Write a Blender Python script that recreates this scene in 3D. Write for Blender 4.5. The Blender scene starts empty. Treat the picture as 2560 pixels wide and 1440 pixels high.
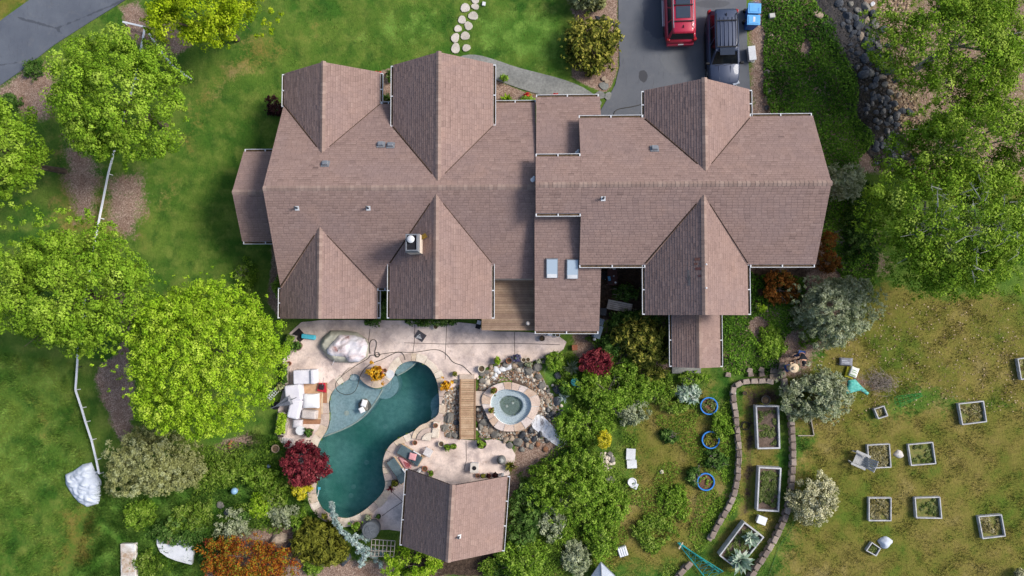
import bpy, bmesh, math, random
import numpy as np
from mathutils import Vector, Matrix, Euler
from mathutils.geometry import delaunay_2d_cdt

SC = bpy.context.scene
COL = SC.collection
R = math.radians

# ------------------------------------------------------------------ camera
FPX = 1762.0            # focal length in photo pixels (2560 wide)
CAMH = 44.0             # drone height above the ground
NADIR = (1345.0, 792.0) # photo pixel straight below the drone
ncam = Vector((NADIR[0] - 1280, -(NADIR[1] - 720), -FPX)).normalized()
QC = ncam.rotation_difference(Vector((0, 0, -1)))
RC = QC.to_matrix()
cam_d = bpy.data.cameras.new('camera')
cam = bpy.data.objects.new('camera', cam_d)
COL.objects.link(cam)
cam.location = (0, 0, CAMH)
cam.rotation_euler = RC.to_euler()
cam_d.sensor_width = 36.0
cam_d.lens = FPX * 36.0 / 2560.0
cam_d.clip_end = 6000
SC.camera = cam
SC.render.resolution_x = 1024
SC.render.resolution_y = 576

# ------------------------------------------------------------------ sky and sun
SUN_EL, SUN_AZ = R(42), R(13)     # azimuth counted from +X towards +Y
world = bpy.data.worlds.new('World')
SC.world = world
world.use_nodes = True
wn = world.node_tree
bg = wn.nodes['Background']
sky = wn.nodes.new('ShaderNodeTexSky')
sky.sky_type = 'NISHITA'
sky.sun_disc = False
sky.sun_elevation = SUN_EL
sky.sun_rotation = math.pi / 2 - SUN_AZ
sky.dust_density = 2.5
wn.links.new(sky.outputs[0], bg.inputs[0])
bg.inputs[1].default_value = 0.095
sun_d = bpy.data.lights.new('sun', 'SUN')
sun_d.energy = 2.1
sun_d.angle = R(17)
sun_d.color = (1.0, 0.95, 0.88)
sun = bpy.data.objects.new('sun', sun_d)
COL.objects.link(sun)
sd = Vector((math.cos(SUN_EL) * math.cos(SUN_AZ), math.cos(SUN_EL) * math.sin(SUN_AZ), math.sin(SUN_EL)))
sun.rotation_euler = sd.to_track_quat('Z', 'Y').to_euler()
sun.location = (20, 20, 60)
vs = SC.view_settings
vs.view_transform = 'Standard'
vs.look = 'None'
vs.exposure = 1.05
vs.gamma = 1.0
vs.use_curve_mapping = False

# ------------------------------------------------------------------ helpers
def ray(px, py):
    return RC @ Vector((px - 1280, -(py - 720), -FPX))
def P(px, py, z=0.0):
    d = ray(px, py)
    t = (z - CAMH) / d.z
    return Vector((d.x * t, d.y * t, z))
def M(px, z=0.0):
    return px * (CAMH - z) / FPX
def sl(c):
    c = c / 255.0
    return c / 12.92 if c <= 0.04045 else ((c + 0.055) / 1.055) ** 2.4
def C(r, g, b, k=0.8):
    return (min(.85, sl(r) * k), min(.85, sl(g) * k), min(.85, sl(b) * k), 1)
rng = np.random.default_rng(11)
rnd = random.Random(5)

class MB:
    """collects faces; build() links them as one mesh object"""
    def __init__(s):
        s.v = []; s.f = []; s.t = []
    def quad(s, a, b, c, d, tint=.5):
        n = len(s.v); s.v += [tuple(a), tuple(b), tuple(c), tuple(d)]; s.f.append((n, n+1, n+2, n+3)); s.t.append(tint); return s
    def poly(s, pts, tint=.5):
        n = len(s.v); s.v += [tuple(p) for p in pts]; s.f.append(tuple(range(n, n+len(pts)))); s.t.append(tint); return s
    def add(s, vs, fs, tint=.5):
        n = len(s.v); s.v += [tuple(p) for p in vs]
        for f in fs: s.f.append(tuple(i+n for i in f)); s.t.append(tint)
        return s
    def hexa(s, p, tint=.5):
        """8 points: bottom ring 0-3, top ring 4-7"""
        return s.add(p, [(3,2,1,0),(4,5,6,7),(0,1,5,4),(1,2,6,5),(2,3,7,6),(3,0,4,7)], tint)
    def box(s, c, d, rz=0, tint=.5, taper=1.0):
        cx, cy, cz = c; hx, hy, hz = d[0]/2, d[1]/2, d[2]/2
        ca, sa = math.cos(rz), math.sin(rz); p = []
        for z, k in ((-hz, taper), (hz, 1.0)):
            for x, y in ((-hx,-hy),(hx,-hy),(hx,hy),(-hx,hy)):
                x *= k; y *= k
                p.append((cx + x*ca - y*sa, cy + x*sa + y*ca, cz + z))
        return s.hexa(p, tint)
    def tube(s, pts, r, n=6, r2=None, caps=True, tint=.5):
        pts = [Vector(p) for p in pts]; rings = []
        m = len(pts)
        for i, p in enumerate(pts):
            d = (pts[min(i+1, m-1)] - pts[max(i-1, 0)])
            if d.length < 1e-6: d = Vector((0,0,1))
            d.normalize()
            a = d.cross(Vector((0,0,1)) if abs(d.z) < .9 else Vector((1,0,0))).normalized(); b = d.cross(a)
            rr = r if r2 is None else r + (r2 - r) * i / max(1, m-1)
            rings.append([p + (a*math.cos(2*math.pi*k/n) + b*math.sin(2*math.pi*k/n))*rr for k in range(n)])
        vs = [q for rg in rings for q in rg]; fs = []
        for i in range(m-1):
            for k in range(n):
                k2 = (k+1) % n
                fs.append((i*n+k, i*n+k2, (i+1)*n+k2, (i+1)*n+k))
        if caps: fs.append(tuple(range(n))[::-1]); fs.append(tuple(range((m-1)*n, m*n)))
        return s.add(vs, fs, tint)
    def lathe(s, c, prof, n=24, sx=1.0, sy=1.0, shape=None, tint=.5, close=True):
        """prof: list of (radius, z)"""
        vs = []; fs = []
        for r, z in prof:
            for k in range(n):
                a = 2*math.pi*k/n; q = shape(a) if shape else 1.0
                vs.append((c[0] + r*q*sx*math.cos(a), c[1] + r*q*sy*math.sin(a), c[2] + z))
        for i in range(len(prof)-1):
            for k in range(n):
                k2 = (k+1) % n
                fs.append((i*n+k, i*n+k2, (i+1)*n+k2, (i+1)*n+k))
        if close:
            fs.append(tuple(range(n))[::-1]); fs.append(tuple(range((len(prof)-1)*n, len(prof)*n)))
        return s.add(vs, fs, tint)
    def prism(s, poly, z0, z1, tint=.5):
        n = len(poly); vs = [(p[0], p[1], z0) for p in poly] + [(p[0], p[1], z1) for p in poly]
        fs = [tuple(range(n))[::-1], tuple(range(n, 2*n))] + [(i, (i+1) % n, (i+1) % n + n, i+n) for i in range(n)]
        return s.add(vs, fs, tint)

ORG = {}
def tag(o, label=None, cat=None, group=None, kind=None):
    if label: o['label'] = label
    if cat: o['category'] = cat
    if group: o['group'] = group
    if kind: o['kind'] = kind
    return o
def thing(name, label, cat, loc, group=None):
    o = bpy.data.objects.new(name, None); COL.objects.link(o)
    o.location = loc; o.empty_display_size = .2
    ORG[o.name] = Vector(loc)
    return tag(o, label, cat, group)
def obj(name, mb, m, parent=None, smooth=False, tint=False, label=None, kind=None, bevel=0):
    """mb in world coordinates; the object is stored relative to its thing"""
    me = bpy.data.meshes.new(name)
    org = ORG[parent.name] if parent else None
    if org is None:
        a = np.array(mb.v); org = Vector(((a[:,0].min()+a[:,0].max())/2, (a[:,1].min()+a[:,1].max())/2, a[:,2].min()))
        loc = org
    else:
        loc = Vector((0,0,0))
    me.from_pydata([(p[0]-org.x, p[1]-org.y, p[2]-org.z) for p in mb.v], [], mb.f)
    if tint:
        at = me.attributes.new('tint', 'FLOAT', 'FACE'); at.data.foreach_set('value', np.array(mb.t, dtype=np.float32))
    if smooth: me.polygons.foreach_set('use_smooth', [True]*len(me.polygons))
    if m: me.materials.append(m)
    o = bpy.data.objects.new(name, me); COL.objects.link(o)
    o.location = loc
    if parent: o.parent = parent
    ORG[o.name] = org
    if label: o['label'] = label
    if kind: o['kind'] = kind
    if bevel:
        b = o.modifiers.new('bevel', 'BEVEL'); b.width = bevel; b.segments = 2; b.limit_method = 'ANGLE'
    return o
def single(name, mb, m, label, cat, group=None, **k):
    return tag(obj(name, mb, m, None, **k), label, cat, group)

def npmesh(name, V, F, m, parent=None, tint=None, attrs=None, loc=None):
    """V (n,3) world, F (k,3|4)"""
    V = np.asarray(V, dtype=np.float32); F = np.asarray(F, dtype=np.int32)
    me = bpy.data.meshes.new(name)
    org = ORG[parent.name] if parent else Vector(loc if loc is not None else (0,0,0))
    V = V - np.array(org, dtype=np.float32)
    k = F.shape[1]
    me.vertices.add(len(V)); me.vertices.foreach_set('co', V.ravel())
    me.loops.add(F.size); me.loops.foreach_set('vertex_index', F.ravel())
    me.polygons.add(len(F)); me.polygons.foreach_set('loop_start', np.arange(0, F.size, k, dtype=np.int32))
    me.update(calc_edges=True); me.validate()
    if tint is not None:
        at = me.attributes.new('tint', 'FLOAT', 'FACE'); at.data.foreach_set('value', np.asarray(tint, dtype=np.float32))
    for nm, (dom, val) in (attrs or {}).items():
        at = me.attributes.new(nm, 'FLOAT', dom); at.data.foreach_set('value', np.asarray(val, dtype=np.float32))
    if m: me.materials.append(m)
    o = bpy.data.objects.new(name, me); COL.objects.link(o)
    if parent: o.parent = parent
    else: o.location = org
    ORG[o.name] = org
    return o

# ---- 2d polygons
def W2(pts, z=0.0):
    return [(P(x, y, z).x, P(x, y, z).y) for x, y in pts]
def smooth_poly(pts, it=2, closed=True):
    pts = [tuple(p) for p in pts]
    for _ in range(it):
        out = []; n = len(pts)
        if not closed: out.append(pts[0])
        for i in range(n if closed else n-1):
            a, b = pts[i], pts[(i+1) % n]
            out.append((.75*a[0]+.25*b[0], .75*a[1]+.25*b[1])); out.append((.25*a[0]+.75*b[0], .25*a[1]+.75*b[1]))
        if not closed: out.append(pts[-1])
        pts = out
    return pts
def inside(poly, X, Y):
    X = np.asarray(X); Y = np.asarray(Y); r = np.zeros(X.shape, bool); n = len(poly); j = n-1
    for i in range(n):
        xi, yi = poly[i]; xj, yj = poly[j]
        if yi != yj:
            r ^= ((yi > Y) != (yj > Y)) & (X < (xj-xi)*(Y-yi)/(yj-yi) + xi)
        j = i
    return r
def pdist(poly, X, Y):
    """signed distance, positive inside"""
    d = np.full(np.shape(X), 1e9); n = len(poly)
    for i in range(n):
        ax, ay = poly[i]; bx, by = poly[(i+1) % n]
        dx, dy = bx-ax, by-ay; L = dx*dx+dy*dy + 1e-12
        t = np.clip(((X-ax)*dx + (Y-ay)*dy)/L, 0, 1)
        d = np.minimum(d, np.hypot(X-ax-t*dx, Y-ay-t*dy))
    return np.where(inside(poly, X, Y), d, -d)
def offset_poly(poly, d):
    n = len(poly); out = []
    ar = sum(poly[i][0]*poly[(i+1) % n][1]-poly[(i+1) % n][0]*poly[i][1] for i in range(n))
    s = 1 if ar > 0 else -1
    for i in range(n):
        a = Vector(poly[i-1]); b = Vector(poly[i]); c = Vector(poly[(i+1) % n])
        t = (c-a)
        if t.length < 1e-9: t = Vector((1,0))
        t.normalize(); nn = Vector((t.y, -t.x))*s
        out.append((b.x+nn.x*d, b.y+nn.y*d))
    return out
def sheet_mb(outer, holes=(), z=0.0, res=None):
    vs = []; es = []
    for poly in [outer] + list(holes):
        n = len(vs); vs += [Vector((p[0], p[1])) for p in poly]
        es += [(n+i, n+(i+1) % len(poly)) for i in range(len(poly))]
    V, E, F, _, _, _ = delaunay_2d_cdt(vs, es, [], 0, 1e-5)
    mb = MB(); mb.v = [(p.x, p.y, z) for p in V]
    cx = np.array([sum(V[i].x for i in f)/len(f) for f in F]); cy = np.array([sum(V[i].y for i in f)/len(f) for f in F])
    ok = inside(outer, cx, cy)
    for h in holes: ok &= ~inside(h, cx, cy)
    for f, k in zip(F, ok):
        if k:
            a, b, c = [V[i] for i in f[:3]]
            if (b-a).cross(c-a) < 0: f = f[::-1]
            mb.f.append(tuple(f)); mb.t.append(.5)
    return mb
def slab_mb(outer, z0, z1, holes=()):
    """sheet with thickness"""
    mb = sheet_mb(outer, holes, z1)
    for poly in [outer] + list(holes):
        n = len(poly)
        for i in range(n):
            a, b = poly[i], poly[(i+1) % n]
            mb.quad((a[0],a[1],z0), (b[0],b[1],z0), (b[0],b[1],z1), (a[0],a[1],z1))
    return mb

# ------------------------------------------------------------------ materials
class NT:
    def __init__(s, name, rough=.8):
        s.m = bpy.data.materials.new(name); s.m.use_nodes = True; s.t = s.m.node_tree
        s.b = s.t.nodes['Principled BSDF']; s.b.inputs['Roughness'].default_value = rough
        s.b.inputs['Specular IOR Level'].default_value = .25
        s.out = s.t.nodes['Material Output']; s._pos = None
    def link(s, a, b): s.t.links.new(a, b)
    def put(s, sock, v):
        if hasattr(v, 'is_linked') or isinstance(v, bpy.types.NodeSocket): s.link(v, sock)
        else: sock.default_value = v
    def n(s, ty): return s.t.nodes.new(ty)
    def pos(s, local=False):
        if local: return s.n('ShaderNodeTexCoord').outputs['Object']
        if s._pos is None: s._pos = s.n('ShaderNodeNewGeometry').outputs['Position']
        return s._pos
    def attr(s, name, out='Fac'):
        a = s.n('ShaderNodeAttribute'); a.attribute_name = name; return a.outputs[out]
    def noise(s, scale, detail=4, rough=.55, vec=None, dist=0):
        a = s.n('ShaderNodeTexNoise'); a.inputs['Scale'].default_value = scale; a.inputs['Detail'].default_value = detail
        a.inputs['Roughness'].default_value = rough; a.inputs['Distortion'].default_value = dist
        s.link(vec if vec is not None else s.pos(), a.inputs['Vector']); return a.outputs[0]
    def vor(s, scale, feat='F1', out='Distance', vec=None):
        a = s.n('ShaderNodeTexVoronoi'); a.feature = feat; a.inputs['Scale'].default_value = scale
        s.link(vec if vec is not None else s.pos(), a.inputs['Vector']); return a.outputs[out]
    def ramp(s, fac, stops, interp='LINEAR'):
        a = s.n('ShaderNodeValToRGB'); e = a.color_ramp.elements; a.color_ramp.interpolation = interp
        while len(e) < len(stops): e.new(.5)
        for x, (p, c) in zip(e, stops):
            x.position = p; x.color = c if hasattr(c, '__len__') else (c, c, c, 1)
        s.put(a.inputs[0], fac); return a.outputs[0]
    def mix(s, fac, a, b, mode='MIX'):
        x = s.n('ShaderNodeMix'); x.data_type = 'RGBA'; x.blend_type = mode
        s.put(x.inputs[0], fac); s.put(x.inputs[6], a); s.put(x.inputs[7], b); return x.outputs[2]
    def math(s, op, a, b=0.0, clamp=False):
        x = s.n('ShaderNodeMath'); x.operation = op; x.use_clamp = clamp
        s.put(x.inputs[0], a); s.put(x.inputs[1], b); return x.outputs[0]
    def scalevec(s, v, sc):
        x = s.n('ShaderNodeVectorMath'); x.operation = 'MULTIPLY'; s.link(v, x.inputs[0]); x.inputs[1].default_value = sc; return x.outputs[0]
    def bump(s, h, strength=.4, dist=.05):
        x = s.n('ShaderNodeBump'); x.inputs['Strength'].default_value = strength; x.inputs['Distance'].default_value = dist
        s.link(h, x.inputs['Height']); s.link(x.outputs[0], s.b.inputs['Normal'])
    def color(s, c): s.put(s.b.inputs['Base Color'], c); return s
MATS = {}
def mat(name, c1, c2=None, scale=4, rough=.8, bump=0, bscale=None, metal=0, detail=5, local=False, fine=.25, spec=.25, coat=0):
    """plain surface: two tones in noise, fine grain, optional relief"""
    if name in MATS: return MATS[name]
    k = NT(name, rough); v = k.pos(local)
    c2 = c2 or tuple(min(1, x*.78) for x in c1[:3]) + (1,)
    col = k.ramp(k.noise(scale, detail, vec=v), [(.36, c1), (.66, c2)])
    if fine:
        f = k.ramp(k.noise(scale*9, 3, vec=v), [(.3, 1-fine), (.7, 1+fine*.6)])
        col = k.mix(1.0, col, f, 'MULTIPLY')
    k.color(col); k.b.inputs['Metallic'].default_value = metal; k.b.inputs['Specular IOR Level'].default_value = spec
    k.b.inputs['Coat Weight'].default_value = coat
    if bump: k.bump(k.noise(bscale or scale*5, 5, vec=v), bump, .03)
    MATS[name] = k.m
    return k.m
def leafmat(name, stops, trans=.35, rough=.55):
    """stops: list of colours dark -> light, picked by the leaf's own tint"""
    if name in MATS: return MATS[name]
    k = NT(name, .75); k.b.inputs['Specular IOR Level'].default_value = .08; n = len(stops)
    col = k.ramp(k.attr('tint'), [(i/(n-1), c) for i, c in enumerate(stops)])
    v = k.ramp(k.noise(.9, 3), [(.3, .8), (.7, 1.18)])
    col = k.mix(1.0, col, v, 'MULTIPLY')
    k.color(col)
    tr = k.n('ShaderNodeBsdfTranslucent'); k.link(col, tr.inputs[0])
    mx = k.n('ShaderNodeMixShader'); mx.inputs[0].default_value = trans
    k.link(k.b.outputs[0], mx.inputs[1]); k.link(tr.outputs[0], mx.inputs[2]); k.link(mx.outputs[0], k.out.inputs[0])
    MATS[name] = k.m
    return k.m
# ================================================================== SETTING
POOL_PX = [(1030,899),(1055,904),(1078,918),(1094,948),(1100,985),(1101,1018),(1098,1040),(1070,1057),(1043,1076),(995,1098),(970,1120),
 (959,1151),(959,1179),(967,1207),(962,1229),(940,1254),(907,1282),(876,1297),(851,1297),(812,1282),(795,1259),(787,1232),(789,1207),(800,1175),(797,1145),
 (790,1122),(796,1103),(816,1076),(823,1045),(819,1010),(824,985),(840,965),(862,952),(873,945),(874,933),(898,933),(903,948),(920,963),(942,970),(965,962),(982,942),(988,922),(1003,906)]
POOL = smooth_poly(W2(POOL_PX), 2)
PATIO_PX = [(735,822),(760,800),(945,800),(1200,806),(1204,828),(1338,830),(1420,846),(1405,882),(1345,898),(1330,905),(1240,905),(1205,925),(1192,948),(1150,960),(1118,985),(1118,1030),
 (1130,1060),(1110,1092),(1150,1098),(1200,1102),(1250,1096),(1290,1130),(1285,1160),(1270,1195),(1200,1230),(1060,1250),(1015,1330),(960,1322),(930,1332),(890,1318),(850,1312),(800,1300),(772,1262),(768,1225),(775,1200),(740,1180),
 (715,1120),(690,1095),(693,1030),(712,960),(705,905),(716,870),(712,845)]
PATIO = smooth_poly(W2(PATIO_PX), 1)
ROAD_PX = [(-900,640),(0,214),(60,172),(133,114),(225,55),(314,0),(700,-260),(560,-330),(74,0),(0,53),(-900,420)]
ROAD = W2(ROAD_PX)
DRIVE_PX = [(1546,-400),(1546,60),(1549,165),(1538,212),(1520,245),(1502,275),(1500,310),(1620,330),(1880,330),(1874,200),(1868,110),(1866,0),(1866,-400)]
DRIVE = W2(DRIVE_PX)
WALK_PX = [(1140,145),(1165,137),(1195,137),(1240,150),(1290,168),(1345,182),(1400,196),(1450,214),(1486,236),(1510,262),(1480,262),(1420,250),(1345,236),(1290,218),(1245,202),(1205,190),(1165,178),(1140,170)]
WALK = smooth_poly(W2(WALK_PX), 1)
HOUSE_FOOT = [W2([(720,190),(945,190),(945,258),(990,258),(990,170),(1228,170),(1228,262),(1340,262),(1340,255),(1495,255),(1495,292),(1620,292),(1620,240),(1860,240),(1860,300),(2025,300),(2025,650),(1860,650),(1860,780),(1620,780),(1620,655),(1500,655),(1490,815),(1340,815),(1340,700),(1225,700),(1225,790),(980,790),(980,715),(940,715),(940,790),(710,790),(710,590),(615,590),(615,385),(700,385)], 2.0)]
POOLHOUSE_FOOT = W2([(1025,1180),(1262,1198),(1252,1370),(1125,1395),(1012,1355)], 1.0)
EXCL = [POOL, PATIO, ROAD, DRIVE, WALK, POOLHOUSE_FOOT] + HOUSE_FOOT

# ---- ground cover masks (where each kind of ground really is)
def wp(pts): return W2(pts)
REG = {
 'dry': [(wp([(1935,840),(2050,890),(2200,700),(2330,735),(2700,740),(2700,1000),(2450,1030),(2300,960),(2230,1000),(2150,1080),(2040,1110),(1990,1060),(1960,950)]), 1.2, .95),
         (wp([(2000,1040),(2700,950),(2700,1600),(1880,1600),(1960,1330)]), 1.5, .72),
         (wp([(1600,960),(1790,960),(1830,1100),(1830,1260),(1700,1440),(1380,1440),(1400,1300),(1560,1220),(1560,1060)]), 1.5, .74),
         (wp([(1850,960),(1950,960),(1960,1290),(1880,1440),(1720,1440),(1840,1280)]), .4, .62),
         (wp([(120,280),(280,440),(380,430),(400,600),(330,640),(150,690),(100,560)]), 1.6, .55),
         (wp([(620,60),(700,70),(760,120),(690,180),(560,240),(470,420),(390,640),(360,600),(420,420),(470,230)]), 1.6, .55), (wp([(620,20),(800,10),(900,70),(760,140),(650,110)]), 2, .42), (wp([(20,930),(150,960),(170,1120),(60,1150)]), 2, .45),
         (wp([(-200,-200),(120,-200),(60,20),(0,50),(-200,140)]), 1, .9),
         (wp([(140,1250),(260,1230),(250,1440),(120,1440)]), 1.2, .55), (wp([(2120,-60),(2700,-60),(2700,500),(2380,520),(2230,420),(2150,120)]), 1, .8)],
 'mulch': [(wp([(300,745),(337,765),(322,870),(332,930),(338,990),(318,1125),(292,1090),(262,1010),(232,950),(250,912),(300,880)]), .45, 1.0),
           (wp([(300,20),(345,0),(375,60),(400,120),(440,150),(480,110),(440,70),(400,20),(420,150),(330,110)]), .6, .95),
           (wp([(60,165),(130,150),(150,260),(110,310),(30,270),(-30,230)]), .7, .8),
           (wp([(160,290),(215,330),(260,430),(245,540),(190,560),(150,450)]), 1.0, .75),
           (wp([(262,435),(370,425),(375,520),(330,620),(255,560)]), 1.0, .72),
           (wp([(1425,25),(1450,-30),(1544,-30),(1546,165),(1535,205),(1515,232),(1470,216),(1428,192),(1432,160),(1465,110),(1450,60)]), .25, 1.0),
           (wp([(1235,198),(1300,225),(1345,238),(1420,256),(1345,262),(1236,262)]), .2, 1.0),
           (wp([(940,180),(990,165),(990,262),(940,262)]), .2, 1.0),
           (wp([(2120,-60),(2700,-60),(2700,460),(2380,480),(2230,420),(2190,300),(2150,120)]), .8, .58), (wp([(2060,-40),(2160,60),(2200,300),(2240,430),(2150,440),(2090,200)]), .5, .9),
           (wp([(2100,500),(2200,520),(2250,680),(2180,720),(2100,640)]), 1.0, .55),
           (wp([(560,1330),(760,1310),(880,1400),(1000,1405),(1120,1440),(1120,1500),(480,1500)]), .5, .95),
           (wp([(1000,1300),(1290,1180),(1320,1240),(1270,1440),(1000,1440)]), .4, .9),
           (wp([(560,1095),(620,1085),(640,1110),(560,1140),(530,1125)]), .4, .8),
           (wp([(1290,1100),(1420,1090),(1450,1150),(1330,1200),(1280,1180)]), .5, .9),
           (wp([(2050,920),(2230,930),(2250,990),(2100,990)]), .8, .5),
           (wp([(680,590),(710,590),(706,810),(670,760)]), .3, .9),
           (wp([(1430,840),(1660,660),(1680,930),(1600,960),(1440,900)]), .5, .85),
           (wp([(1840,250),(2120,250),(2200,650),(2010,960),(1800,930),(1860,660)]), .8, .75),
           (wp([(1874,-50),(2080,-50),(2140,300),(1874,300)]), .4, .75)],
 'lush': [(wp([(255,1190),(420,1230),(700,1090),(760,1180),(770,1290),(640,1330),(500,1360),(480,1440),(160,1500),(210,1300)]), 1.0, .85),
          (wp([(-100,850),(180,900),(240,1180),(150,1250),(-100,1330)]), 1.5, .4),
          (wp([(960,0),(1120,0),(1120,140),(1000,140),(840,130)]), 1.5, .5),
          (wp([(1180,20),(1420,20),(1420,195),(1180,130)]), 1.0, .6),
          (wp([(2230,1000),(2310,1010),(2290,1100),(2220,1090)]), .5, .8),
          (wp([(1350,900),(1402,900),(1390,950),(1372,966)]), .2, 1.0)],
 'soil': [(wp([(1000,1370),(1130,1400),(1260,1380),(1262,1440),(1000,1440)]), .3, 1.0),
          (wp([(1855,970),(1950,965),(1955,1010),(1895,1010),(1880,1290),(1850,1290),(1862,1100)]), .35, .6),
          (wp([(1500,660),(1615,660),(1615,790),(1500,800)]), .2, 1.0),
          (wp([(1870,665),(2035,665),(2010,760),(1870,780)]), .5, .8),
          (wp([(2030,-20),(2120,-20),(2180,80),(2200,190),(2260,330),(2270,410),(2190,420),(2140,330),(2105,200),(2070,90)]), .4, 1.0)],
}
def masks(X, Y):
    out = {}
    for k, L in REG.items():
        a = np.zeros(X.shape)
        for poly, w, val in L:
            d = pdist(poly, X, Y)
            a = np.maximum(a, val*np.clip(.5 + d/(2*w), 0, 1))
        out[k] = a
    return out

# ---- one shader for the ground and for the grass blades that grow on it
def ground_material():
    k = NT('ground_cover', .95); k.b.inputs['Specular IOR Level'].default_value = .08
    big = k.noise(.28, 5, .6); mid = k.noise(1.1, 5, .6); fine = k.noise(7, 4, .65)
    st = k.noise(1.0, 6, .7, vec=k.scalevec(k.pos(), (14, 5, 5)))
    lawn = k.mix(k.ramp(big, [(.38, 0.), (.62, 1.)]), C(64,102,34), C(102,126,50))
    lawn = k.mix(k.ramp(mid, [(.46, 0.), (.72, .75)]), lawn, C(128,140,66))
    lawn = k.mix(k.ramp(k.noise(.75, 4, .6, vec=k.scalevec(k.pos(), (1.3,.9,1))), [(.5, 0.), (.7, .8)]), lawn, C(48,86,30))
    lush = k.mix(k.ramp(mid, [(.4, 0.), (.65, 1.)]), C(70,110,38), C(112,146,62))
    dry = k.ramp(k.math('ADD', k.math('MULTIPLY', mid, .35), k.math('MULTIPLY', k.noise(.22, 5, .6), .65)),
                 [(.38, C(92,110,40)), (.47, C(114,114,50)), (.56, C(130,120,62)), (.7, C(150,136,90))])
    vc = k.vor(24, out='Color'); 
    mulch = k.ramp(vc, [(.1, C(116,94,82)), (.5, C(150,126,112)), (.85, C(182,160,144)), (1., C(206,188,170))])
    mulch = k.mix(k.ramp(mid, [(.45, 0.), (.75, .6)]), mulch, C(116,86,68))
    soil = k.ramp(k.noise(5, 6, .7), [(.35, C(54,44,38)), (.7, C(98,82,70))])
    nz = k.math('SUBTRACT', k.math('ADD', k.math('MULTIPLY', mid, .55), k.math('MULTIPLY', fine, .45)), .5)
    def f(a): return k.ramp(k.math('ADD', k.attr(a), k.math('MULTIPLY', nz, 1.5)), [(.38, 0.), (.62, 1.)])
    c = k.mix(f('lush'), lawn, lush)
    c = k.mix(f('dry'), c, dry)
    c = k.mix(f('mulch'), c, mulch)
    c = k.mix(f('soil'), c, soil)
    g = k.ramp(k.math('ADD', k.math('MULTIPLY', fine, .5), k.math('MULTIPLY', st, .5)), [(.34, .74), (.5, 1.), (.68, 1.26)])
    c = k.mix(1., c, g, 'MULTIPLY')
    c = k.mix(1., c, k.ramp(k.attr('tint'), [(0., .62), (.5, 1.), (1., 1.45)]), 'MULTIPLY')
    k.color(c)
    h = k.math('ADD', k.math('MULTIPLY', k.noise(16, 5, .7), .6), k.math('MULTIPLY', st, .4))
    k.bump(h, .8, .1)
    return k.m
GROUND_MAT = ground_material()
gx = np.concatenate([[-3000,-800,-250,-100,-60,-45], np.arange(-37, 35.01, .25), [42,60,100,250,800,3000]])
gy = np.concatenate([[-3000,-800,-250,-100,-50,-28], np.arange(-20, 24.01, .25), [32,50,100,250,800,3000]])
GX, GY = np.meshgrid(gx, gy); nx = len(gx); ny = len(gy)
fx, fy = GX.ravel(), GY.ravel()
gz = .035*np.sin(fx*.9+1)*np.cos(fy*.8) + .02*np.sin(fx*2.3+fy*1.7)
gz = np.where((np.abs(fx) > 40) | (np.abs(fy) > 26), 0, gz)
dmin = np.full(fx.shape, 1e9)
for e in [PATIO, ROAD, DRIVE, WALK, POOL]: dmin = np.minimum(dmin, -pdist(e, fx, fy))
gz = gz*np.clip((dmin-.1)/1.0, 0, 1) - .02
idx = np.arange(nx*ny).reshape(ny, nx)
Fq = np.stack([idx[:-1,:-1], idx[:-1,1:], idx[1:,1:], idx[1:,:-1]], -1).reshape(-1, 4)
cxy = np.stack([fx[Fq].mean(1), fy[Fq].mean(1)], 1)
spc = P(1277,1014)
keep = (pdist(offset_poly(POOL, .12), cxy[:,0], cxy[:,1]) < .12) & (np.hypot(cxy[:,0]-spc.x, cxy[:,1]-spc.y) > 1.25)
Fq = Fq[keep]
mk = masks(fx, fy)
at = {k: ('POINT', v) for k, v in mk.items()}; at['tint'] = ('POINT', np.full(fx.shape, .5))
ground = npmesh('ground', np.stack([fx, fy, gz], 1), Fq, GROUND_MAT, attrs=at)
ground.data.polygons.foreach_set('use_smooth', [True]*len(ground.data.polygons))
tag(ground, 'rough lawn, mulch and dry meadow around the house', kind='structure')

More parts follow.
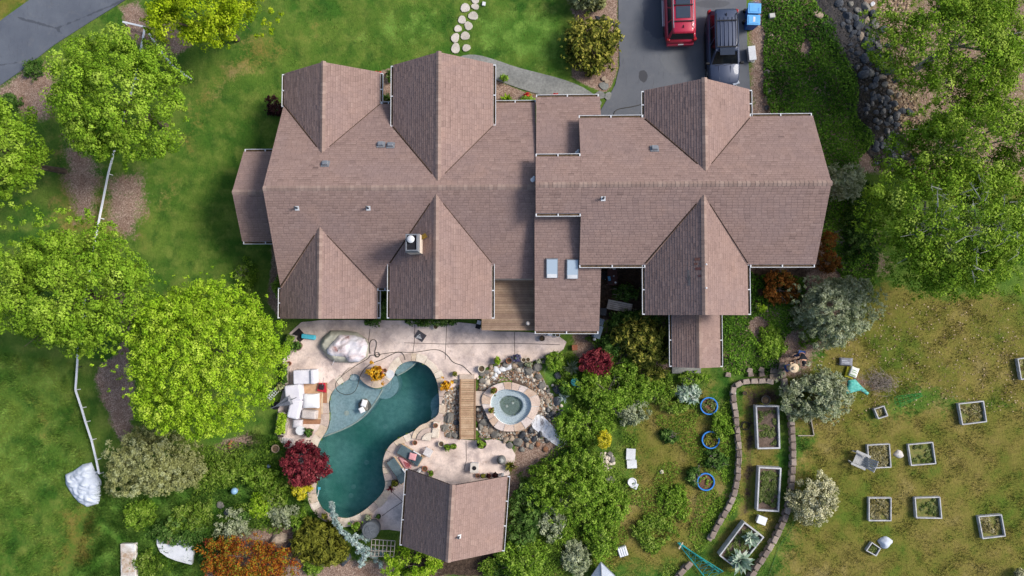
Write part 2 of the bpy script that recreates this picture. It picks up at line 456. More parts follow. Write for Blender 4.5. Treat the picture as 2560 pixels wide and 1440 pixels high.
# ---- grass blades: countless, so one object per sward
def blades(name, n, poly, ln, wd, lean, label, dens=None, flow=None):
    xs = np.array([p[0] for p in poly]); ys = np.array([p[1] for p in poly])
    X = rng.uniform(xs.min(), xs.max(), n); Y = rng.uniform(ys.min(), ys.max(), n)
    ok = inside(poly, X, Y)
    for e in EXCL: ok &= ~inside(e, X, Y)
    X, Y = X[ok], Y[ok]
    m = masks(X, Y)
    ok = rng.uniform(size=len(X)) > np.maximum(m['mulch'], m['soil'])*.97
    X, Y = X[ok], Y[ok]; m = {k: v[ok] for k, v in m.items()}
    # tufts: denser in clumps
    nz = np.sin(X*3.1+np.sin(Y*2.3)*2)+np.sin(Y*3.7+np.sin(X*1.9)*2)
    ok = rng.uniform(size=len(X)) < .55+.25*nz
    X, Y = X[ok], Y[ok]; m = {k: v[ok] for k, v in m.items()}; nz = nz[ok]; N = len(X)
    a = rng.uniform(0, 2*np.pi, N) if flow is None else rng.normal(flow, .6, N)
    L = ln*rng.uniform(.5, 1.4, N)*(1+.25*nz/2); tilt = rng.uniform(.25, 1.2, N)*lean
    w = wd*rng.uniform(.6, 1.3, N)
    b = np.stack([X, Y, np.full(N, -.03)], 1)
    d = np.stack([np.cos(a)*np.sin(tilt), np.sin(a)*np.sin(tilt), np.cos(tilt)], 1)
    s = np.stack([-np.sin(a), np.cos(a), np.zeros(N)], 1)
    V = np.stack([b-s*w[:,None], b+s*w[:,None], b+d*L[:,None]], 1).reshape(-1, 3)
    F = np.arange(N*3).reshape(-1, 3)
    at = {k: ('FACE', v) for k, v in m.items()}
    o = npmesh(name, V, F, GROUND_MAT, tint=rng.uniform(.3, 1., N), attrs=at)
    return tag(o, label, 'grass', kind='stuff')
blades('grass', 90000, wp([(-60,40),(330,-40),(2620,-40),(2620,1500),(-60,1500)]), .10, .022, 1.0, 'short blades of mown grass standing all over the lawn')
blades('meadow_grass', 110000, wp([(250,1180),(420,1210),(620,1080),(740,1110),(790,1290),(700,1440),(170,1460)]), .4, .026, 1.25, 'long lush green grass on the slope below the bushes', flow=.6)
blades('dry_grass', 110000, wp([(1560,930),(1830,930),(2000,880),(2200,720),(2600,730),(2600,1480),(1380,1480)]), .17, .018, 1.1, 'dry yellowish grass of the vegetable garden')
blades('side_grass', 45000, wp([(-60,870),(190,910),(240,1180),(130,1480),(-60,1480)]), .2, .022, 1.0, 'soft green grass beyond the white fence')

# ---- road, drive, walk
def asphalt(name, c1, c2, stain=None, cracks=False):
    k = NT(name, .85)
    col = k.ramp(k.noise(.35, 6, .65), [(.32, c1), (.68, c2)])
    col = k.mix(k.ramp(k.noise(1.6, 6, .75), [(.55, 0.), (.75, .35)]), col, C(128,126,124))
    col = k.mix(k.ramp(k.noise(2.4, 5, .7, vec=k.scalevec(k.pos(), (2.2,.5,1))), [(.56, 0.), (.72, .3)]), col, C(58,60,66))
    col = k.mix(1., col, k.ramp(k.noise(60, 3), [(.3, .86), (.7, 1.1)]), 'MULTIPLY')
    if cracks:
        cr = k.vor(.1, 'DISTANCE_TO_EDGE', vec=k.scalevec(k.pos(), (1, 2.6, 1)))
        wv = k.math('ADD', cr, k.math('MULTIPLY', k.noise(.8, 6, .7), .12))
        col = k.mix(k.ramp(wv, [(.066, .45), (.075, 0.)]), col, C(40,42,48))
    for (x, y, rx, ry, c, s) in (stain or []):
        p = P(x, y); v = k.n('ShaderNodeMapping'); v.inputs['Location'].default_value = (-p.x/M(rx), -p.y/M(ry), 0)
        v.inputs['Scale'].default_value = (1/M(rx), 1/M(ry), 0); k.link(k.pos(), v.inputs[0])
        ln = k.n('ShaderNodeVectorMath'); ln.operation = 'LENGTH'; k.link(v.outputs[0], ln.inputs[0])
        d = k.math('ADD', ln.outputs['Value'], k.math('MULTIPLY', k.noise(1.6, 4), .5))
        col = k.mix(k.ramp(d, [(.85+.1, s), (1.25, 0.)]), col, c)
    k.color(col); k.bump(k.noise(70, 3), .35, .01)
    return k.m
road = obj('road', slab_mb(ROAD, -.05, .03), asphalt('road_asphalt', C(88,94,106), C(104,110,120), None, True))
tag(road, 'grey asphalt lane crossing the corner', kind='structure')
drive = obj('driveway', slab_mb(DRIVE, -.05, .02), asphalt('drive_asphalt', C(108,111,117), C(94,98,106),
    [(1608,190,15,22,C(62,62,66),.8), (1640,30,48,95,C(66,72,86),.6), (1690,150,50,50,C(116,118,120),.35), (1780,10,60,14,C(60,60,62),.35)]))
tag(drive, 'dark asphalt driveway by the garage', kind='structure')
CONC = mat('walk_concrete', C(146,147,143), C(126,127,124), .9, .9, .2, 40)
walk = obj('footpath', slab_mb(WALK, -.05, .03), CONC); tag(walk, 'curved grey concrete footpath at the front', kind='structure')

# ---- patio
k = NT('patio_concrete', .85)
c = k.ramp(k.noise(.55, 6, .62), [(.3, C(172,156,146,1.05)), (.5, C(210,192,182,1.)), (.7, C(224,207,197,1.))])
c = k.mix(k.ramp(k.noise(.9, 6, .7), [(.46, 0.), (.64, .75)]), c, C(150,136,134,1.))
c = k.mix(k.ramp(k.noise(2.6, 6, .75), [(.55, 0.), (.72, .6)]), c, C(160,136,120))
c = k.mix(1., c, k.ramp(k.noise(22, 4), [(.3, .88), (.7, 1.08)]), 'MULTIPLY')
k.color(c); k.bump(k.noise(9, 5), .25, .03)
COPE_IN = offset_poly(POOL, .02)
patio = obj('patio', slab_mb(PATIO, -.06, .02, [offset_poly(POOL, .22)]), k.m); tag(patio, 'stamped pinkish concrete patio around the pool', kind='structure')
jm = mat('joint_groove', C(92,82,80), rough=.95)
mb = MB()
for pts in ([(1117,803),(1115,850),(1113,898)], [(1286,830),(1287,890)], [(1037,812),(1036,855),(1030,897)], [(1010,857),(1110,860),(1290,858),(1400,862)], [(1165,1102),(1166,1150),(1160,1175)],
            [(975,1225),(1015,1262)], [(1016,1248),(975,1275),(955,1290)], [(925,822),(920,862)]):
    q = [P(x, y, .0225) for x, y in pts]
    for a, b in zip(q[:-1], q[1:]):
        n = Vector((-(b-a).y, (b-a).x, 0)).normalized()*.018
        mb.quad(a-n, b-n, b+n, a+n)
obj('groove', mb, jm, patio)

# ---- swimming pool
pool = thing('swimming_pool', 'freeform swimming pool with teal water and pale stone coping', 'pool', P(930,1120))
BAS = mat('pool_plaster', C(216,224,210), C(130,172,146), .4, .6, .1, 12)
mb = MB(); po = offset_poly(POOL, .04); n = len(po)
low = sheet_mb(po, (), -2.1)
mb.add(low.v, low.f)
for i in range(n):
    a, b = po[i], po[(i+1) % n]; mb.quad((b[0],b[1],-2.1), (a[0],a[1],-2.1), (a[0],a[1],.015), (b[0],b[1],.015))
obj('basin', mb, BAS, pool)
SHELF = mat('shelf_plaster', C(196,214,218), C(174,198,204), .9, .6, .1, 12)
EDGE = mat('shelf_edge', C(225,228,215), rough=.6)
def shelf(px, z, name='shelf'):
    pl = W2(px, 0); o = obj(name, MB().prism(pl, -2.05, z), SHELF, pool)
    return pl
sp = smooth_poly(W2([(873,925),(905,930),(985,930),(962,968),(948,990),(930,1018),(912,1040),(885,1062),(850,1080),(800,1097),(780,1090),(770,1000),(800,930)]), 1)
def clip_in(poly, lim, d=.0):
    """drop points outside lim on to its outline"""
    X = np.array([p[0] for p in poly]); Y = np.array([p[1] for p in poly]); ok = inside(lim, X, Y); out = []
    L = np.array(lim)
    for (x, y), g in zip(poly, ok):
        if g: out.append((x, y))
        else:
            j = np.argmin((L[:,0]-x)**2+(L[:,1]-y)**2); out.append(tuple(L[j]))
    res = [out[0]]
    for q in out[1:]:
        if math.hypot(q[0]-res[-1][0], q[1]-res[-1][1]) > .03: res.append(q)
    return res
def dense(poly, d=.15):
    out = []
    for i in range(len(poly)):
        a, b = poly[i], poly[(i+1) % len(poly)]; m = max(1, int(math.hypot(b[0]-a[0], b[1]-a[1])/d))
        out += [(a[0]+(b[0]-a[0])*j/m, a[1]+(b[1]-a[1])*j/m) for j in range(m)]
    return out
LIM = offset_poly(POOL, .0)
def shelf2(pl, z, name):
    pl = clip_in(dense(pl), LIM)
    obj(name, slab_mb(pl, -2.05, z), SHELF, pool)
shelf2(sp, -.42, 'shelf')
shelf2(smooth_poly(W2([(1000,895),(1042,895),(1032,915),(1010,930),(984,944),(980,915)]), 1), -.5, 'step')
def disc(px, py, r, n=24): 
    c = P(px, py); return [(c.x+M(r)*math.cos(2*math.pi*i/n), c.y+M(r)*math.sin(2*math.pi*i/n)) for i in range(n)]
shelf2(disc(955,965,36), -.75, 'step'); shelf2(disc(950,962,24), -.55, 'step')
shelf2(disc(1106,1020,36), -1.0, 'step'); shelf2(disc(1098,1045,24), -.6, 'step')
shelf2(W2([(874,931),(898,931),(902,947),(880,952),(872,949)]), -.2, 'ledge')
mb = MB()
for pts, z in (([(953,975),(945,990),(930,1014),(912,1037),(885,1060),(850,1078),(806,1094)], -.41), ([(1040,902),(1030,915),(1010,930),(990,940)], -.49)):
    q = [Vector((x, y, z)) for x, y in W2(smooth_poly(pts, 2, False))]
    mb.tube(q, .05, 5)
obj('shelf_edge', mb, EDGE, pool)
for x, y in ((1030,1000),(945,1079),(896,1173),(862,1237),(862,1035),(855,1260)):
    p = P(x, y); z = -.41 if x == 862 and y == 1035 else -2.09
    obj('drain', MB().lathe((p.x, p.y, z), [(.16,0),(.16,.03),(.05,.04)], 12), EDGE, pool)
# coping: one stone after another along the rim
COPE = [mat('coping_a', C(222,202,178), C(196,176,156), 2.5, .85, .3, 14), mat('coping_b', C(206,186,172), C(178,160,150), 2.5, .85, .3, 14), mat('coping_c', C(232,220,204), C(212,196,178), 2.5, .85, .3, 14)]
def ring_len(poly): return sum(math.hypot(poly[i][0]-poly[i-1][0], poly[i][1]-poly[i-1][1]) for i in range(len(poly)))
PD = dense(POOL, .05)
nin = PD; nout = offset_poly(PD, .42); inn = offset_poly(PD, -.05)
i = 0; kk = 0; n = len(PD)
while i < n:
    m = min(n-i, rnd.randint(7, 15))
    if n-(i+m) < 5: m = n-i
    wv = rnd.uniform(.8, 1.15)
    seg = list(range(i, i+m+1, max(1, m//4)))
    if seg[-1] != i+m: seg.append(i+m)
    A = [Vector(inn[j % n]) for j in seg]; B = [Vector(inn[j % n]).lerp(Vector(nout[j % n]), wv) for j in seg]
    t0 = (A[1]-A[0]).normalized()*.012; A[0] += t0; B[0] += t0; A[-1] -= t0; B[-1] -= t0
    mb = MB(); z1 = .045+rnd.uniform(-.006,.012)
    mb.prism([(p.x, p.y) for p in A] + [(p.x, p.y) for p in B[::-1]], -.03, z1)
    obj('coping_stone', mb, COPE[kk % 3 if rnd.random() < .6 else rnd.randint(0, 2)], pool); kk += 1
    i += m
# water: clear surface, absorbing body
k = NT('pool_water', .04)
tr = k.n('ShaderNodeBsdfTransparent'); gl = k.n('ShaderNodeBsdfGlossy'); gl.inputs['Roughness'].default_value = .03
fr = k.n('ShaderNodeFresnel'); fr.inputs[0].default_value = 1.33
mx = k.n('ShaderNodeMixShader'); k.link(fr.outputs[0], mx.inputs[0]); k.link(tr.outputs[0], mx.inputs[1]); k.link(gl.outputs[0], mx.inputs[2])
k.link(mx.outputs[0], k.out.inputs['Surface'])
bp = k.n('ShaderNodeBump'); bp.inputs['Strength'].default_value = .2; bp.inputs['Distance'].default_value = .05
k.link(k.noise(3.5, 3), bp.inputs['Height']); k.link(bp.outputs[0], gl.inputs['Normal'])
va = k.n('ShaderNodeVolumeAbsorption'); va.inputs['Color'].default_value = (.10, .68, .70, 1); va.inputs['Density'].default_value = .46
vsx = k.n('ShaderNodeVolumeScatter'); vsx.inputs['Color'].default_value = (.08, .6, .6, 1); vsx.inputs['Density'].default_value = .16
ad = k.n('ShaderNodeAddShader'); k.link(va.outputs[0], ad.inputs[0]); k.link(vsx.outputs[0], ad.inputs[1])
k.link(ad.outputs[0], k.out.inputs['Volume'])
MATS['water'] = k.m
ww = obj('water', slab_mb(offset_poly(POOL, .03), -2.08, -.13), k.m, None); 
w2 = sheet_mb(offset_poly(POOL, .03), (), -2.08)
me = ww.data; bm = bmesh.new(); bm.from_mesh(me); bmesh.ops.remove_doubles(bm, verts=bm.verts, dist=.0005); bmesh.ops.holes_fill(bm, edges=[e for e in bm.edges if e.is_boundary], sides=0); bmesh.ops.recalc_face_normals(bm, faces=bm.faces); bm.to_mesh(me); bm.free()
tag(ww, 'clear teal water filling the swimming pool', kind='structure')

# ---- raised round spa
spa = thing('hot_tub', 'round stone-rimmed spa pool with pale water beside the wooden footbridge', 'spa', P(1277,1014))
c = P(1277,1014)
shp = lambda a: 1 + .05*math.cos(2*a+.5) + .05*math.cos(3*a-1.1)
SPAW = mat('spa_plaster', C(240,246,248), C(226,236,240), 1.5, .6, .1, 10)
obj('shell', MB().lathe(c, [(1.62,-.05),(1.62,.34),(1.22,.34),(1.18,.30),(1.16,.12),(1.12,.08),(.74,.06),(.70,.02),(.68,-.2),(.1,-.22)], 48, 1.0, .94, shp, close=False), SPAW, spa, smooth=False)
obj('floor', MB().lathe(c, [(.66,-.19),(.3,-.185),(.02,-.185)], 36, 1.0, .94, shp), mat('spa_floor', C(150,164,152), C(126,142,132), 1.2, .7), spa)
for q in ((-.25,-.05),(.12,.15)): obj('drain', MB().lathe((c.x+q[0],c.y+q[1],-.17), [(.09,0),(.09,.03),(.03,.04)], 12), EDGE, spa)
k = 0; a = 0
RIM = [mat('rim_a', C(222,200,184), C(200,176,160), 2, .85, .25, 12), mat('rim_b', C(212,188,166), C(186,158,138), 2, .85, .25, 12), mat('rim_c', C(226,212,204), C(206,190,182), 2, .85, .25, 12)]
while a < 2*math.pi-.1:
    da = rnd.uniform(.3, .52); e = min(a+da, 2*math.pi)
    if 2*math.pi - e < .2: e = 2*math.pi
    ns = 5; A = []; B = []
    for j in range(ns+1):
        t = a+.012+(e-a-.024)*j/ns; q = shp(t)
        A.append((c.x+1.2*q*math.cos(t), c.y+1.2*.94*q*math.sin(t))); ro = 1.68+.05*math.sin(5*t)
        B.append((c.x+ro*q*math.cos(t), c.y+ro*.94*q*math.sin(t)))
    obj('rim_stone', MB().prism(A+B[::-1], .33, .40+rnd.uniform(-.01,.015)), RIM[k % 3], spa); k += 1; a = e
k = NT('spa_water', .04)
tr = k.n('ShaderNodeBsdfTransparent'); tr.inputs[0].default_value = (.94,.98,.985,1); gl = k.n('ShaderNodeBsdfGlossy'); gl.inputs['Roughness'].default_value = .04
fr = k.n('ShaderNodeFresnel'); fr.inputs[0].default_value = 1.33; mx = k.n('ShaderNodeMixShader')
k.link(fr.outputs[0], mx.inputs[0]); k.link(tr.outputs[0], mx.inputs[1]); k.link(gl.outputs[0], mx.inputs[2]); k.link(mx.outputs[0], k.out.inputs['Surface'])
obj('water', MB().add([(c.x+1.19*shp(2*math.pi*i/48)*math.cos(2*math.pi*i/48), c.y+1.19*.94*shp(2*math.pi*i/48)*math.sin(2*math.pi*i/48), .25) for i in range(48)], [tuple(range(48))]), k.m, spa)
SPAWATER = k.m
# ================================================================== HOUSE
k = NT('shingle', .95); k.b.inputs['Specular IOR Level'].default_value = .12
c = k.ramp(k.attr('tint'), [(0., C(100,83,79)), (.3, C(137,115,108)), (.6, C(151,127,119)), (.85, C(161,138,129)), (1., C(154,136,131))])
c = k.mix(k.ramp(k.noise(.45, 5, .6), [(.42, 0.), (.7, .4)]), c, C(138,120,119))
c = k.mix(k.ramp(k.noise(.8, 4, .6), [(.55, 0.), (.75, .3)]), c, C(168,138,124))
c = k.mix(1., c, k.ramp(k.noise(28, 3), [(.3, .82), (.7, 1.14)]), 'MULTIPLY')
k.color(c); k.bump(k.noise(60, 3), .3, .01); SHING = k.m
k = NT('ridge_shingle', .95); k.b.inputs['Specular IOR Level'].default_value = .12
c = k.ramp(k.attr('tint'), [(0., C(136,115,107)), (1., C(160,139,129))]); c = k.mix(1., c, k.ramp(k.noise(28, 3), [(.3, .85), (.7, 1.12)]), 'MULTIPLY')
k.color(c); RIDGE = k.m
UNDER = mat('roof_felt', C(60,50,48), rough=.95)
WHITE = mat('white_trim', C(226,228,230), C(206,208,212), 1.5, .5, fine=.08)
GUT_IN = mat('gutter_litter', C(72,58,44), C(110,92,70), 8, .95)
SIDING = mat('siding', C(196,180,164), C(184,168,152), 1.2, .85, fine=.08)
STUCCO = mat('chimney_stucco', C(232,214,196), C(216,198,182), 2, .9, .2, 30)
GLASS = mat('window_glass', C(60,72,84), C(44,54,64), .8, .12, fine=0, spec=.6)
METAL = mat('grey_metal', C(146,150,156), C(128,132,140), 2, .5, metal=.3, fine=.1)
DARK = mat('dark_hole', C(38,38,44), rough=.9)

house = thing('house', 'large house with brown shingled cross-gable roofs and white gutters', 'house', P(1345,470))
PL = {}
def shingle_plane(key, e0, e1, r1, r0, root, rp, th=.1, seed=0, name='shingles', course=.15, tab=.31, single_tabs=False):
    """e0-e1 eave, r0-r1 ridge; makes deck slab and courses of tabs"""
    e0, e1, r0, r1 = map(Vector, (e0, e1, r0, r1))
    nrm = (e1-e0).cross(r0-e0).normalized()
    if nrm.z < 0: nrm = -nrm
    PL[key] = (e0, nrm)
    g = random.Random(hash(key) % 9999 if seed == 0 else seed)
    g = random.Random(sum(ord(ch) for ch in key))
    up = ((r0+r1)/2-(e0+e1)/2); L = up.length; nc = max(2, round(L/course)); U = (e1-e0).length
    mb = MB()
    for i in range(nc):
        t0, t1 = i/nc, (i+1)/nc+.3/nc
        if i == nc-1: t1 = 1.0
        a0, a1 = e0.lerp(r0, t0), e1.lerp(r1, t0); b0, b1 = e0.lerp(r0, t1), e1.lerp(r1, t1)
        nt = max(1, round((a1-a0).length/tab)); off = g.random(); s = [0.0] + [(j+off)/nt for j in range(nt) if .15/nt < (j+off)/nt < 1-.15/nt] + [1.0]
        rowt = g.uniform(-.12, .12)
        for j in range(len(s)-1):
            u0, u1 = s[j]+.004/U, s[j+1]-.004/U
            h = .030+g.uniform(-.005, .007)
            A, B, Cc, D = a0.lerp(a1, u0), a0.lerp(a1, u1), b0.lerp(b1, u1), b0.lerp(b1, u0)
            tn = min(1, max(0, g.gauss(.58, .08)+rowt*.18))
            if single_tabs:
                m2 = MB(); m2.quad(A+nrm*h, B+nrm*h, Cc+nrm*.012, D+nrm*.012, tn); m2.quad(A+nrm*.0, B+nrm*.0, B+nrm*h, A+nrm*h, tn*.6)
                obj('shingle', m2, SHING, rp, tint=True)
            else:
                E, G = A.lerp(D, .26), B.lerp(Cc, .26)   # course shade painted into the tint: darker butt band and front face
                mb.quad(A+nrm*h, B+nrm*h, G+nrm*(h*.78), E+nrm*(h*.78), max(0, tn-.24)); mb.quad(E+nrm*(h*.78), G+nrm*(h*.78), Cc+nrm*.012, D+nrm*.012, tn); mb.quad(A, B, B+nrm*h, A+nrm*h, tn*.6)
    if not single_tabs:
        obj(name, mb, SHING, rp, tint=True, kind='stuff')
def roof_part(root, planes, single_tabs=False):
    """deck of one roof (all its planes) + shingles as sub-parts"""
    mb = MB()
    for key, e0, e1, r1, r0 in planes:
        e0, e1, r0, r1 = map(Vector, (e0, e1, r0, r1)); n = (e1-e0).cross(r0-e0).normalized()
        if n.z < 0: n = -n; 
        d = Vector((0, 0, -.16))
        mb.hexa([e0+d, e1+d, r1+d, r0+d, e0, e1, r1, r0])
    rp = obj('roof', mb, UNDER, root)
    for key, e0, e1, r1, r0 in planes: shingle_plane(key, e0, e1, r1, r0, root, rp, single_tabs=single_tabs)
    return rp
def ridge_caps(rp, a, b, w=.15, drop=.09, step=.23):
    a, b = Vector(a), Vector(b); d = (b-a); n = max(2, round(d.length/step)); d.normalize(); s = Vector((-d.y, d.x, 0)).normalized()
    me = None
    for i in range(n):
        L = (b-a).length/n; p = a+d*(L*i); h = .055
        if me is None:
            mb = MB(); o0 = Vector((0,0,0)); q = d*(L*1.25)
            lo = [o0-s*w+Vector((0,0,-drop+h)), o0+Vector((0,0,h)), o0+s*w+Vector((0,0,-drop+h))]
            hi = [v+q-Vector((0,0,.02)) for v in lo]
            me = bpy.data.meshes.new('ridge_cap')
            dn = Vector((0,0,-.06))
            vs = lo+hi+[v+dn for v in lo]
            me.from_pydata([tuple(v) for v in vs], [], [(0,1,4,3),(1,2,5,4),(6,7,1,0),(7,8,2,1)])
            me.materials.append(RIDGE)
            at = me.attributes.new('tint', 'FLOAT', 'FACE'); at.data.foreach_set('value', [.5]*4)
            mes = [me]
            for tv in (.15, .85, .35):
                m2 = me.copy(); m2.attributes['tint'].data.foreach_set('value', [tv]*4); mes.append(m2)
        o = bpy.data.objects.new('ridge_cap', mes[rnd.randint(0, 3)]); COL.objects.link(o); o.parent = rp; o.location = p-ORG[rp.name]
def gutter(root, a, b, out, downs=True):
    """U channel along a-b, 'out' points away from the roof"""
    a, b, out = Vector(a), Vector(b), Vector(out).normalized(); z = Vector((0,0,1)); d = (b-a).normalized()
    a = a-z*.03; b = b-z*.03
    mb = MB()
    def bar(o0, o1, z0, z1):
        mb.hexa([a+out*o0+z*z0, b+out*o0+z*z0, b+out*o1+z*z0, a+out*o1+z*z0, a+out*o0+z*z1, b+out*o0+z*z1, b+out*o1+z*z1, a+out*o1+z*z1])
    bar(.145, .172, -.12, .02)
    bar(.0, .02, -.12, .0)
    g = obj('gutter', mb, WHITE, root)
    mb = MB(); mb.hexa([a+out*.02-z*.12, b+out*.02-z*.12, b+out*.145-z*.12, a+out*.145-z*.12, a+out*.02-z*.05, b+out*.02-z*.05, b+out*.145-z*.05, a+out*.145-z*.05])
    obj('trough', mb, GUT_IN, g)
    L = (b-a).length; n = max(2, int(L/1.35)); mb = MB()
    for i in range(n+1):
        p = a+d*(.03+(L-.06)*i/n)
        q = obj('bracket', MB().hexa([p-d*.03+out*.0-z*.01, p+d*.03+out*.0-z*.01, p+d*.03+out*.15-z*.01, p-d*.03+out*.15-z*.01, p-d*.03+out*.0+z*.025, p+d*.03+out*.0+z*.025, p+d*.03+out*.15+z*.025, p-d*.03+out*.15+z*.025]), WHITE, g)
    return g
def gable_roof(root, axis, lo, hi, c, half, ze, zr, key, caps=True, single_tabs=False, cap_to=None, half2=None):
    """axis 'x' or 'y': ridge direction from lo to hi; c = ridge line position on the other axis"""
    h2 = half2 or half
    z2 = zr-(zr-ze)*h2/half
    def pt(s, o, z): return (s, c+o, z) if axis == 'x' else (c+o, s, z)
    rp = roof_part(root, [(key+'+', pt(lo, half, ze), pt(hi, half, ze), pt(hi, 0, zr), pt(lo, 0, zr)), (key+'-', pt(lo, -h2, z2), pt(hi, -h2, z2), pt(hi, 0, zr), pt(lo, 0, zr))], single_tabs)
    if caps: ridge_caps(rp, pt(lo, 0, zr), pt(cap_to if cap_to is not None else hi, 0, zr))
    return rp
def walls(root, axis, lo, hi, c, half, ze, zr, inset=.45, mat_=None, z0=0.0):
    """gabled wall block under a roof"""
    half -= inset; lo += inset; hi -= inset
    zs = zr-.22; ze2 = zs-(zs-(ze-.2))*half/(half+inset)
    def pt(s, o, z): return (s, c+o, z) if axis == 'x' else (c+o, s, z)
    mb = MB(); prof = [(-half, z0), (half, z0), (half, ze2), (0, zs), (-half, ze2)]
    A = [pt(lo, o, z) for o, z in prof]; B = [pt(hi, o, z) for o, z in prof]
    mb.poly(A); mb.poly(B[::-1])
    for i in range(5): mb.quad(A[i], B[i], B[(i+1) % 5], A[(i+1) % 5])
    return obj('wall', mb, mat_ or SIDING, root)
def window(root, c, w, h, axis, sgn, panes=2):
    """on a wall facing +-axis"""
    x, y, z = c; t = .06
    o = obj('window', MB().box(c, (w+.16, t, h+.16) if axis == 'y' else (t, w+.16, h+.16)), WHITE, root)
    for i in range(panes):
        u = (i-(panes-1)/2)*w/panes; d = sgn*(t/2+.004)
        cc = (x+u, y+d, z) if axis == 'y' else (x+d, y+u, z)
        obj('pane', MB().box(cc, (w/panes-.06, .02, h-.06) if axis == 'y' else (.02, w/panes-.06, h-.06)), GLASS, o)

# -- left wing, main block
LX0, LX1 = -15.13, -.12
YR = 7.05
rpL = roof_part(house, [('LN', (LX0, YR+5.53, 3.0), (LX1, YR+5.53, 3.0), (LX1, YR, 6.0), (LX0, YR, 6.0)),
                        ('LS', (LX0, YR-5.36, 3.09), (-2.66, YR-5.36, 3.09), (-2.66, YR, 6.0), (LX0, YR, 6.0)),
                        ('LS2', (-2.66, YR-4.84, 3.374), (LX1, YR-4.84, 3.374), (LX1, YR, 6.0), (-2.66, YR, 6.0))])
ridge_caps(rpL, (LX0, YR, 6.0), (LX1, YR, 6.0))
walls(house, 'x', LX0, LX1+.3, YR, 5.35, 3.0, 6.0)
gable_roof(house, 'x', -17.68, LX0-.02, 7.2, 2.7, 2.6, 4.1, 'W'); walls(house, 'x', -17.68, LX0+.5, 7.2, 2.7, 2.6, 4.1, .3)
rp1 = gable_roof(house, 'y', 8.9, 14.51, -12.23, 2.87, 3.0, 4.8, 'G1', cap_to=None); walls(house, 'y', 8.9, 14.51, -12.23, 2.87, 3.0, 4.8)
rp2 = gable_roof(house, 'y', 7.2, 14.62, -5.48, 2.89, 3.87, 5.78, 'G2'); walls(house, 'y', 7.6, 14.62, -5.48, 2.89, 3.87, 5.78)
rp3 = gable_roof(house, 'y', -.12, 5.3, -12.28, 2.87, 3.0, 4.9, 'S1'); walls(house, 'y', -.12, 5.0, -12.28, 2.87, 3.0, 4.9)
rp4 = gable_roof(house, 'y', -.12, 6.9, -5.57, 2.92, 3.85, 5.8, 'S2'); walls(house, 'y', -.12, 6.4, -5.57, 2.92, 3.85, 5.8)
# -- right wing
RX0, RX1 = 2.3, 15.26
YQ = 6.97
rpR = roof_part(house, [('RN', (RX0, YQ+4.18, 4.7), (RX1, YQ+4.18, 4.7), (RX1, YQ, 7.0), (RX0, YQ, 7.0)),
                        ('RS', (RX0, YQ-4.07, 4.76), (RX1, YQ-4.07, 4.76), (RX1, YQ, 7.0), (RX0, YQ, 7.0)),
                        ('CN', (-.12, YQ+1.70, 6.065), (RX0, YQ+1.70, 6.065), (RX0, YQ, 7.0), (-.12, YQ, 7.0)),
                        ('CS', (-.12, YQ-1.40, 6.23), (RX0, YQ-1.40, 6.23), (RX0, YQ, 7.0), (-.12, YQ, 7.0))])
ridge_caps(rpR, (-.12, YQ, 7.0), (RX1, YQ, 7.0))
walls(house, 'x', RX0-.1, RX1, YQ, 4.1, 4.7, 7.0, .45)
obj('wall', MB().hexa([(0.12, YQ-1.1, 3), (RX0+.5, YQ-1.1, 3), (RX0+.5, YQ+1.4, 3), (.12, YQ+1.4, 3), (.12, YQ-1.1, 6.1), (RX0+.5, YQ-1.1, 6.1), (RX0+.5, YQ+1.4, 6.0), (.12, YQ+1.4, 6.0)]), SIDING, house)
rp5 = gable_roof(house, 'y', 7.3, 12.7, 8.88, 2.9, 4.7, 6.58, 'G3'); walls(house, 'y', 7.5, 12.7, 8.88, 2.9, 4.7, 6.58)
rp6 = gable_roof(house, 'y', .1, 6.6, 8.75, 2.8, 4.7, 6.7, 'G4'); walls(house, 'y', .1, 6.2, 8.75, 2.8, 4.7, 6.7)
# -- low link roofs
roof_part(house, [('KN', (-.1, 12.83, 3.2), (3.62, 12.83, 3.2), (3.62, 8.4, 5.35), (-.1, 8.4, 5.35))])
roof_part(house, [('KS', (-.19, -.82, 2.9), (3.54, -.82, 2.9), (3.54, 5.75, 5.66), (-.19, 5.75, 5.66))])
obj('wall', MB().hexa([(.1,-.3,0),(3.2,-.3,0),(3.2,5.7,0),(.1,5.7,0),(.1,-.3,2.85),(3.2,-.3,2.85),(3.2,5.7,5.4),(.1,5.7,5.4)]), SIDING, house)
obj('wall', MB().hexa([(.1,8.5,0),(3.3,8.5,0),(3.3,12.3,0),(.1,12.3,0),(.1,8.5,5.1),(3.3,8.5,5.1),(3.3,12.3,3.15),(.1,12.3,3.15)]), SIDING, house)
# -- small porch roof at the back of the garage: every shingle a piece
a = P(1681,913,2.5); b = P(1800,914,2.5); pc = (a.x+b.x)/2; ph = (b.x-a.x)/2
mb = MB(); rpP = gable_roof(house, 'y', -2.92, .45, pc, ph, 2.5, 3.3, 'PR', single_tabs=True, caps=False)
ridge_caps(rpP, (pc, -2.92, 3.3), (pc, .35, 3.3))
obj('wall', MB().box((pc, -1.0, 1.2), (2*ph-.7, 2.6, 2.4)), SIDING, house)
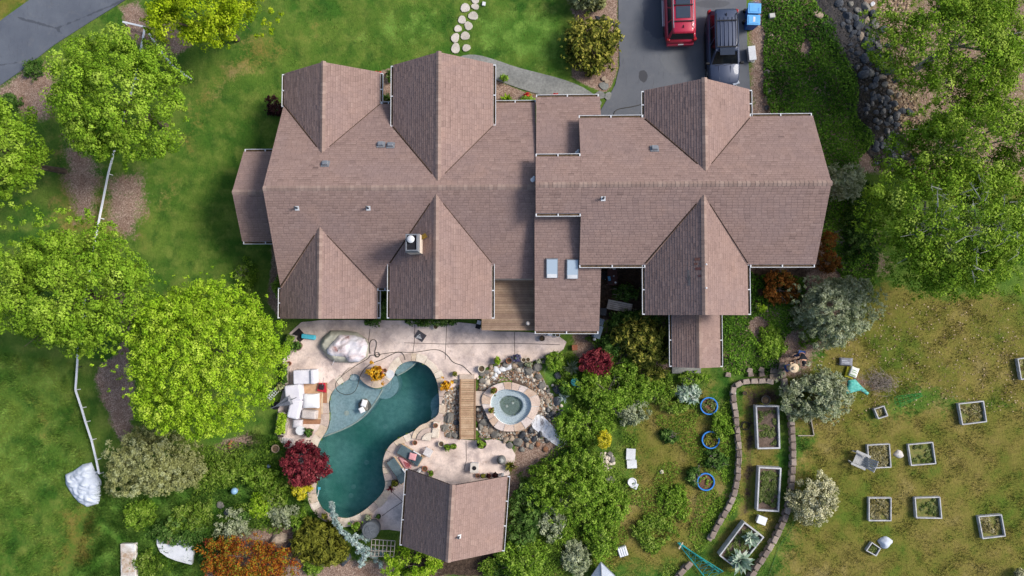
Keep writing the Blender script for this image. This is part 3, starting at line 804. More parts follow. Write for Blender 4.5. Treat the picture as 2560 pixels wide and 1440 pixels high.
# -- gutters
gutter(house, (-9.3, 12.58, 3.0), (-8.4, 12.58, 3.0), (0,1,0)); gutter(house, (-2.55, 12.58, 3.0), (LX1, 12.58, 3.0), (0,1,0))
gutter(house, (-9.4, 1.69, 3.09), (-8.5, 1.69, 3.09), (0,-1,0)); 
gutter(house, (-17.63, 9.9, 2.6), (LX0, 9.9, 2.6), (0,1,0)); gutter(house, (-17.63, 4.5, 2.6), (LX0+.2, 4.5, 2.6), (0,-1,0))
for cx, hf, ze, y0, y1 in ((-12.23,2.87,3.0,12.5,14.47), (-5.48,2.89,3.87,11.0,14.58), (-12.28,2.87,3.0,-.1,1.7), (-5.57,2.92,3.85,-.1,3.1), (8.88,2.9,4.7,11.1,12.66), (8.75,2.8,4.7,.12,2.9), (pc,ph,2.5,-2.9,.2)):
    gutter(house, (cx-hf, y0, ze), (cx-hf, y1, ze), (-1,0,0)); gutter(house, (cx+hf, y0, ze), (cx+hf, y1, ze), (1,0,0))
gutter(house, (RX0, 11.15, 4.7), (5.9, 11.15, 4.7), (0,1,0)); gutter(house, (11.8, 11.15, 4.7), (RX1-.05, 11.15, 4.7), (0,1,0))
gutter(house, (RX0, 2.9, 4.76), (5.95, 2.9, 4.76), (0,-1,0)); gutter(house, (11.7, 2.9, 4.76), (RX1-.05, 2.9, 4.76), (0,-1,0))
gutter(house, (-.12, 8.67, 6.065), (RX0, 8.67, 6.065), (0,1,0)); gutter(house, (-.12, 5.57, 6.23), (RX0, 5.57, 6.23), (0,-1,0))
gutter(house, (-.1, 12.83, 3.2), (3.55, 12.83, 3.2), (0,1,0)); gutter(house, (-.19, -.82, 2.9), (3.5, -.82, 2.9), (0,-1,0))
# -- windows and doors on the walls under the eaves
for x in (-12.1, -5.5): window(house, (x, .37, 1.5), 2.0, 1.5, 'y', -1, 3)
for x in (-12.23, -5.48): window(house, (x, 14.09 if x < -9 else 14.2, 1.6), 1.8, 1.4, 'y', 1, 2)
for x in (7.4, 10.2): window(house, (x, .58, 3.4), 1.2, 1.2, 'y', -1, 2)
for x in (13.4,): window(house, (x, 10.63, 3.2), 1.3, 1.1, 'y', 1, 2)
window(house, (1.6, -.33, 1.1), 2.4, 1.8, 'y', -1, 2)
window(house, (14.83, 7.0, 2.0), 1.4, 1.3, 'x', 1, 2)
for x in (7.4, 10.3):
    g = obj('garage_door', MB().box((x, 12.28, 1.1), (2.4, .08, 2.2)), WHITE, house)
    for i in range(4): obj('panel', MB().box((x, 12.325, .3+i*.54), (2.25, .02, .46)), mat('door_panel', C(214,212,206)), g)
d = obj('door', MB().box((-1.3, 2.72, 1.1), (.95, .08, 2.1)), mat('door_brown', C(96,70,52)), house)
obj('handle', MB().box((-.95, 2.66, 1.05), (.04, .06, .12)), METAL, d)
# -- things on the roofs
def on_plane(px, py, key):
    p0, n = PL[key]; o = Vector((0,0,CAMH)); d = ray(px, py); t = (p0-o).dot(n)/d.dot(n)
    return o+d*t, n
def slope_box(px, py, key, w, l, h, name, m, root=house, up=.0):
    """box lying on a roof plane; w across, l up-slope"""
    p, n = on_plane(px, py, key); side = n.cross(Vector((0,0,1))).normalized(); upv = side.cross(n).normalized()
    if upv.z < 0: upv = -upv
    p = p+n*(.03+up)
    pts = [p+side*sx*w/2+upv*sy*l/2+n*zz for zz in (0, h) for sx, sy in ((-1,-1),(1,-1),(1,1),(-1,1))]
    mb = MB().hexa(pts); 
    return obj(name, mb, m, root), p, n, side, upv
for x, y, kk in ((953,363,'LN'), (977,365,'LN'), (814,411,'LN'), (1636,373,'RN')):
    o, p, n, s, u = slope_box(x, y, kk, .46, .42, .03, 'roof_vent', METAL)
    mb = MB(); pts = [p+s*sx*q+u*sy*q*.85+n*zz for zz, q in ((.03,.17),(.17,.15)) for sx, sy in ((-1,-1),(1,-1),(1,1),(-1,1))]
    obj('hood', MB().hexa(pts), METAL, o, bevel=.02)
for x, y, kk in ((743,518,'LS'), (921,518,'LS'), (1508,494,'RS')):
    o, p, n, s, u = slope_box(x, y+2, kk, .24, .26, .02, 'vent_flashing', WHITE)
    obj('pipe', MB().tube([p, p+Vector((0,0,.38))], .055, 8), mat('pipe_dark', C(70,74,82)), o)
k2 = NT('skylight_glass', .15); k2.color(C(176,192,206)); k2.b.inputs['Specular IOR Level'].default_value = .6; SKG = k2.m
for x, y in ((1380,669),(1431,671)):
    o, p, n, s, u = slope_box(x, y, 'KS', .66, 1.14, .10, 'skylight', METAL)
    q = p+n*.10
    obj('pane', MB().hexa([q+s*sx*.29+u*sy*.53+n*zz for zz in (0,.02) for sx, sy in ((-1,-1),(1,-1),(1,1),(-1,1))]), SKG, o)
    q = q+n*.02-u*.44
    obj('sill', MB().hexa([q+s*sx*.28+u*sy*.11+n*zz for zz in (.002,.014) for sx, sy in ((-1,-1),(1,-1),(1,1),(-1,1))]), WHITE, o)
# chimney on the rear gable
a = P(1013,584,6.5); b = P(1047,630,6.5); cx, cy = (a.x+b.x)/2, (a.y+b.y)/2; wx, wy = b.x-a.x, a.y-b.y
chim = obj('chimney', MB().box((cx, cy, 5.6), (wx, wy, 1.5)), STUCCO, house)
mb = MB()
z0, z1, e = 6.3, 6.55, .06
mb.hexa([(cx-wx/2-.02,cy-wy/2-.02,z0),(cx+wx/2+.02,cy-wy/2-.02,z0),(cx+wx/2+.02,cy+wy/2+.02,z0),(cx-wx/2-.02,cy+wy/2+.02,z0),
         (cx-wx/2+e,cy-wy/2+e,z1),(cx+wx/2-e,cy-wy/2+e,z1),(cx+wx/2-e,cy+wy/2-e,z1),(cx-wx/2+e,cy+wy/2-e,z1)])
obj('chimney_cap', mb, METAL, chim)
for sx in (-1, 1): obj('cap_rim', MB().box((cx+sx*(wx/2-.08), cy, z1+.05), (.05, wy-.1, .11)), METAL, chim)
for sy in (-1, 1): obj('cap_rim', MB().box((cx, cy+sy*(wy/2-.08), z1+.052), (wx-.22, .05, .11)), METAL, chim)
obj('flue_plate', MB().box((cx, cy, z1+.01), (wx-.2, wy-.2, .02)), DARK, chim)
obj('flue', MB().lathe((cx-.03, cy+.17, z1+.02), [(.13,0),(.13,.12),(.2,.13),(.2,.17),(.12,.22),(.02,.24)], 18), WHITE, chim, smooth=False)
obj('moss', MB().box((cx+.5, cy+.45, 5.6), (.3, .25, .1), .5), mat('moss', C(120,92,30), C(96,80,30), 9, .95, .6), chim)
# leaf debris lying in the valleys, patched shingles
DEB = mat('valley_debris', C(84,66,50), C(60,46,38), 6, .95)
def debris(c, half, zr, ze, zm, ym, sl_, sy, ridge_full=True):
    for sx in (-1, 1):
        pts = []
        for i in range(9):
            f = i/8; z = zr+(ze-zr)*f; y = ym+sy*(zm-z)/sl_; pts.append(Vector((c+sx*half*f, y, z+.045)))
        n0 = len(pts)
        obj('valley_debris', MB().tube(pts[1:], .018 if sx > 0 else .03, 4, .045 if sx < 0 else .02), DEB, house)
debris(-12.23, 2.87, 4.8, 3.0, 6.0, YR, 3.0/5.53, 1); debris(-5.48, 2.89, 5.78, 3.87, 6.0, YR, 3.0/5.53, 1)
debris(-12.28, 2.87, 4.9, 3.1, 6.0, YR, 2.91/5.36, -1); debris(-5.57, 2.92, 5.8, 3.85, 6.0, YR, 2.91/5.36, -1)
debris(8.88, 2.9, 6.58, 4.75, 7.0, YQ, 2.3/4.18, 1); debris(8.75, 2.8, 6.7, 4.8, 7.0, YQ, 2.24/4.07, -1)
for x, y, w_, l_, cc_ in ((1722,688,.12,.55,C(128,120,118)),(1724,702,.12,.5,C(126,120,120)),(1744,648,.3,.14,C(138,96,84)),(1746,672,.34,.14,C(128,84,78)),(1750,690,.2,.12,C(112,80,80)),(1740,660,.2,.12,C(140,100,88))):
    p, n = on_plane(x, y, 'G4-'); side = n.cross(Vector((0,0,1))).normalized(); upv = side.cross(n).normalized(); p = p+n*.034
    obj('patched_shingle', MB().hexa([p+side*sx*l_/2+upv*sy*w_/2+n*zz for zz in (0,.008) for sx, sy in ((-1,-1),(1,-1),(1,1),(-1,1))]), mat('patch_%d_%d' % (x, y), cc_, rough=.95), house)
# flood lights / dish
for x, y, z in ((1332,450,6.3),(1443,383,5.3)):
    p = P(x, y, z); mb = MB(); mb.lathe(p, [(.02,-.1),(.09,-.02),(.13,.06),(.1,.09),(.02,.1)], 12); mb.tube([p, p+Vector((.22,.0,-.05))], .025, 6); mb.lathe(p+Vector((.06,.14,0)), [(.01,-.03),(.07,.0),(.07,.05),(.01,.07)], 10)
    obj('flood_light', mb, WHITE, house, smooth=False)
for x, y in ((1765,661),(1765,720)):
    p, n = on_plane(x, y, 'G4+'); obj('vent_cap', MB().lathe(p, [(.05,0),(.05,.1),(.02,.12)], 8), WHITE, house)

# ================================================================== POOL HOUSE
ph_ = thing('pool_house', 'small detached pool house with a single brown shingled gable roof', 'house', P(1137,1290))
ez, rz = 2.5, 5.1
NW, SW = P(1020,1173,ez), P(1006,1364,ez); NE, SE = P(1268,1190,ez), P(1254,1378,ez); RN, RS_ = P(1131,1214,rz), P(1120,1406,rz)
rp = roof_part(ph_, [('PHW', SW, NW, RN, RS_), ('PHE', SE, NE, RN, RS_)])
ridge_caps(rp, RS_, RN, step=.21)
gutter(ph_, SW, NW, (-1,.05,0)); gutter(ph_, SE, NE, (1,-.05,0))
mid = (NW+SE)/2
def ins(p, z, k=.84): return (mid.x+(p.x-mid.x)*k, mid.y+(p.y-mid.y)*k-(1.35 if p.y > mid.y else 0), z)
mb = MB(); zi = 2.75
rn, rs = ins(RN, rz-.45), ins(RS_, rz-.45)
A = [ins(NW,0), ins(SW,0), ins(SE,0), ins(NE,0)]; B = [ins(NW,zi), ins(SW,zi), ins(SE,zi), ins(NE,zi)]
for i in range(4): mb.quad(A[i], A[(i+1) % 4], B[(i+1) % 4], B[i])
mb.poly([B[0], B[3], rn]); mb.poly([B[1], B[2], rs])
obj('wall', mb, SIDING, ph_)
for q in (NW, NE): obj('porch_post', MB().box((mid.x+(q.x-mid.x)*.88, mid.y+(q.y-mid.y)*.78, 1.25), (.14,.14,2.5)), WHITE, ph_)
o, p, n, s, u = slope_box(1147,1341,'PHE', .22, .24, .02, 'vent_flashing', WHITE, ph_)
obj('pipe', MB().tube([p, p+Vector((0,0,.35))], .05, 8), MATS['pipe_dark'], o)
q = Vector(ins(SW, 0)).lerp(Vector(ins(NW, 0)), .5)
d = obj('door', MB().box((q.x-.05, q.y, 1.05), (.08, 1.6, 2.1), .03), WHITE, ph_); obj('pane', MB().box((q.x-.1, q.y, 1.2), (.02, 1.3, 1.5), .03), GLASS, d)

# ================================================================== DECK
DZ = 2.45
deck = thing('deck', 'raised brown boarded deck tucked between the rear gable and the link roof', 'deck', (P(1270,760,DZ).x, P(1270,760,DZ).y, 0))
DK = [mat('deck_a', C(156,132,112), C(142,118,98), 3, .8, .2, 20), mat('deck_b', C(166,142,120), C(150,126,106), 3, .8, .2, 20), mat('deck_c', C(148,124,106), C(134,110,94), 3, .8, .2, 20)]
a = P(1204,826,DZ); b = P(1337,690,DZ); y = a.y
while y < b.y+.4:
    xo = a.x
    obj('plank', MB().box(((xo+b.x)/2, y+.07, DZ-.025), (b.x-xo, .132, .05)), DK[rnd.randint(0,2)], deck); y += .142
obj('joist_frame', MB().box(((a.x+b.x)/2, (a.y+b.y)/2+.15, DZ-.15), (b.x-a.x-.1, b.y-a.y+.2, .18)), mat('deck_dark', C(70,56,46)), deck)
for px in (a.x+.12, b.x-.2): obj('post', MB().box((px, a.y+.15, (DZ-.24)/2), (.14,.14,DZ-.24)), mat('deck_post', C(150,128,108)), deck)
# ================================================================== VEGETATION
BARK = mat('bark', C(104,92,80), C(78,68,60), 4, .95, .6, 18)
LICHEN = mat('lichen_bark', C(176,178,168), C(128,128,120), 3, .95, .5, 18)
TWIG = mat('twig', C(150,140,132), C(112,102,96), 6, .95)
def waves(g, n=6, lo=1.0, hi=3.0):
    k = g.normal(size=(n, 3)); k /= np.linalg.norm(k, axis=1)[:,None]; k *= g.uniform(lo, hi, n)[:,None]; ph = g.uniform(0, 6.28, n)
    return lambda p: np.sin(p @ k.T + ph).mean(1)*math.sqrt(n/2)*1.0
def leaves(g, cen, rad, n_per, size, flat=.6, up=.7, elong=1.0, ctint=None, outw=.6, vary=.35, axis=None, shell=.45, jit=.45):
    """diamond leaves around clump centres; returns V, F, tint"""
    N = len(cen); idx = np.repeat(np.arange(N), n_per); K = len(idx)
    o = g.normal(size=(K, 3)); o /= np.linalg.norm(o, axis=1)[:,None]; o *= (g.uniform(size=K)**shell)[:,None]
    r = rad[idx] if hasattr(rad, '__len__') else np.full(K, rad)
    off = o*r[:,None]; off[:,2] *= flat
    p = cen[idx]+off
    nrm = o*outw+g.normal(size=(K, 3))*jit; nrm[:,2] += up; nrm /= np.linalg.norm(nrm, axis=1)[:,None]
    if axis is None: t = g.normal(size=(K, 3))
    else: t = axis[idx]+g.normal(size=(K, 3))*.35
    t -= nrm*(t*nrm).sum(1)[:,None]; t /= np.linalg.norm(t, axis=1)[:,None]+1e-9; b = np.cross(nrm, t)
    s = size*g.uniform(.6, 1.35, K)
    L = (s*.5*elong)[:,None]; Wd = (s*.36)[:,None]
    V = np.stack([p-t*L, p+b*Wd-t*L*.1, p+t*L, p-b*Wd-t*L*.1], 1).reshape(-1, 3)
    F = np.arange(K*4).reshape(-1, 4)
    ct = (ctint if ctint is not None else g.uniform(.2, .8, N))[idx]
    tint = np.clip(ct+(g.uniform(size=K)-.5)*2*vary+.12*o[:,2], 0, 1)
    return V, F, tint
def crown(g, c, rx, ry, rz, n, lobe=.2, gap=.0, inner=.55, low=-.35, wl=1.3):
    """clump centres in a lobed dome"""
    w = waves(g, 7, 1.5, 4.5); hole = waves(g, 7, wl, wl*2.2); out = []
    while len(out) < n:
        d = g.normal(size=(n*3, 3)); d /= np.linalg.norm(d, axis=1)[:,None]; d = d[d[:,2] > low]
        r = (inner**2+(1-inner**2)*g.uniform(size=len(d)))**.5
        q = d*(r*(1+lobe*w(d)))[:,None]*np.array([rx, ry, rz])
        if gap: q = q[(hole(q) > -1.1+gap*1.6) | (g.uniform(size=len(q)) < .12)]
        out += list(q)
    q = np.array(out[:n])
    return q+np.array(c), q
def limbs(root, g, base, top, reach, n, r0, mt, name='trunk', sub=2, crown_r=(1,1,1)):
    mb = MB(); b = Vector(base); t = Vector(top)
    mid = b.lerp(t, .5)+Vector((g.normal()*.15, g.normal()*.15, 0))
    mb.tube([b, mid, t], r0, 8, r0*.6)
    for i in range(n):
        a = 6.283*(i+g.uniform(-.3,.3))/n; f = g.uniform(.35, .95)
        s = b.lerp(t, f); e = Vector((t.x+math.cos(a)*reach[0]*g.uniform(.6,.95), t.y+math.sin(a)*reach[1]*g.uniform(.6,.95), t.z+reach[2]*g.uniform(-.1,.55)))
        m1 = s.lerp(e, .5)+Vector((g.normal()*.2, g.normal()*.2, .3)); mb.tube([s, m1, e], r0*.42, 5, r0*.09)
        for j in range(sub):
            f2 = g.uniform(.35,.85); s2 = m1.lerp(e, (f2-.3)); e2 = s2+Vector((g.normal()*reach[0]*.28, g.normal()*reach[1]*.28, g.uniform(.1,.6)*reach[2]*.5))
            mb.tube([s2, s2.lerp(e2,.5)+Vector((g.normal()*.1,g.normal()*.1,.05)), e2], r0*.2, 4, r0*.05)
    return obj(name, mb, mt, root)
OAK = [C(82,118,28), C(116,154,38), C(144,178,52), C(170,196,78)]
OAK2 = [C(96,126,14), C(140,168,22), C(170,192,34), C(192,206,58)]
OAKR = [C(76,110,24), C(108,144,36), C(138,170,50), C(168,190,80)]
MAPLE = [C(92,132,24), C(132,172,34), C(162,196,48), C(190,212,80)]
leafmat('oak_leaf', OAK, .2); leafmat('oak_leaf_yellow', OAK2, .2); leafmat('oak_leaf_deep', OAKR, .22); leafmat('maple_leaf', MAPLE, .2)
LUMP = dict(outw=1.2, up=.35, shell=.22, jit=.28)
def tree(name, label, px, py, rx, ry, zc, rz, n, npl, lf, mname, seed, cat='tree', group=None, gap=.25, crad=.42, flat=.55, trunk=BARK, limbn=7, r0=.2, lobe=.2, inner=.5, up=.8, elong=1.0, vary=.18, extra=0, low=-.35, foliage='crown', outw=.6, base=None, shell=.45, jit=.45):
    g = np.random.default_rng(seed); c = P(px, py, zc); mx = M(rx, zc); my = M(ry, zc)
    root = thing(name, label, cat, (c.x, c.y, 0), group)
    cen, rel = crown(g, c, mx*.96, my*.96, rz, n, lobe, gap, inner, low)
    hgt = (rel[:,2]/rz)
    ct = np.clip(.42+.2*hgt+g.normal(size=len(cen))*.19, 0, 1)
    V, F, t = leaves(g, cen, g.uniform(.65, 1.3, len(cen))*crad, npl, lf, flat, up, elong, ct, outw, vary, None, shell, jit)
    if extra:
        c2, _ = crown(g, c, mx*1.02, my*1.02, rz, extra, lobe*1.3, 0, .8, low)
        V2, F2, t2 = leaves(g, c2, crad*.4, max(4, npl//5), lf, flat, up, elong, None, outw, vary)
        F2 = F2+len(V); V = np.concatenate([V, V2]); F = np.concatenate([F, F2]); t = np.concatenate([t, t2])
    V[:,2] = np.maximum(V[:,2], .03)
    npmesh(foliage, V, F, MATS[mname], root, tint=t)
    if limbn: limbs(root, g, (c.x, c.y, -.05), (c.x+g.normal()*.2, c.y+g.normal()*.2, zc-rz*.15), (mx*.8, my*.8, rz), limbn, r0, trunk)
    return root
GT = 'oaks growing around the lot'
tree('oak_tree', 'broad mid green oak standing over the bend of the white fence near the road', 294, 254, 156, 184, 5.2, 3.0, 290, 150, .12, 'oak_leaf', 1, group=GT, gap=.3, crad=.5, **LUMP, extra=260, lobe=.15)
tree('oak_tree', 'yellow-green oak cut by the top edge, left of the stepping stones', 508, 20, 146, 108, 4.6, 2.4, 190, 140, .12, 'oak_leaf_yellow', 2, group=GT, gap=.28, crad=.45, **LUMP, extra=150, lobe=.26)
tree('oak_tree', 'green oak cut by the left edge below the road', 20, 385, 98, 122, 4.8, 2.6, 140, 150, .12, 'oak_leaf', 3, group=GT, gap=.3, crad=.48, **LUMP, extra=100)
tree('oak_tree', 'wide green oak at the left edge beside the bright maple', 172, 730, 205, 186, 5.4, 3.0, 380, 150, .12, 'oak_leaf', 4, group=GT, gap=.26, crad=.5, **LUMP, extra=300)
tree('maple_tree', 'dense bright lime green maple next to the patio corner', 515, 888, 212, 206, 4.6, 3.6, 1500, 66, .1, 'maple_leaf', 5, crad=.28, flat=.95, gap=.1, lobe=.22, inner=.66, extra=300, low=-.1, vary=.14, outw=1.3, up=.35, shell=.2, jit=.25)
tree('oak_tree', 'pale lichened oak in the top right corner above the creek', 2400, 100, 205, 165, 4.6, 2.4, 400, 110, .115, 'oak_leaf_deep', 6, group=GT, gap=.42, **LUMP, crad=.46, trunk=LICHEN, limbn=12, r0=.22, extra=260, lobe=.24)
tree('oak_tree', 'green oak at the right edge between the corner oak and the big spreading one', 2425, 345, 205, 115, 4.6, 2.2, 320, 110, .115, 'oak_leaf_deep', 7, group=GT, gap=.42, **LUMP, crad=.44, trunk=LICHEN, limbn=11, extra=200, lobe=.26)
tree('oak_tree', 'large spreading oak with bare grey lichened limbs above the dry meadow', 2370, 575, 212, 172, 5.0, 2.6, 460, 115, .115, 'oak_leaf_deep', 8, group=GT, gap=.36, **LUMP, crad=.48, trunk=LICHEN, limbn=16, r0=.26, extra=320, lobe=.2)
# bare lichen twigs showing through the big oak belong to it
big = [o for o in COL.objects if o.get('label', '').startswith('large spreading oak')][0]
g = np.random.default_rng(80); mb = MB(); c = P(2375,570,5.0)
for i in range(60):
    a = g.uniform(0, 6.28); r = g.uniform(.3, 3.2); s = Vector((c.x+.6+r*math.cos(a), c.y+r*.8*math.sin(a), 6.2+g.uniform(0, 1.2))); e = s+Vector((g.normal()*.55, g.normal()*.55, g.uniform(.1,.5)))
    mb.tube([s, s.lerp(e,.5)+Vector((g.normal()*.1,g.normal()*.1,0)), e], .03, 4, .008)
    for j in range(3):
        q = s.lerp(e, g.uniform(.4,1)); mb.tube([q, q+Vector((g.normal()*.2,g.normal()*.2,g.uniform(0,.2)))], .016, 3, .005)
obj('twig', mb, LICHEN, big, kind='stuff')

# ---- smaller trees and shrubs
leafmat('red_maple_leaf', [C(70,20,30), C(104,34,46), C(136,52,60), C(158,78,82)], .25)
leafmat('olive_leaf', [C(112,126,86), C(148,160,118), C(174,182,144), C(200,206,172)], .3)
leafmat('cream_leaf', [C(96,104,70), C(176,174,128), C(214,210,170), C(232,228,196)], .25)
leafmat('conifer_gold', [C(112,118,68), C(142,146,88), C(162,166,110), C(182,188,142)], .2)
leafmat('orange_leaf', [C(76,58,26), C(128,78,32), C(158,98,44), C(120,112,50)], .25)
leafmat('firebush_leaf', [C(104,40,34), C(168,84,30), C(188,130,42), C(128,140,46)], .25)
leafmat('shrub_leaf', [C(80,114,32), C(112,150,44), C(140,174,58), C(170,196,88)], .35)
leafmat('dark_shrub_leaf', [C(44,74,28), C(66,102,38), C(92,126,54), C(124,152,80)], .3)
leafmat('lime_shrub_leaf', [C(84,120,22), C(130,170,34), C(164,198,50), C(192,214,84)], .3)
leafmat('yellow_leaf', [C(146,140,20), C(200,190,36), C(226,214,56), C(236,228,98)], .3)
leafmat('rhodo_leaf', [C(40,58,24), C(88,98,36), C(140,142,52), C(186,178,84)], .2)
leafmat('yew_frond', [C(48,54,18), C(86,90,28), C(118,120,40), C(140,142,58)], .15)
leafmat('blue_needle', [C(96,118,114), C(136,158,152), C(168,188,182), C(198,212,206)], .1)
leafmat('silver_leaf', [C(110,140,116), C(150,176,150), C(180,198,176), C(206,216,200)], .2)
leafmat('maroon_leaf', [C(34,18,22), C(52,28,32), C(74,40,44), C(92,60,54)], .2)
leafmat('flower_orange', [C(150,84,20), C(214,146,24), C(236,180,40), C(244,208,90)], .2)
leafmat('flower_red', [C(150,16,20), C(206,28,34), C(226,54,54), C(232,100,90)], .2)
leafmat('lavender', [C(60,66,84), C(96,98,130), C(122,116,164), C(120,140,90)], .2)
def shrub(name, label, px, py, rx, ry, h, mname, seed, n=None, npl=26, lf=.1, cat='shrub', group=None, gap=.25, crad=.2, flat=.8, lobe=.34, up=.6, elong=1.2, inner=.45, limbn=5, r0=.05, trunk=TWIG, vary=.32, extra=0, outw=.6):
    zc = h*.42; n = n or int(max(14, 16*M(rx)*M(ry)/(crad*crad*3.2)))
    return tree(name, label, px, py, rx, ry, zc, h*.58, n, npl, lf, mname, seed, cat, group, gap, crad, flat, trunk, limbn, r0, lobe, inner, up, elong, vary, extra, -.6, 'foliage', outw)
shrub('japanese_maple', 'purple-red lace-leaf maple leaning over the pool edge', 765, 1158, 60, 56, 2.2, 'red_maple_leaf', 20, lf=.09, npl=40, crad=.22, elong=2.0, cat='tree', gap=.1, trunk=LICHEN)
shrub('japanese_maple', 'dark red lace-leaf maple among shrubs below the grill', 1486, 905, 44, 38, 1.9, 'red_maple_leaf', 21, lf=.09, npl=36, crad=.2, elong=2.0, cat='tree')
shrub('olive_tree', 'large grey-green olive tree at the corner of the dry meadow', 2082, 768, 96, 88, 2.9, 'olive_leaf', 22, lf=.085, npl=44, crad=.24, elong=2.2, gap=.36, cat='tree', lobe=.36, extra=320)
shrub('olive_tree', 'smaller grey-green olive tree beside the right retaining wall', 2043, 985, 72, 68, 2.4, 'olive_leaf', 23, lf=.085, npl=40, crad=.22, elong=2.2, gap=.42, cat='tree', lobe=.36, extra=240)
shrub('grey_shrub', 'dull grey-green shrub against the right end of the main roof', 2108, 455, 46, 52, 2.0, 'olive_leaf', 24, lf=.09, npl=20, crad=.2, elong=2.4, gap=.35)
shrub('flowering_shrub', 'cream flowering bush growing over the right retaining wall', 2030, 1240, 57, 68, 2.0, 'cream_leaf', 25, lf=.09, npl=40, crad=.2, gap=.2, lobe=.14)
shrub('corner_shrub', 'cream flowering twig tip at the bottom right corner', 2550, 1436, 14, 12, .8, 'cream_leaf', 26, lf=.09, crad=.15)
shrub('golden_conifer', 'sprawling grey-gold conifer below the lime maple', 392, 1162, 122, 76, 2.2, 'conifer_gold', 27, lf=.075, npl=60, crad=.24, elong=1.8, gap=.2, lobe=.42, extra=350, vary=.2)
shrub('orange_shrub', 'orange-leaved shrub in the shaded corner behind the garage gable', 1953, 722, 48, 40, 1.5, 'orange_leaf', 28, lf=.09, npl=22, gap=.45, crad=.18)
shrub('orange_shrub', 'small orange shrub by the right end of the roof', 2072, 602, 22, 24, 1.4, 'orange_leaf', 29, lf=.09, npl=20, gap=.3, crad=.16)
shrub('orange_shrub', 'rusty orange shrub between the roof corner and the olive tree', 2074, 655, 32, 26, 1.4, 'orange_leaf', 30, lf=.09, npl=22, gap=.35, crad=.16)
shrub('fire_bush', 'red, orange and green mounded bush at the bottom edge', 615, 1405, 128, 62, 1.9, 'firebush_leaf', 31, lf=.09, npl=40, crad=.26, gap=.25, lobe=.34, vary=.5, extra=150)
shrub('yew_bush', 'dark olive conifer with radiating fronds below the pool', 802, 1352, 72, 62, 1.5, 'yew_frond', 32, lf=.13, npl=26, crad=.2, elong=2.6, gap=.2, lobe=.3)
shrub('lime_shrub', 'fresh lime green shrub at the bottom edge left of the pool house', 1040, 1408, 76, 46, 1.8, 'lime_shrub_leaf', 33, lf=.1, npl=30, crad=.22, gap=.15)
shrub('yellow_bush', 'round bright yellow bush between the purple maple and the pool end', 755, 1222, 26, 23, .9, 'yellow_leaf', 34, lf=.07, npl=40, crad=.14, gap=0)
shrub('yellow_bush', 'bright yellow bush among the green shrubs by the white panel', 1510, 1097, 25, 23, 2.1, 'yellow_leaf', 35, lf=.07, npl=36, crad=.13, gap=.1)
shrub('rhododendron', 'loose yellow and dark green shrub in the mulched bed by the driveway', 1478, 118, 72, 66, 1.9, 'rhodo_leaf', 36, lf=.13, npl=24, crad=.22, elong=1.7, gap=.34, lobe=.3, vary=.45, extra=80)
shrub('frond_conifer', 'yellow-green drooping conifer cut by the top edge beside the driveway', 1472, -8, 56, 28, 1.8, 'conifer_gold', 37, lf=.14, npl=26, crad=.2, elong=2.4, gap=.1)
shrub('maroon_shrub', 'dark maroon shrub at the front left corner of the house', 684, 268, 22, 24, 1.1, 'maroon_leaf', 38, lf=.09, crad=.16)
shrub('laurel', 'bluish dark green sapling hidden behind the lime maple', 612, 768, 40, 26, 1.8, 'dark_shrub_leaf', 39, lf=.12, crad=.2, gap=.3)
shrub('low_shrub', 'faint green bush on the shaded lawn left of the house', 612, 690, 34, 38, .5, 'shrub_leaf', 40, lf=.09, npl=18, crad=.2, gap=.3)
shrub('climber', 'green climber poking out under the left eave above the patio corner', 694, 715, 10, 34, 1.6, 'shrub_leaf', 41, lf=.1, crad=.14)
GS = 'shrubs between the spa and the vegetable garden'
shrub('green_shrub', 'large bright green shrub mass right of the pool house', 1440, 1225, 104, 96, 2.0, 'shrub_leaf', 42, lf=.1, npl=30, crad=.22, gap=.42, lobe=.4, group=GS, extra=150)
shrub('green_shrub', 'green shrub below the red maple and above the spa waterfall', 1525, 985, 96, 62, 1.6, 'shrub_leaf', 43, lf=.1, npl=28, crad=.22, gap=.4, group=GS, lobe=.4)
shrub('green_shrub', 'green shrub right beside the spa waterfall', 1462, 1070, 66, 62, 1.4, 'shrub_leaf', 44, lf=.1, npl=28, crad=.22, gap=.2, group=GS)
shrub('green_shrub', 'green shrub at the right eave of the pool house', 1318, 1275, 48, 92, 1.3, 'dark_shrub_leaf', 45, lf=.11, npl=26, crad=.22, gap=.25, group=GS, elong=2.)
shrub('green_shrub', 'dark and light green shrub at the bottom edge, right of the pool house', 1300, 1390, 76, 56, 1.8, 'shrub_leaf', 46, lf=.1, npl=28, crad=.22, gap=.25, group=GS)
shrub('green_shrub', 'green shrub at the bottom edge beside the grey cold frame', 1500, 1340, 48, 64, 1.3, 'shrub_leaf', 47, lf=.1, npl=26, crad=.2, gap=.3, group=GS)
shrub('sage_bush', 'pale wispy grey bush at the bottom edge above the cold frame', 1435, 1390, 46, 42, 1.0, 'olive_leaf', 48, lf=.1, npl=20, crad=.2, elong=2.6, gap=.3)
shrub('golden_shrub', 'olive and gold feathery shrub between the link roof and the garage porch', 1590, 850, 76, 60, 1.7, 'rhodo_leaf', 49, lf=.12, npl=26, crad=.22, elong=2.4, gap=.2, vary=.5)
shrub('green_shrub', 'dark green shrub under the garage gable in the courtyard', 1575, 800, 70, 34, 1.2, 'dark_shrub_leaf', 50, lf=.1, npl=22, crad=.2, gap=.25, group=GS)
shrub('green_shrub', 'dark green bush in the shady courtyard above the white bench', 1560, 728, 42, 22, 1.0, 'dark_shrub_leaf', 51, lf=.1, npl=18, crad=.18, gap=.35, group=GS)
shrub('lime_shrub', 'tall lime green sprig in front of the dark red maple', 1477, 935, 18, 30, 1.6, 'lime_shrub_leaf', 52, lf=.09, npl=20, crad=.15, gap=.2)
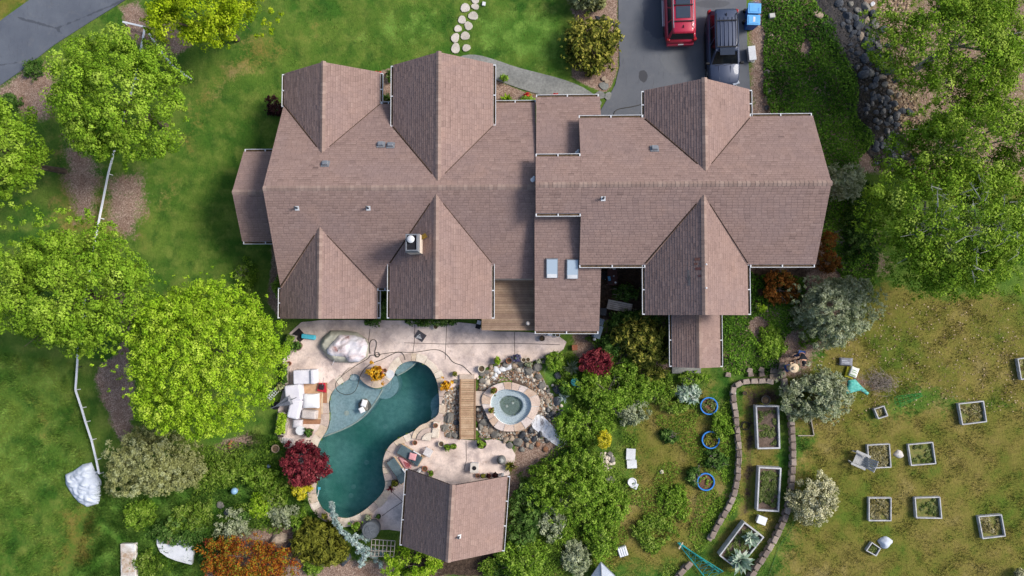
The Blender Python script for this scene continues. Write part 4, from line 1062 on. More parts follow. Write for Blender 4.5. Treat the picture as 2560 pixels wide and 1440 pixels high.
shrub('leafy_plant', 'grey-green broad-leaved plant in the garden below the porch', 1722, 985, 32, 22, .6, 'silver_leaf', 53, lf=.16, npl=12, crad=.18, elong=2.2, gap=.2)
shrub('green_shrub', 'green shrub hugging the front of the small porch roof', 1730, 945, 40, 16, .8, 'shrub_leaf', 54, lf=.1, npl=20, crad=.18, gap=.2, group=GS)
shrub('leafy_clump', 'dark green clump between the second and third blue ring', 1790, 1150, 26, 26, .6, 'dark_shrub_leaf', 55, lf=.1, npl=20, crad=.16, elong=2.)
shrub('leafy_clump', 'dark green clump left of the third blue ring', 1736, 1190, 18, 26, .5, 'dark_shrub_leaf', 56, lf=.1, npl=16, crad=.16, elong=2.)
shrub('leafy_clump', 'dark green clump left of the second blue ring', 1672, 1092, 20, 18, .5, 'dark_shrub_leaf', 57, lf=.1, npl=16, crad=.16, elong=2.)
for i, (x, y, rx, ry, s, lb) in enumerate([(650,1270,34,36,'lime_shrub_leaf','lime green bush on the slope left of the pool'), (745,1300,20,24,'shrub_leaf','green bush under the rounded pool end'), (610,1290,20,16,'dark_shrub_leaf','low dark bush beside the two slope stones'),
        (86,170,32,24,'dark_shrub_leaf','dark green bush at the road verge by the oak'), (25,255,30,26,'dark_shrub_leaf','dark bush below the road at the left edge'), (785,1415,24,30,'shrub_leaf','green sprig at the bottom edge below the yew'),
        (1260,1415,34,30,'dark_shrub_leaf','dark shrub at the bottom right corner of the pool house'), (2140,720,26,24,'shrub_leaf','green bush between the olive tree and the big oak'), (1260,195,9,11,'shrub_leaf','small green plant by the front path'),
        (1320,250,20,11,'shrub_leaf','green flower bed plants at the front wall'), (975,190,13,14,'dark_shrub_leaf','dark green plant in the notch between the front gables'), (965,245,14,9,'dark_shrub_leaf','low dark hedge bit against the front wall notch'),
        (960,765,10,26,'dark_shrub_leaf','dark green bush in the notch between the rear gables'), (1090,806,72,10,'dark_shrub_leaf','low green border under the rear gable eave'), (930,806,22,9,'dark_shrub_leaf','low green border under the left rear gable'),
        (1385,905,24,26,'shrub_leaf','green plants at the end of the patio'), (1400,1330,30,26,'shrub_leaf','green bush in the middle of the lower shrubs'), (1905,770,12,9,'lime_shrub_leaf','small lime bush in the ivy behind the garage'), (1225,1420,24,24,'shrub_leaf','green bush at the bottom edge under the pool house ridge')]):
    shrub('bush', lb, x, y, rx, ry, .75, s, 60+i, lf=.09, npl=22, crad=.16, gap=.15, limbn=3, r0=.02)
# red flowers
for i, (x, y, rx, ry, lb) in enumerate([(946,186,8,9,'red flowers at the corner of the left front gable'), (1318,238,9,5,'red flowers in the front bed by the path'), (1386,239,12,4,'red flowers at the front gutter of the link roof')]):
    shrub('flower_clump', lb, x, y, rx, ry, .5, 'flower_red', 90+i, n=14, lf=.09, npl=14, crad=.1, limbn=2, r0=.01, cat='flowers')
# spiky plants: blades from a centre
def spiky(name, label, px, py, r, h, mname, seed, n=46, w=.05, cat='plant', z=0.0):
    g = np.random.default_rng(seed); c = P(px, py, z+h*.4); c.z = z; root = thing(name, label, cat, c)
    V = []; F = []; T = []; rr = M(r)
    for i in range(n):
        a = g.uniform(0, 6.28); e = g.uniform(.15, 1.25); L = g.uniform(.7, 1.1); d = Vector((math.cos(a)*math.cos(e)*rr*L, math.sin(a)*math.cos(e)*rr*L, math.sin(e)*h*L)); s = Vector((-math.sin(a), math.cos(a), 0))*w*g.uniform(.6, 1.2)
        b = c+Vector((g.normal()*.03, g.normal()*.03, 0)); m = b+d*.55+Vector((0,0,h*.12)); t = b+d; k = len(V)
        V += [b-s*.6, b+s*.6, m+s, t, m-s]; F += [(k, k+1, k+2, k+4), (k+4, k+2, k+3, k+3)]; T += [g.uniform(.1,.95)]*2
    mb = MB(); mb.v = [tuple(v) for v in V]; mb.f = [f if f[2] != f[3] else f[:3] for f in F]; mb.t = T
    obj('foliage', mb, MATS[mname], root, tint=True)
    return root
spiky('yucca', 'spiky yellow-green yucca overlapping the front gutter', 1268, 249, 21, .9, 'lime_shrub_leaf', 101, 70)
spiky('grass_clump', 'grey-green strappy clump at the edge of the spa rocks', 1428, 918, 28, .6, 'olive_leaf', 102, 80, .025)
spiky('grass_clump', 'silver strappy clump on the rocks right of the spa', 1408, 994, 19, .5, 'blue_needle', 103, 60, .025)
spiky('yucca', 'green strappy plant beside the urn by the pool house', 1276, 1166, 20, .6, 'yew_frond', 104, 60, .035)
spiky('cardoon', 'silver spiny-leaved cardoon inside the tilted raised bed', 1878, 1346, 26, .7, 'silver_leaf', 105, 60, .1, z=.5)
spiky('cardoon', 'big silver cardoon spilling over the lower corner of the tilted raised bed', 1853, 1405, 34, .9, 'silver_leaf', 106, 80, .12, z=.45)
spiky('red_grass', 'red strappy plant at the pool coping by the pool house', 976, 1222, 13, .4, 'red_maple_leaf', 107, 30, .03)
# weeping blue cedar: needle tufts along a bent stem
g = np.random.default_rng(120)
path = smooth_poly([(830,1262),(834,1290),(842,1312),(862,1335),(880,1352),(905,1372),(925,1380)], 2, False)
cc = P(900,1375); ced = thing('weeping_blue_cedar', 'silvery blue weeping cedar bent along the pool end towards the trellis', 'tree', cc)
st = [P(x, y, .5+.9*math.sin(i/len(path)*3.1)) for i, (x, y) in enumerate(path)]
mb = MB(); mb.tube(st, .03, 5, .07); mb.tube([st[-1], Vector((cc.x, cc.y, 0))], .08, 6, .1)
cen = [np.array(s)+g.normal(size=3)*np.array([.06,.06,.03]) for s in st for _ in range(3)]
for a0, b0 in (((880,1352),(935,1340)), ((905,1372),(965,1385)), ((890,1375),(960,1408)), ((915,1378),(905,1412))):
    A = P(*a0, 1.1); B = P(*b0, .35); mb.tube([A, A.lerp(B,.5)+Vector((0,0,.15)), B], .03, 4, .01)
    cen += [np.array(A.lerp(B, f))+g.normal(size=3)*np.array([.1,.1,.05]) for f in np.linspace(.1, 1, 16)]
obj('trunk', mb, BARK, ced)
V, F, t = leaves(g, np.array(cen), .13, 26, .085, .6, .6, 2.6, None, .8, .4)
npmesh('foliage', V, F, MATS['blue_needle'], ced, tint=t)

# ---- ivy and other ground cover: countless leaves
leafmat('ivy_leaf', [C(36,66,20), C(66,104,30), C(104,146,44), C(148,186,70)], .3)
leafmat('lime_weed', [C(74,104,30), C(106,140,44), C(138,166,62), C(170,190,96)], .35)
def cover(name, label, polys, n, h, mname, lf, seed, dens=1.2, thr=-.2, hummock=.35):
    g = np.random.default_rng(seed); X = []; Y = []
    for pl in polys:
        xs = [p[0] for p in pl]; ys = [p[1] for p in pl]; ar = (max(xs)-min(xs))*(max(ys)-min(ys))
        m = int(n*ar); x = g.uniform(min(xs), max(xs), m); y = g.uniform(min(ys), max(ys), m)
        d = pdist(pl, x, y); w = waves(np.random.default_rng(seed+1), 8, dens, dens*3)(np.stack([x, y, x*0], 1))
        ok = (d+.35*w > 0) & (w > thr)
        for e in EXCL: ok &= ~inside(e, x, y)
        X.append(x[ok]); Y.append(y[ok])
    X = np.concatenate(X); Y = np.concatenate(Y)
    hw = waves(np.random.default_rng(seed+3), 8, 1.5, 5)(np.stack([X, Y, X*0], 1))
    Z = np.clip(h*(.6+hummock*2*hw), .04, None)*g.uniform(.25, 1, len(X))
    tn = np.clip(.45+.25*waves(np.random.default_rng(seed+5), 8, .8, 3)(np.stack([X, Y, X*0], 1)), .05, .95)
    V, F, t = leaves(g, np.stack([X, Y, Z], 1), .05, 1, lf, .8, 1.0, 1.15, tn, .3, .3)
    V[:,2] = np.maximum(V[:,2], .02)
    o = npmesh(name, V, F, MATS[mname], tint=t); return tag(o, label, 'ground cover', kind='stuff')
cover('ivy', 'glossy green ivy blanketing the bank beside the creek and garage', [wp([(1905,0),(2020,0),(2085,60),(2105,150),(2140,200),(2145,290),(2190,360),(2150,420),(2200,480),(2190,640),(2190,720),(2120,720),(2060,660),(2040,500),(2010,300),(1925,285),(1905,150)])], 360, .35, 'ivy_leaf', .12, 200, thr=-1.4)
cover('ivy', 'bright ivy and weeds below the garage gable and beside the porch', [wp([(1805,790),(1870,670),(2010,690),(2000,820),(1960,860),(1940,930),(1880,925),(1810,935)])], 380, .3, 'ivy_leaf', .12, 210, thr=-.9)
cover('weeds', 'weedy green growth scattered through the vegetable garden', [wp([(1560,950),(1830,950),(1840,1260),(1700,1440),(1330,1440),(1420,1320),(1560,1300)])], 230, .3, 'lime_weed', .085, 220, thr=.1)
cover('weeds', 'green weeds along the foot of the left retaining wall', [wp([(1790,960),(1832,970),(1838,1100),(1845,1200),(1815,1270),(1770,1340),(1745,1330),(1800,1230),(1820,1120)])], 300, .25, 'shrub_leaf', .09, 230, thr=-.4)
cover('creeper', 'low green creepers on the slope left of the pool', [wp([(500,1120),(690,1100),(760,1190),(770,1290),(700,1340),(560,1320),(420,1440),(350,1440),(480,1260)])], 260, .4, 'lime_weed', .09, 240, thr=-.5)
cover('creeper', 'green creepers filling gaps between the shrubs right of the spa and below the porch', [wp([(1400,900),(1440,855),(1520,800),(1600,790),(1680,800),(1680,930),(1690,960),(1560,1060),(1500,1120),(1560,1200),(1480,1330),(1380,1440),(1230,1440),(1290,1180),(1400,1120),(1440,1010)])], 280, .45, 'lime_weed', .1, 250, thr=-.45)

GX2 = 'wild shrubs filling the centre garden'
for i, (x, y, rx, ry, h, mn, lb) in enumerate([(1520,870,40,34,1.1,'dark_shrub_leaf','dark green wild shrub just below the courtyard'), (1560,915,46,30,1.2,'shrub_leaf','green wild shrub right of the dark red maple'), (1640,905,38,42,1.2,'rhodo_leaf','olive wild shrub left of the porch roof'), (1610,975,60,34,1.0,'shrub_leaf','green wild shrub below the porch slab'),
      (1580,1035,44,34,.9,'olive_leaf','grey wispy wild shrub in the middle of the centre garden'), (1440,1140,40,28,1.0,'dark_shrub_leaf','dark wild shrub under the cascade'), (1380,1300,46,44,1.1,'olive_leaf','grey-green wild shrub inside the lower shrub mass'), (1540,1260,34,44,1.1,'shrub_leaf','green wild shrub left of the tipped chair'), (1410,970,16,20,.7,'dark_shrub_leaf','dark tuft between the spa rocks and the bird bath'),
      (2150,600,44,60,.9,'dark_shrub_leaf','dark wild shrub between the roof end and the big oak'), (2160,500,38,40,.9,'dark_shrub_leaf','dark wild shrub beside the big oak'), (2020,830,40,30,.7,'shrub_leaf','green wild shrub under the large olive tree'), (1930,860,34,40,.5,'shrub_leaf','green wild shrub in the ivy above the garden entrance')]):
    shrub('wild_shrub', lb, x, y, rx, ry, h, mn, 900+i, lf=.095, npl=26, crad=.2, gap=.3, lobe=.42, group=GX2, limbn=3, r0=.03, elong=1.6)

for i, (x, y, rx, ry, h, mn, lb) in enumerate([(560,1180,60,34,.6,'lime_weed','weedy light green growth right of the golden conifer'), (650,1190,44,40,.7,'shrub_leaf','green slope shrub left of the purple maple'), (480,1290,60,40,.6,'lime_weed','weedy light green growth in the middle of the left slope'), (580,1310,46,28,.7,'olive_leaf','grey-green slope shrub above the red and orange bush'),
      (440,1330,70,36,.6,'dark_shrub_leaf','dark green tall weeds above the broad white panel'), (700,1285,40,34,.7,'olive_leaf','grey-green slope shrub beside the rounded pool end'), (520,1375,40,36,.7,'dark_shrub_leaf','dark weeds between the white panel and the red bush'), (360,1290,50,40,.5,'shrub_leaf','green tall weeds below the golden conifer'), (690,1240,30,34,.6,'lime_weed','light green weeds left of the yellow bush'),
      (380,1410,40,30,.5,'lime_weed','light green weeds between the two white slabs'), (1690,1010,40,30,.6,'lime_weed','light green weeds below the silver-leaved plant'), (1690,1250,44,40,.5,'shrub_leaf','green weeds below the third blue ring'), (1630,1330,50,44,.5,'lime_weed','light green weeds in the lower garden'), (1800,1060,24,40,.6,'shrub_leaf','green weeds right of the upper blue rings')]):
    shrub('slope_weeds', lb, x, y, rx, ry, h, mn, 950+i, lf=.085, npl=22, crad=.2, gap=.45, lobe=.5, group='weedy growth on the slopes', limbn=0, elong=2.0)
# ================================================================== ROCKS
def rock_mesh(seed, flat=.7, sub=2, ang=.28):
    bm = bmesh.new(); bmesh.ops.create_icosphere(bm, subdivisions=sub, radius=1)
    g = np.random.default_rng(seed); co = np.array([v.co[:] for v in bm.verts])
    w = waves(g, 6, 1.0, 2.6); w2 = waves(g, 6, 3, 6)
    # chop with random planes so that the faces look broken
    for _ in range(7):
        n = g.normal(size=3); n /= np.linalg.norm(n); d = g.uniform(.5, .82); q = co@n-d; co = co-np.outer(np.clip(q, 0, None), n)*.95
    co = co*(1+ang*.5*w(co)+ang*.18*w2(co))[:,None]; co[:,2] *= flat
    for v, c in zip(bm.verts, co): v.co = c
    me = bpy.data.meshes.new('rock'); bm.to_mesh(me); bm.free()
    return me
def rockset(m, seeds, flat, smooth=False, ang=.28):
    out = []
    for s in seeds:
        me = rock_mesh(s, flat, 2, ang); me.materials.append(m)
        if smooth: me.polygons.foreach_set('use_smooth', [True]*len(me.polygons))
        out.append(me)
    return out
BASALT = mat('basalt', C(60,65,74), C(88,92,98), 2.5, .75, .5, 14, local=True)
WETROCK = mat('wet_rock', C(44,46,50), C(66,68,72), 2.5, .35, .5, 14, local=True, spec=.5)
GREYROCK = mat('grey_rock', C(134,130,122), C(104,102,98), 2.5, .85, .5, 14, local=True)
TANROCK = mat('tan_rock', C(176,158,138), C(142,126,110), 2.5, .85, .4, 14, local=True)
PALEROCK = mat('pale_rock', C(226,214,196), C(200,188,172), 2.5, .85, .3, 14, local=True)
WHITEROCK = mat('white_rock', C(236,236,236), C(216,218,222), 2.5, .8, .3, 14, local=True)
RUSTROCK = mat('rust_rock', C(150,104,74), C(110,84,68), 2.5, .8, .4, 14, local=True)
RS = {'b': rockset(BASALT, range(300,306), .62), 'w': rockset(WETROCK, range(310,314), .6), 'g': rockset(GREYROCK, range(320,326), .6), 't': rockset(TANROCK, range(330,334), .6),
      'p': rockset(PALEROCK, range(340,344), .6, True, .12), 'h': rockset(WHITEROCK, range(350,353), .4), 'r': rockset(RUSTROCK, range(360,362), .6)}
def rock(kind, px, py, r, label, group, name='boulder', cat='rock', el=1.0, zf=.35, sink=.0):
    me = rnd.choice(RS[kind]); o = bpy.data.objects.new(name, me); COL.objects.link(o); c = P(px, py, .1); s = M(r)
    o.location = (c.x, c.y, s*zf*.6-sink); o.rotation_euler = (rnd.uniform(-.15,.15), rnd.uniform(-.15,.15), rnd.uniform(0, 6.28)); o.scale = (s*rnd.uniform(.95,1.25)*el, s*rnd.uniform(.8,1.0), s*rnd.uniform(.75,1.0))
    return tag(o, label, cat, group)
# creek boulders (zoom coordinates of the upper right quarter, 3.6 px per photo pixel)
for x, y, r, kd in [(935,140,50,'b'),(1005,150,35,'b'),(1030,230,55,'b'),(945,245,38,'b'),(985,290,36,'b'),(1110,370,60,'b'),(1185,125,48,'b'),(1185,205,44,'g'),(1215,405,34,'g'),(1130,440,54,'b'),(1090,520,50,'b'),(1200,535,58,'b'),(1310,520,45,'b'),
        (1250,580,34,'g'),(1100,620,42,'b'),(1080,670,48,'b'),(1320,630,60,'b'),(1190,725,40,'b'),(1180,765,38,'b'),(1370,715,36,'b'),(1320,830,40,'g'),(1175,880,36,'b'),(1280,890,40,'b'),(1350,930,40,'b'),(1235,895,30,'b'),(1240,690,36,'t'),(1495,1010,44,'b'),
        (1310,1340,40,'b'),(1245,1310,42,'b'),(1190,1290,36,'b'),(1320,1240,36,'w'),(1360,1280,28,'b'),(1100,60,52,'g'),(965,30,34,'g'),(1030,90,36,'g'),(1060,330,38,'t'),(1160,310,38,'t'),(1300,410,34,'b'),(1310,1075,40,'w'),(1380,1040,38,'w'),(1420,1000,36,'b'),(1250,1000,34,'w'),(1180,1340,34,'b'),
        (1325,1503,34,'b'),(1520,1513,34,'b'),(1535,1408,36,'b'),(1195,1468,26,'b'),(1260,250,38,'b'),(1110,175,34,'t'),(1150,650,34,'g'),(1270,760,32,'g'),(1400,860,30,'t'),(860,30,40,'b'),(1290,1180,34,'w'),(1330,1400,32,'b')]:
    lb = {'b': 'dark blue-grey boulder lying in the creek bed', 'g': 'rounded grey boulder in the creek bed', 't': 'tan boulder among the dark creek stones', 'w': 'black wet boulder in the creek bed'}[kd]
    rock(kd, 1860+x/3.6, y/3.6, r/3.6*1.05, lb, 'boulders along the creek')
gq = np.random.default_rng(77); cpl = W2([(2090,20),(2150,20),(2195,120),(2205,200),(2245,300),(2265,390),(2200,400),(2170,310),(2150,210),(2125,110)]); placed = []
while len(placed) < 85:
    x, y = gq.uniform(2090,2265), gq.uniform(10,400); p = P(x, y)
    if not inside(cpl, np.array([p.x]), np.array([p.y]))[0] or any((x-a)**2+(y-b)**2 < 70 for a, b in placed): continue
    placed.append((x, y)); kd = gq.choice(['b','b','w','w']); rock(kd, x, y, gq.uniform(5,9), {'b': 'small dark angular stone wedged in the creek bed', 'w': 'small black wet stone in the creek bed', 'g': 'small grey stone in the creek bed'}[kd], 'boulders along the creek', 'stone')
rock('h', 1860+1160/3.6, 30/3.6, 6, 'small white rock at the top of the creek', None)
for x, y, r, kd, lb in [(2043,36,16,'t','big tan boulder at the ivy edge near the creek top'), (1926,90,9,'t','tan edging stone in the ivy beside the white tank'), (1922,228,9,'g','grey edging stone in the ivy below the tank'), (1921,247,10,'t','beige edging stone at the garage corner'),
        (1918,268,8,'b','dark edging stone beside the garage gutter'), (1920,180,9,'g','flat grey stone at the driveway edge, in the weeds'), (1993,2,9,'g','grey stone cut by the top edge in the ivy')]:
    rock(kd, x, y, r, lb, None)
# stones round the spa (zoom: origin 1040,780 ; 4.8)
def Z3(x, y): return 1040+x/4.8, 780+y/4.8
LB = {'g': 'grey boulder bordering the spa garden', 't': 'tan boulder bordering the spa garden', 'p': 'pale rounded cobble around the spa', 'w': 'black wet boulder by the spa waterfall', 'h': 'flat white slab on the upper rim of the spa moat', 'b': 'dark slate boulder in the spa garden', 'r': 'rust-stained stone in the spa moat'}
for x, y, r, kd in [(785,735,42,'g'),(850,720,40,'g'),(905,660,36,'t'),(1075,625,55,'g'),(1185,640,38,'t'),(1255,630,50,'g'),(1350,700,58,'g'),(1460,670,62,'g'),(1470,780,48,'g'),(790,830,44,'g'),(850,845,40,'p'),(815,885,30,'p'),(1585,945,38,'g'),(1510,890,48,'g'),(1680,930,58,'b'),(1690,1060,62,'b'),
        (1580,545,50,'g'),(1670,520,42,'g'),(1580,1070,40,'t'),(1530,590,28,'g'),(1700,760,48,'b'),(400,1270,72,'g'),(340,1390,48,'g'),(480,840,34,'g'),(770,1380,48,'g'),(760,1250,40,'g'),(1230,690,30,'p'),(1290,700,24,'p'),(1340,780,24,'p'),(1390,760,24,'p'),(1410,820,26,'p'),(1440,870,24,'t'),(1480,940,22,'p'),(1540,915,24,'p'),(1525,965,18,'p'),
        (1545,1020,24,'t'),(1525,1090,20,'p'),(1530,1160,24,'p'),(1745,1125,26,'p'),(1580,1180,40,'w'),(1640,1230,44,'w'),(1590,1250,36,'w'),(1740,1210,50,'b'),(1650,1310,38,'w'),(1700,1390,36,'w'),(1560,1000,20,'t'),(1600,1000,22,'t'),(1640,880,20,'p'),(740,1170,24,'p'),(765,1305,20,'p'),(790,1225,18,'p'),(730,1410,20,'p'),(740,800,20,'p'),
        (330,1080,30,'g'),(320,1110,22,'p'),(370,1010,22,'p'),(400,995,18,'p'),(430,945,20,'p'),(465,985,20,'p'),(350,1030,18,'h'),(410,1050,20,'p'),(440,1090,26,'g'),(480,1080,22,'t'),(380,1130,24,'g'),(430,1150,22,'g'),(470,1190,26,'t'),(385,1195,22,'p'),(440,1190,18,'p'),(495,1150,20,'p'),(860,780,22,'p'),(905,740,22,'p'),(930,790,20,'p')]:
    X, Y = Z3(x, y); rock(kd, X, Y, r/4.8*.98, LB[kd], 'stones around the spa', 'stone' if r < 30 else 'boulder')
for x, y, r in [(965,685,36),(1000,720,34),(1045,690,40),(1095,675,36),(1130,665,34),(965,760,30),(930,790,26)]:
    X, Y = Z3(x, y); rock('h', X, Y, r/4.8, LB['h'], 'white slabs above the spa', 'stone', el=1.2)
# stones near the bridge foot (zoom: origin 640,1040 ; 3.6)
for x, y, r, kd in [(1690,110,38,'g'),(1735,175,34,'g'),(1790,175,38,'g'),(1740,25,48,'g'),(1800,60,30,'b'),(2050,60,42,'g'),(2015,45,14,'p'),(2150,170,48,'g'),(2240,220,40,'t'),(2355,240,50,'g'),(2300,205,34,'t'),(2440,260,28,'t'),(2110,130,36,'t'),(2060,130,30,'t'),(2010,110,14,'p'),(2180,110,30,'t'),(2230,150,30,'t'),(2390,170,40,'w'),(2470,130,36,'w'),(2500,200,32,'w'),(2280,260,34,'g'),(2400,300,30,'g'),(2480,280,26,'g'),(2430,210,30,'w'),(2560,160,34,'w'),(2620,220,30,'w'),(2600,300,28,'r'),(2540,260,26,'r')]:
    rock(kd, 640+x/3.6, 1040+y/3.6, r/3.6, LB[kd], 'stones around the spa')
for x, y, r, kd, lb in [(694,1347,21,'t','broad tan boulder on the slope below the pool'), (726,1364,13,'b','dark boulder beside the broad tan one'), (862,1398,19,'b','dark boulder under the blue cedar'), (551,1265,11,'g','grey stone on the grassy slope'), (569,1277,11,'b','blue-grey stone next to the grey slope stone'),
        (1523,1198,13,'g','flat grey slab below the white cobble pile'), (1532,1148,9,'g','grey slab beside the white cobble pile'), (1525,1135,8,'g','small grey slab above the white cobble pile'), (1655,1180,7,'p','pale flat stone in the middle of the garden grass'), (1745,905,10,'t','pale stone left of the porch corner')]:
    rock(kd, x, y, r, lb, None)
for i in range(22):
    a = i*2.4; r = 3+4.6*math.sqrt(i); rock('p', 1515+r*math.cos(a)*.8, 1155+r*math.sin(a), rnd.uniform(4, 6.5), 'white rounded cobble in the heap by the yellow bush', 'cobbles in the white heap', 'cobble')
# rock that stands in the pool with two white cushions
rk = bpy.data.objects.new('pool_boulder', RS['g'][2]); COL.objects.link(rk); c = P(912,1013,.0); rk.location = (c.x, c.y, -.25); rk.scale = (.5,.42,.55); rk.rotation_euler = (0,0,.7); tag(rk, 'grey boulder standing in the pool with two white cushions', 'rock')
CUSH = mat('white_cushion', C(240,240,240), C(228,228,230), 3, .9, .2, 12, fine=.05)
def cushion(name, c, d, rz, m, label, cat, group=None):
    bm = bmesh.new(); bmesh.ops.create_cube(bm, size=1); bmesh.ops.subdivide_edges(bm, edges=bm.edges, cuts=5, use_grid_fill=True)
    for v in bm.verts:
        x, y, z = v.co; e = max(abs(x), abs(y))*2; pin = (1-(abs(x)*2)**4*.5)*(1-(abs(y)*2)**4*.5)
        v.co = (x*d[0]*(1-.05*math.cos(y*3)), y*d[1]*(1-.05*math.cos(x*3)), z*d[2]*(.35+.65*pin))
    me = bpy.data.meshes.new(name); bm.to_mesh(me); bm.free(); me.polygons.foreach_set('use_smooth', [True]*len(me.polygons)); me.materials.append(m)
    o = bpy.data.objects.new(name, me); COL.objects.link(o); o.location = c; o.rotation_euler = (0,0,rz); return tag(o, label, cat, group)
c = P(910,1008,.12); cushion('cushion', (c.x, c.y, .12), (.34,.44,.12), -.3, CUSH, 'white cushion on the pool boulder, upper one', 'cushion', 'cushions on the pool boulder')
c = P(904,1025,.08); cushion('cushion', (c.x, c.y, .06), (.34,.36,.12), .5, CUSH, 'white cushion on the pool boulder, lower one', 'cushion', 'cushions on the pool boulder')
# gravel in the moat, cobbles: countless
def gravel(name, label, poly, n, r, m, seed, mn=.0):
    g = np.random.default_rng(seed); xs = [p[0] for p in poly]; ys = [p[1] for p in poly]; X = g.uniform(min(xs), max(xs), n); Y = g.uniform(min(ys), max(ys), n)
    ok = inside(poly, X, Y) & (np.hypot(X-spc.x, Y-spc.y) > mn); X, Y = X[ok], Y[ok]
    base = np.array([(1,0,0),(0,1,0),(-1,0,0),(0,-1,0),(0,0,.8),(0,0,-.8)], float); fs = np.array([(0,1,4),(1,2,4),(2,3,4),(3,0,4)])
    N = len(X); s = r*g.uniform(.5, 1.5, N); a = g.uniform(0, 6.28, N); el = g.uniform(.7, 1.3, N)
    ca, sa = np.cos(a), np.sin(a)
    V = np.stack([(base[:,0][None]*ca[:,None]*el[:,None]-base[:,1][None]*sa[:,None])*s[:,None]+X[:,None], (base[:,0][None]*sa[:,None]*el[:,None]+base[:,1][None]*ca[:,None])*s[:,None]+Y[:,None], base[:,2][None]*s[:,None]*.6+.03], -1).reshape(-1, 3)
    F = (fs[None]+(np.arange(N)*6)[:,None,None]).reshape(-1, 3)
    o = npmesh(name, V, F, m, tint=np.repeat(g.uniform(0,1,N), 4)); return tag(o, label, 'gravel', kind='stuff')
def tintmat(name, stops, rough=.85):
    k = NT(name, rough); col = k.ramp(k.attr('tint'), [(i/(len(stops)-1), c) for i, c in enumerate(stops)])
    k.color(k.mix(1., col, k.ramp(k.noise(30, 3), [(.3,.8),(.7,1.15)]), 'MULTIPLY')); MATS[name] = k.m; return k.m
tintmat('moat_gravel', [C(70,62,56), C(128,112,98), C(160,120,88), C(150,150,142), C(206,196,180)])
tintmat('creek_gravel', [C(22,21,22), C(34,33,33), C(48,46,46), C(80,74,70)], .75)
tintmat('leaf_litter', [C(96,76,58), C(140,116,92), C(170,148,118), C(200,180,150)])
SPAGARDEN = wp([(1215,930),(1250,905),(1330,905),(1360,950),(1390,1000),(1410,1060),(1400,1100),(1340,1110),(1270,1100),(1200,1095),(1195,1040),(1198,960)])
gravel('gravel', 'multi-coloured gravel in the moat around the spa', SPAGARDEN, 5200, .06, MATS['moat_gravel'], 1, 1.6)
gravel('gravel', 'grey gravel and cobbles between the pool and the footbridge', wp([(1108,985),(1148,960),(1148,1098),(1112,1092),(1108,1055)]), 1500, .055, MATS['moat_gravel'], 2)
CREEK_PX = [(2025,-20),(2150,-20),(2185,50),(2205,120),(2215,200),(2230,260),(2265,330),(2280,400),(2195,412),(2150,360),(2125,300),(2108,220),(2084,150),(2058,70)]
gravel('gravel', 'dark wet gravel on the bed of the creek', wp(CREEK_PX), 6000, .06, MATS['creek_gravel'], 3)
gravel('leaf_litter', 'fallen leaves along the creek bank under the oaks', wp([(2195,-20),(2270,-20),(2290,150),(2300,300),(2380,400),(2330,420),(2250,330),(2215,200)]), 5000, .05, MATS['leaf_litter'], 4)
gravel('leaf_litter', 'fallen leaves scattered over the dry meadow', wp([(1960,860),(2200,760),(2560,760),(2560,1040),(2300,1010),(2000,1080)]), 1400, .035, MATS['leaf_litter'], 5)
k = NT('creek_water', .08); k.color(k.ramp(k.noise(1.5, 5), [(.35, C(28,27,28)), (.65, C(58,52,46))])); k.b.inputs['Specular IOR Level'].default_value = .5; k.bump(k.noise(5, 4), .25, .05)
o = obj('stream', sheet_mb(smooth_poly(wp(CREEK_PX), 2), (), .03), k.m); tag(o, 'shallow dark creek running over stones', kind='structure')
k = NT('waterfall', .2); k.color(k.ramp(k.noise(1.0, 6, .7, vec=k.scalevec(k.pos(), (7,3,3))), [(.36, C(150,142,138)), (.54, C(240,240,242))])); k.bump(k.noise(14, 4), .5, .05); k.b.inputs['Specular IOR Level'].default_value = .5
o = obj('cascade', slab_mb(smooth_poly(wp([(1330,1042),(1352,1034),(1376,1058),(1402,1086),(1422,1106),(1404,1122),(1374,1102),(1346,1080),(1328,1066)]), 1), -.02, .1), k.m); tag(o, 'white foaming cascade spilling from the spa over rocks', kind='structure')
k = NT('moat_water', .1); k.color(k.ramp(k.noise(1.6, 5), [(.35, C(60,50,42)), (.65, C(104,88,74))])); k.b.inputs['Specular IOR Level'].default_value = .5
ring = [(spc.x+2.35*math.cos(a), spc.y+2.2*math.sin(a)) for a in np.linspace(0, 6.28, 40)[:-1]]; hole = [(spc.x+1.45*math.cos(a), spc.y+1.4*math.sin(a)) for a in np.linspace(0, 6.28, 40)[:-1]]
o = obj('moat', sheet_mb(ring, [hole], .012), k.m); tag(o, 'shallow brown moat around the spa', kind='structure')
o = obj('pond', sheet_mb(disc(1345,1078,17), (), .028), MATS.setdefault('dark_water', mat('dark_water', C(26,26,28), C(44,40,36), 2, .1, spec=.5))); tag(o, 'small dark pond under the spa cascade', kind='structure')

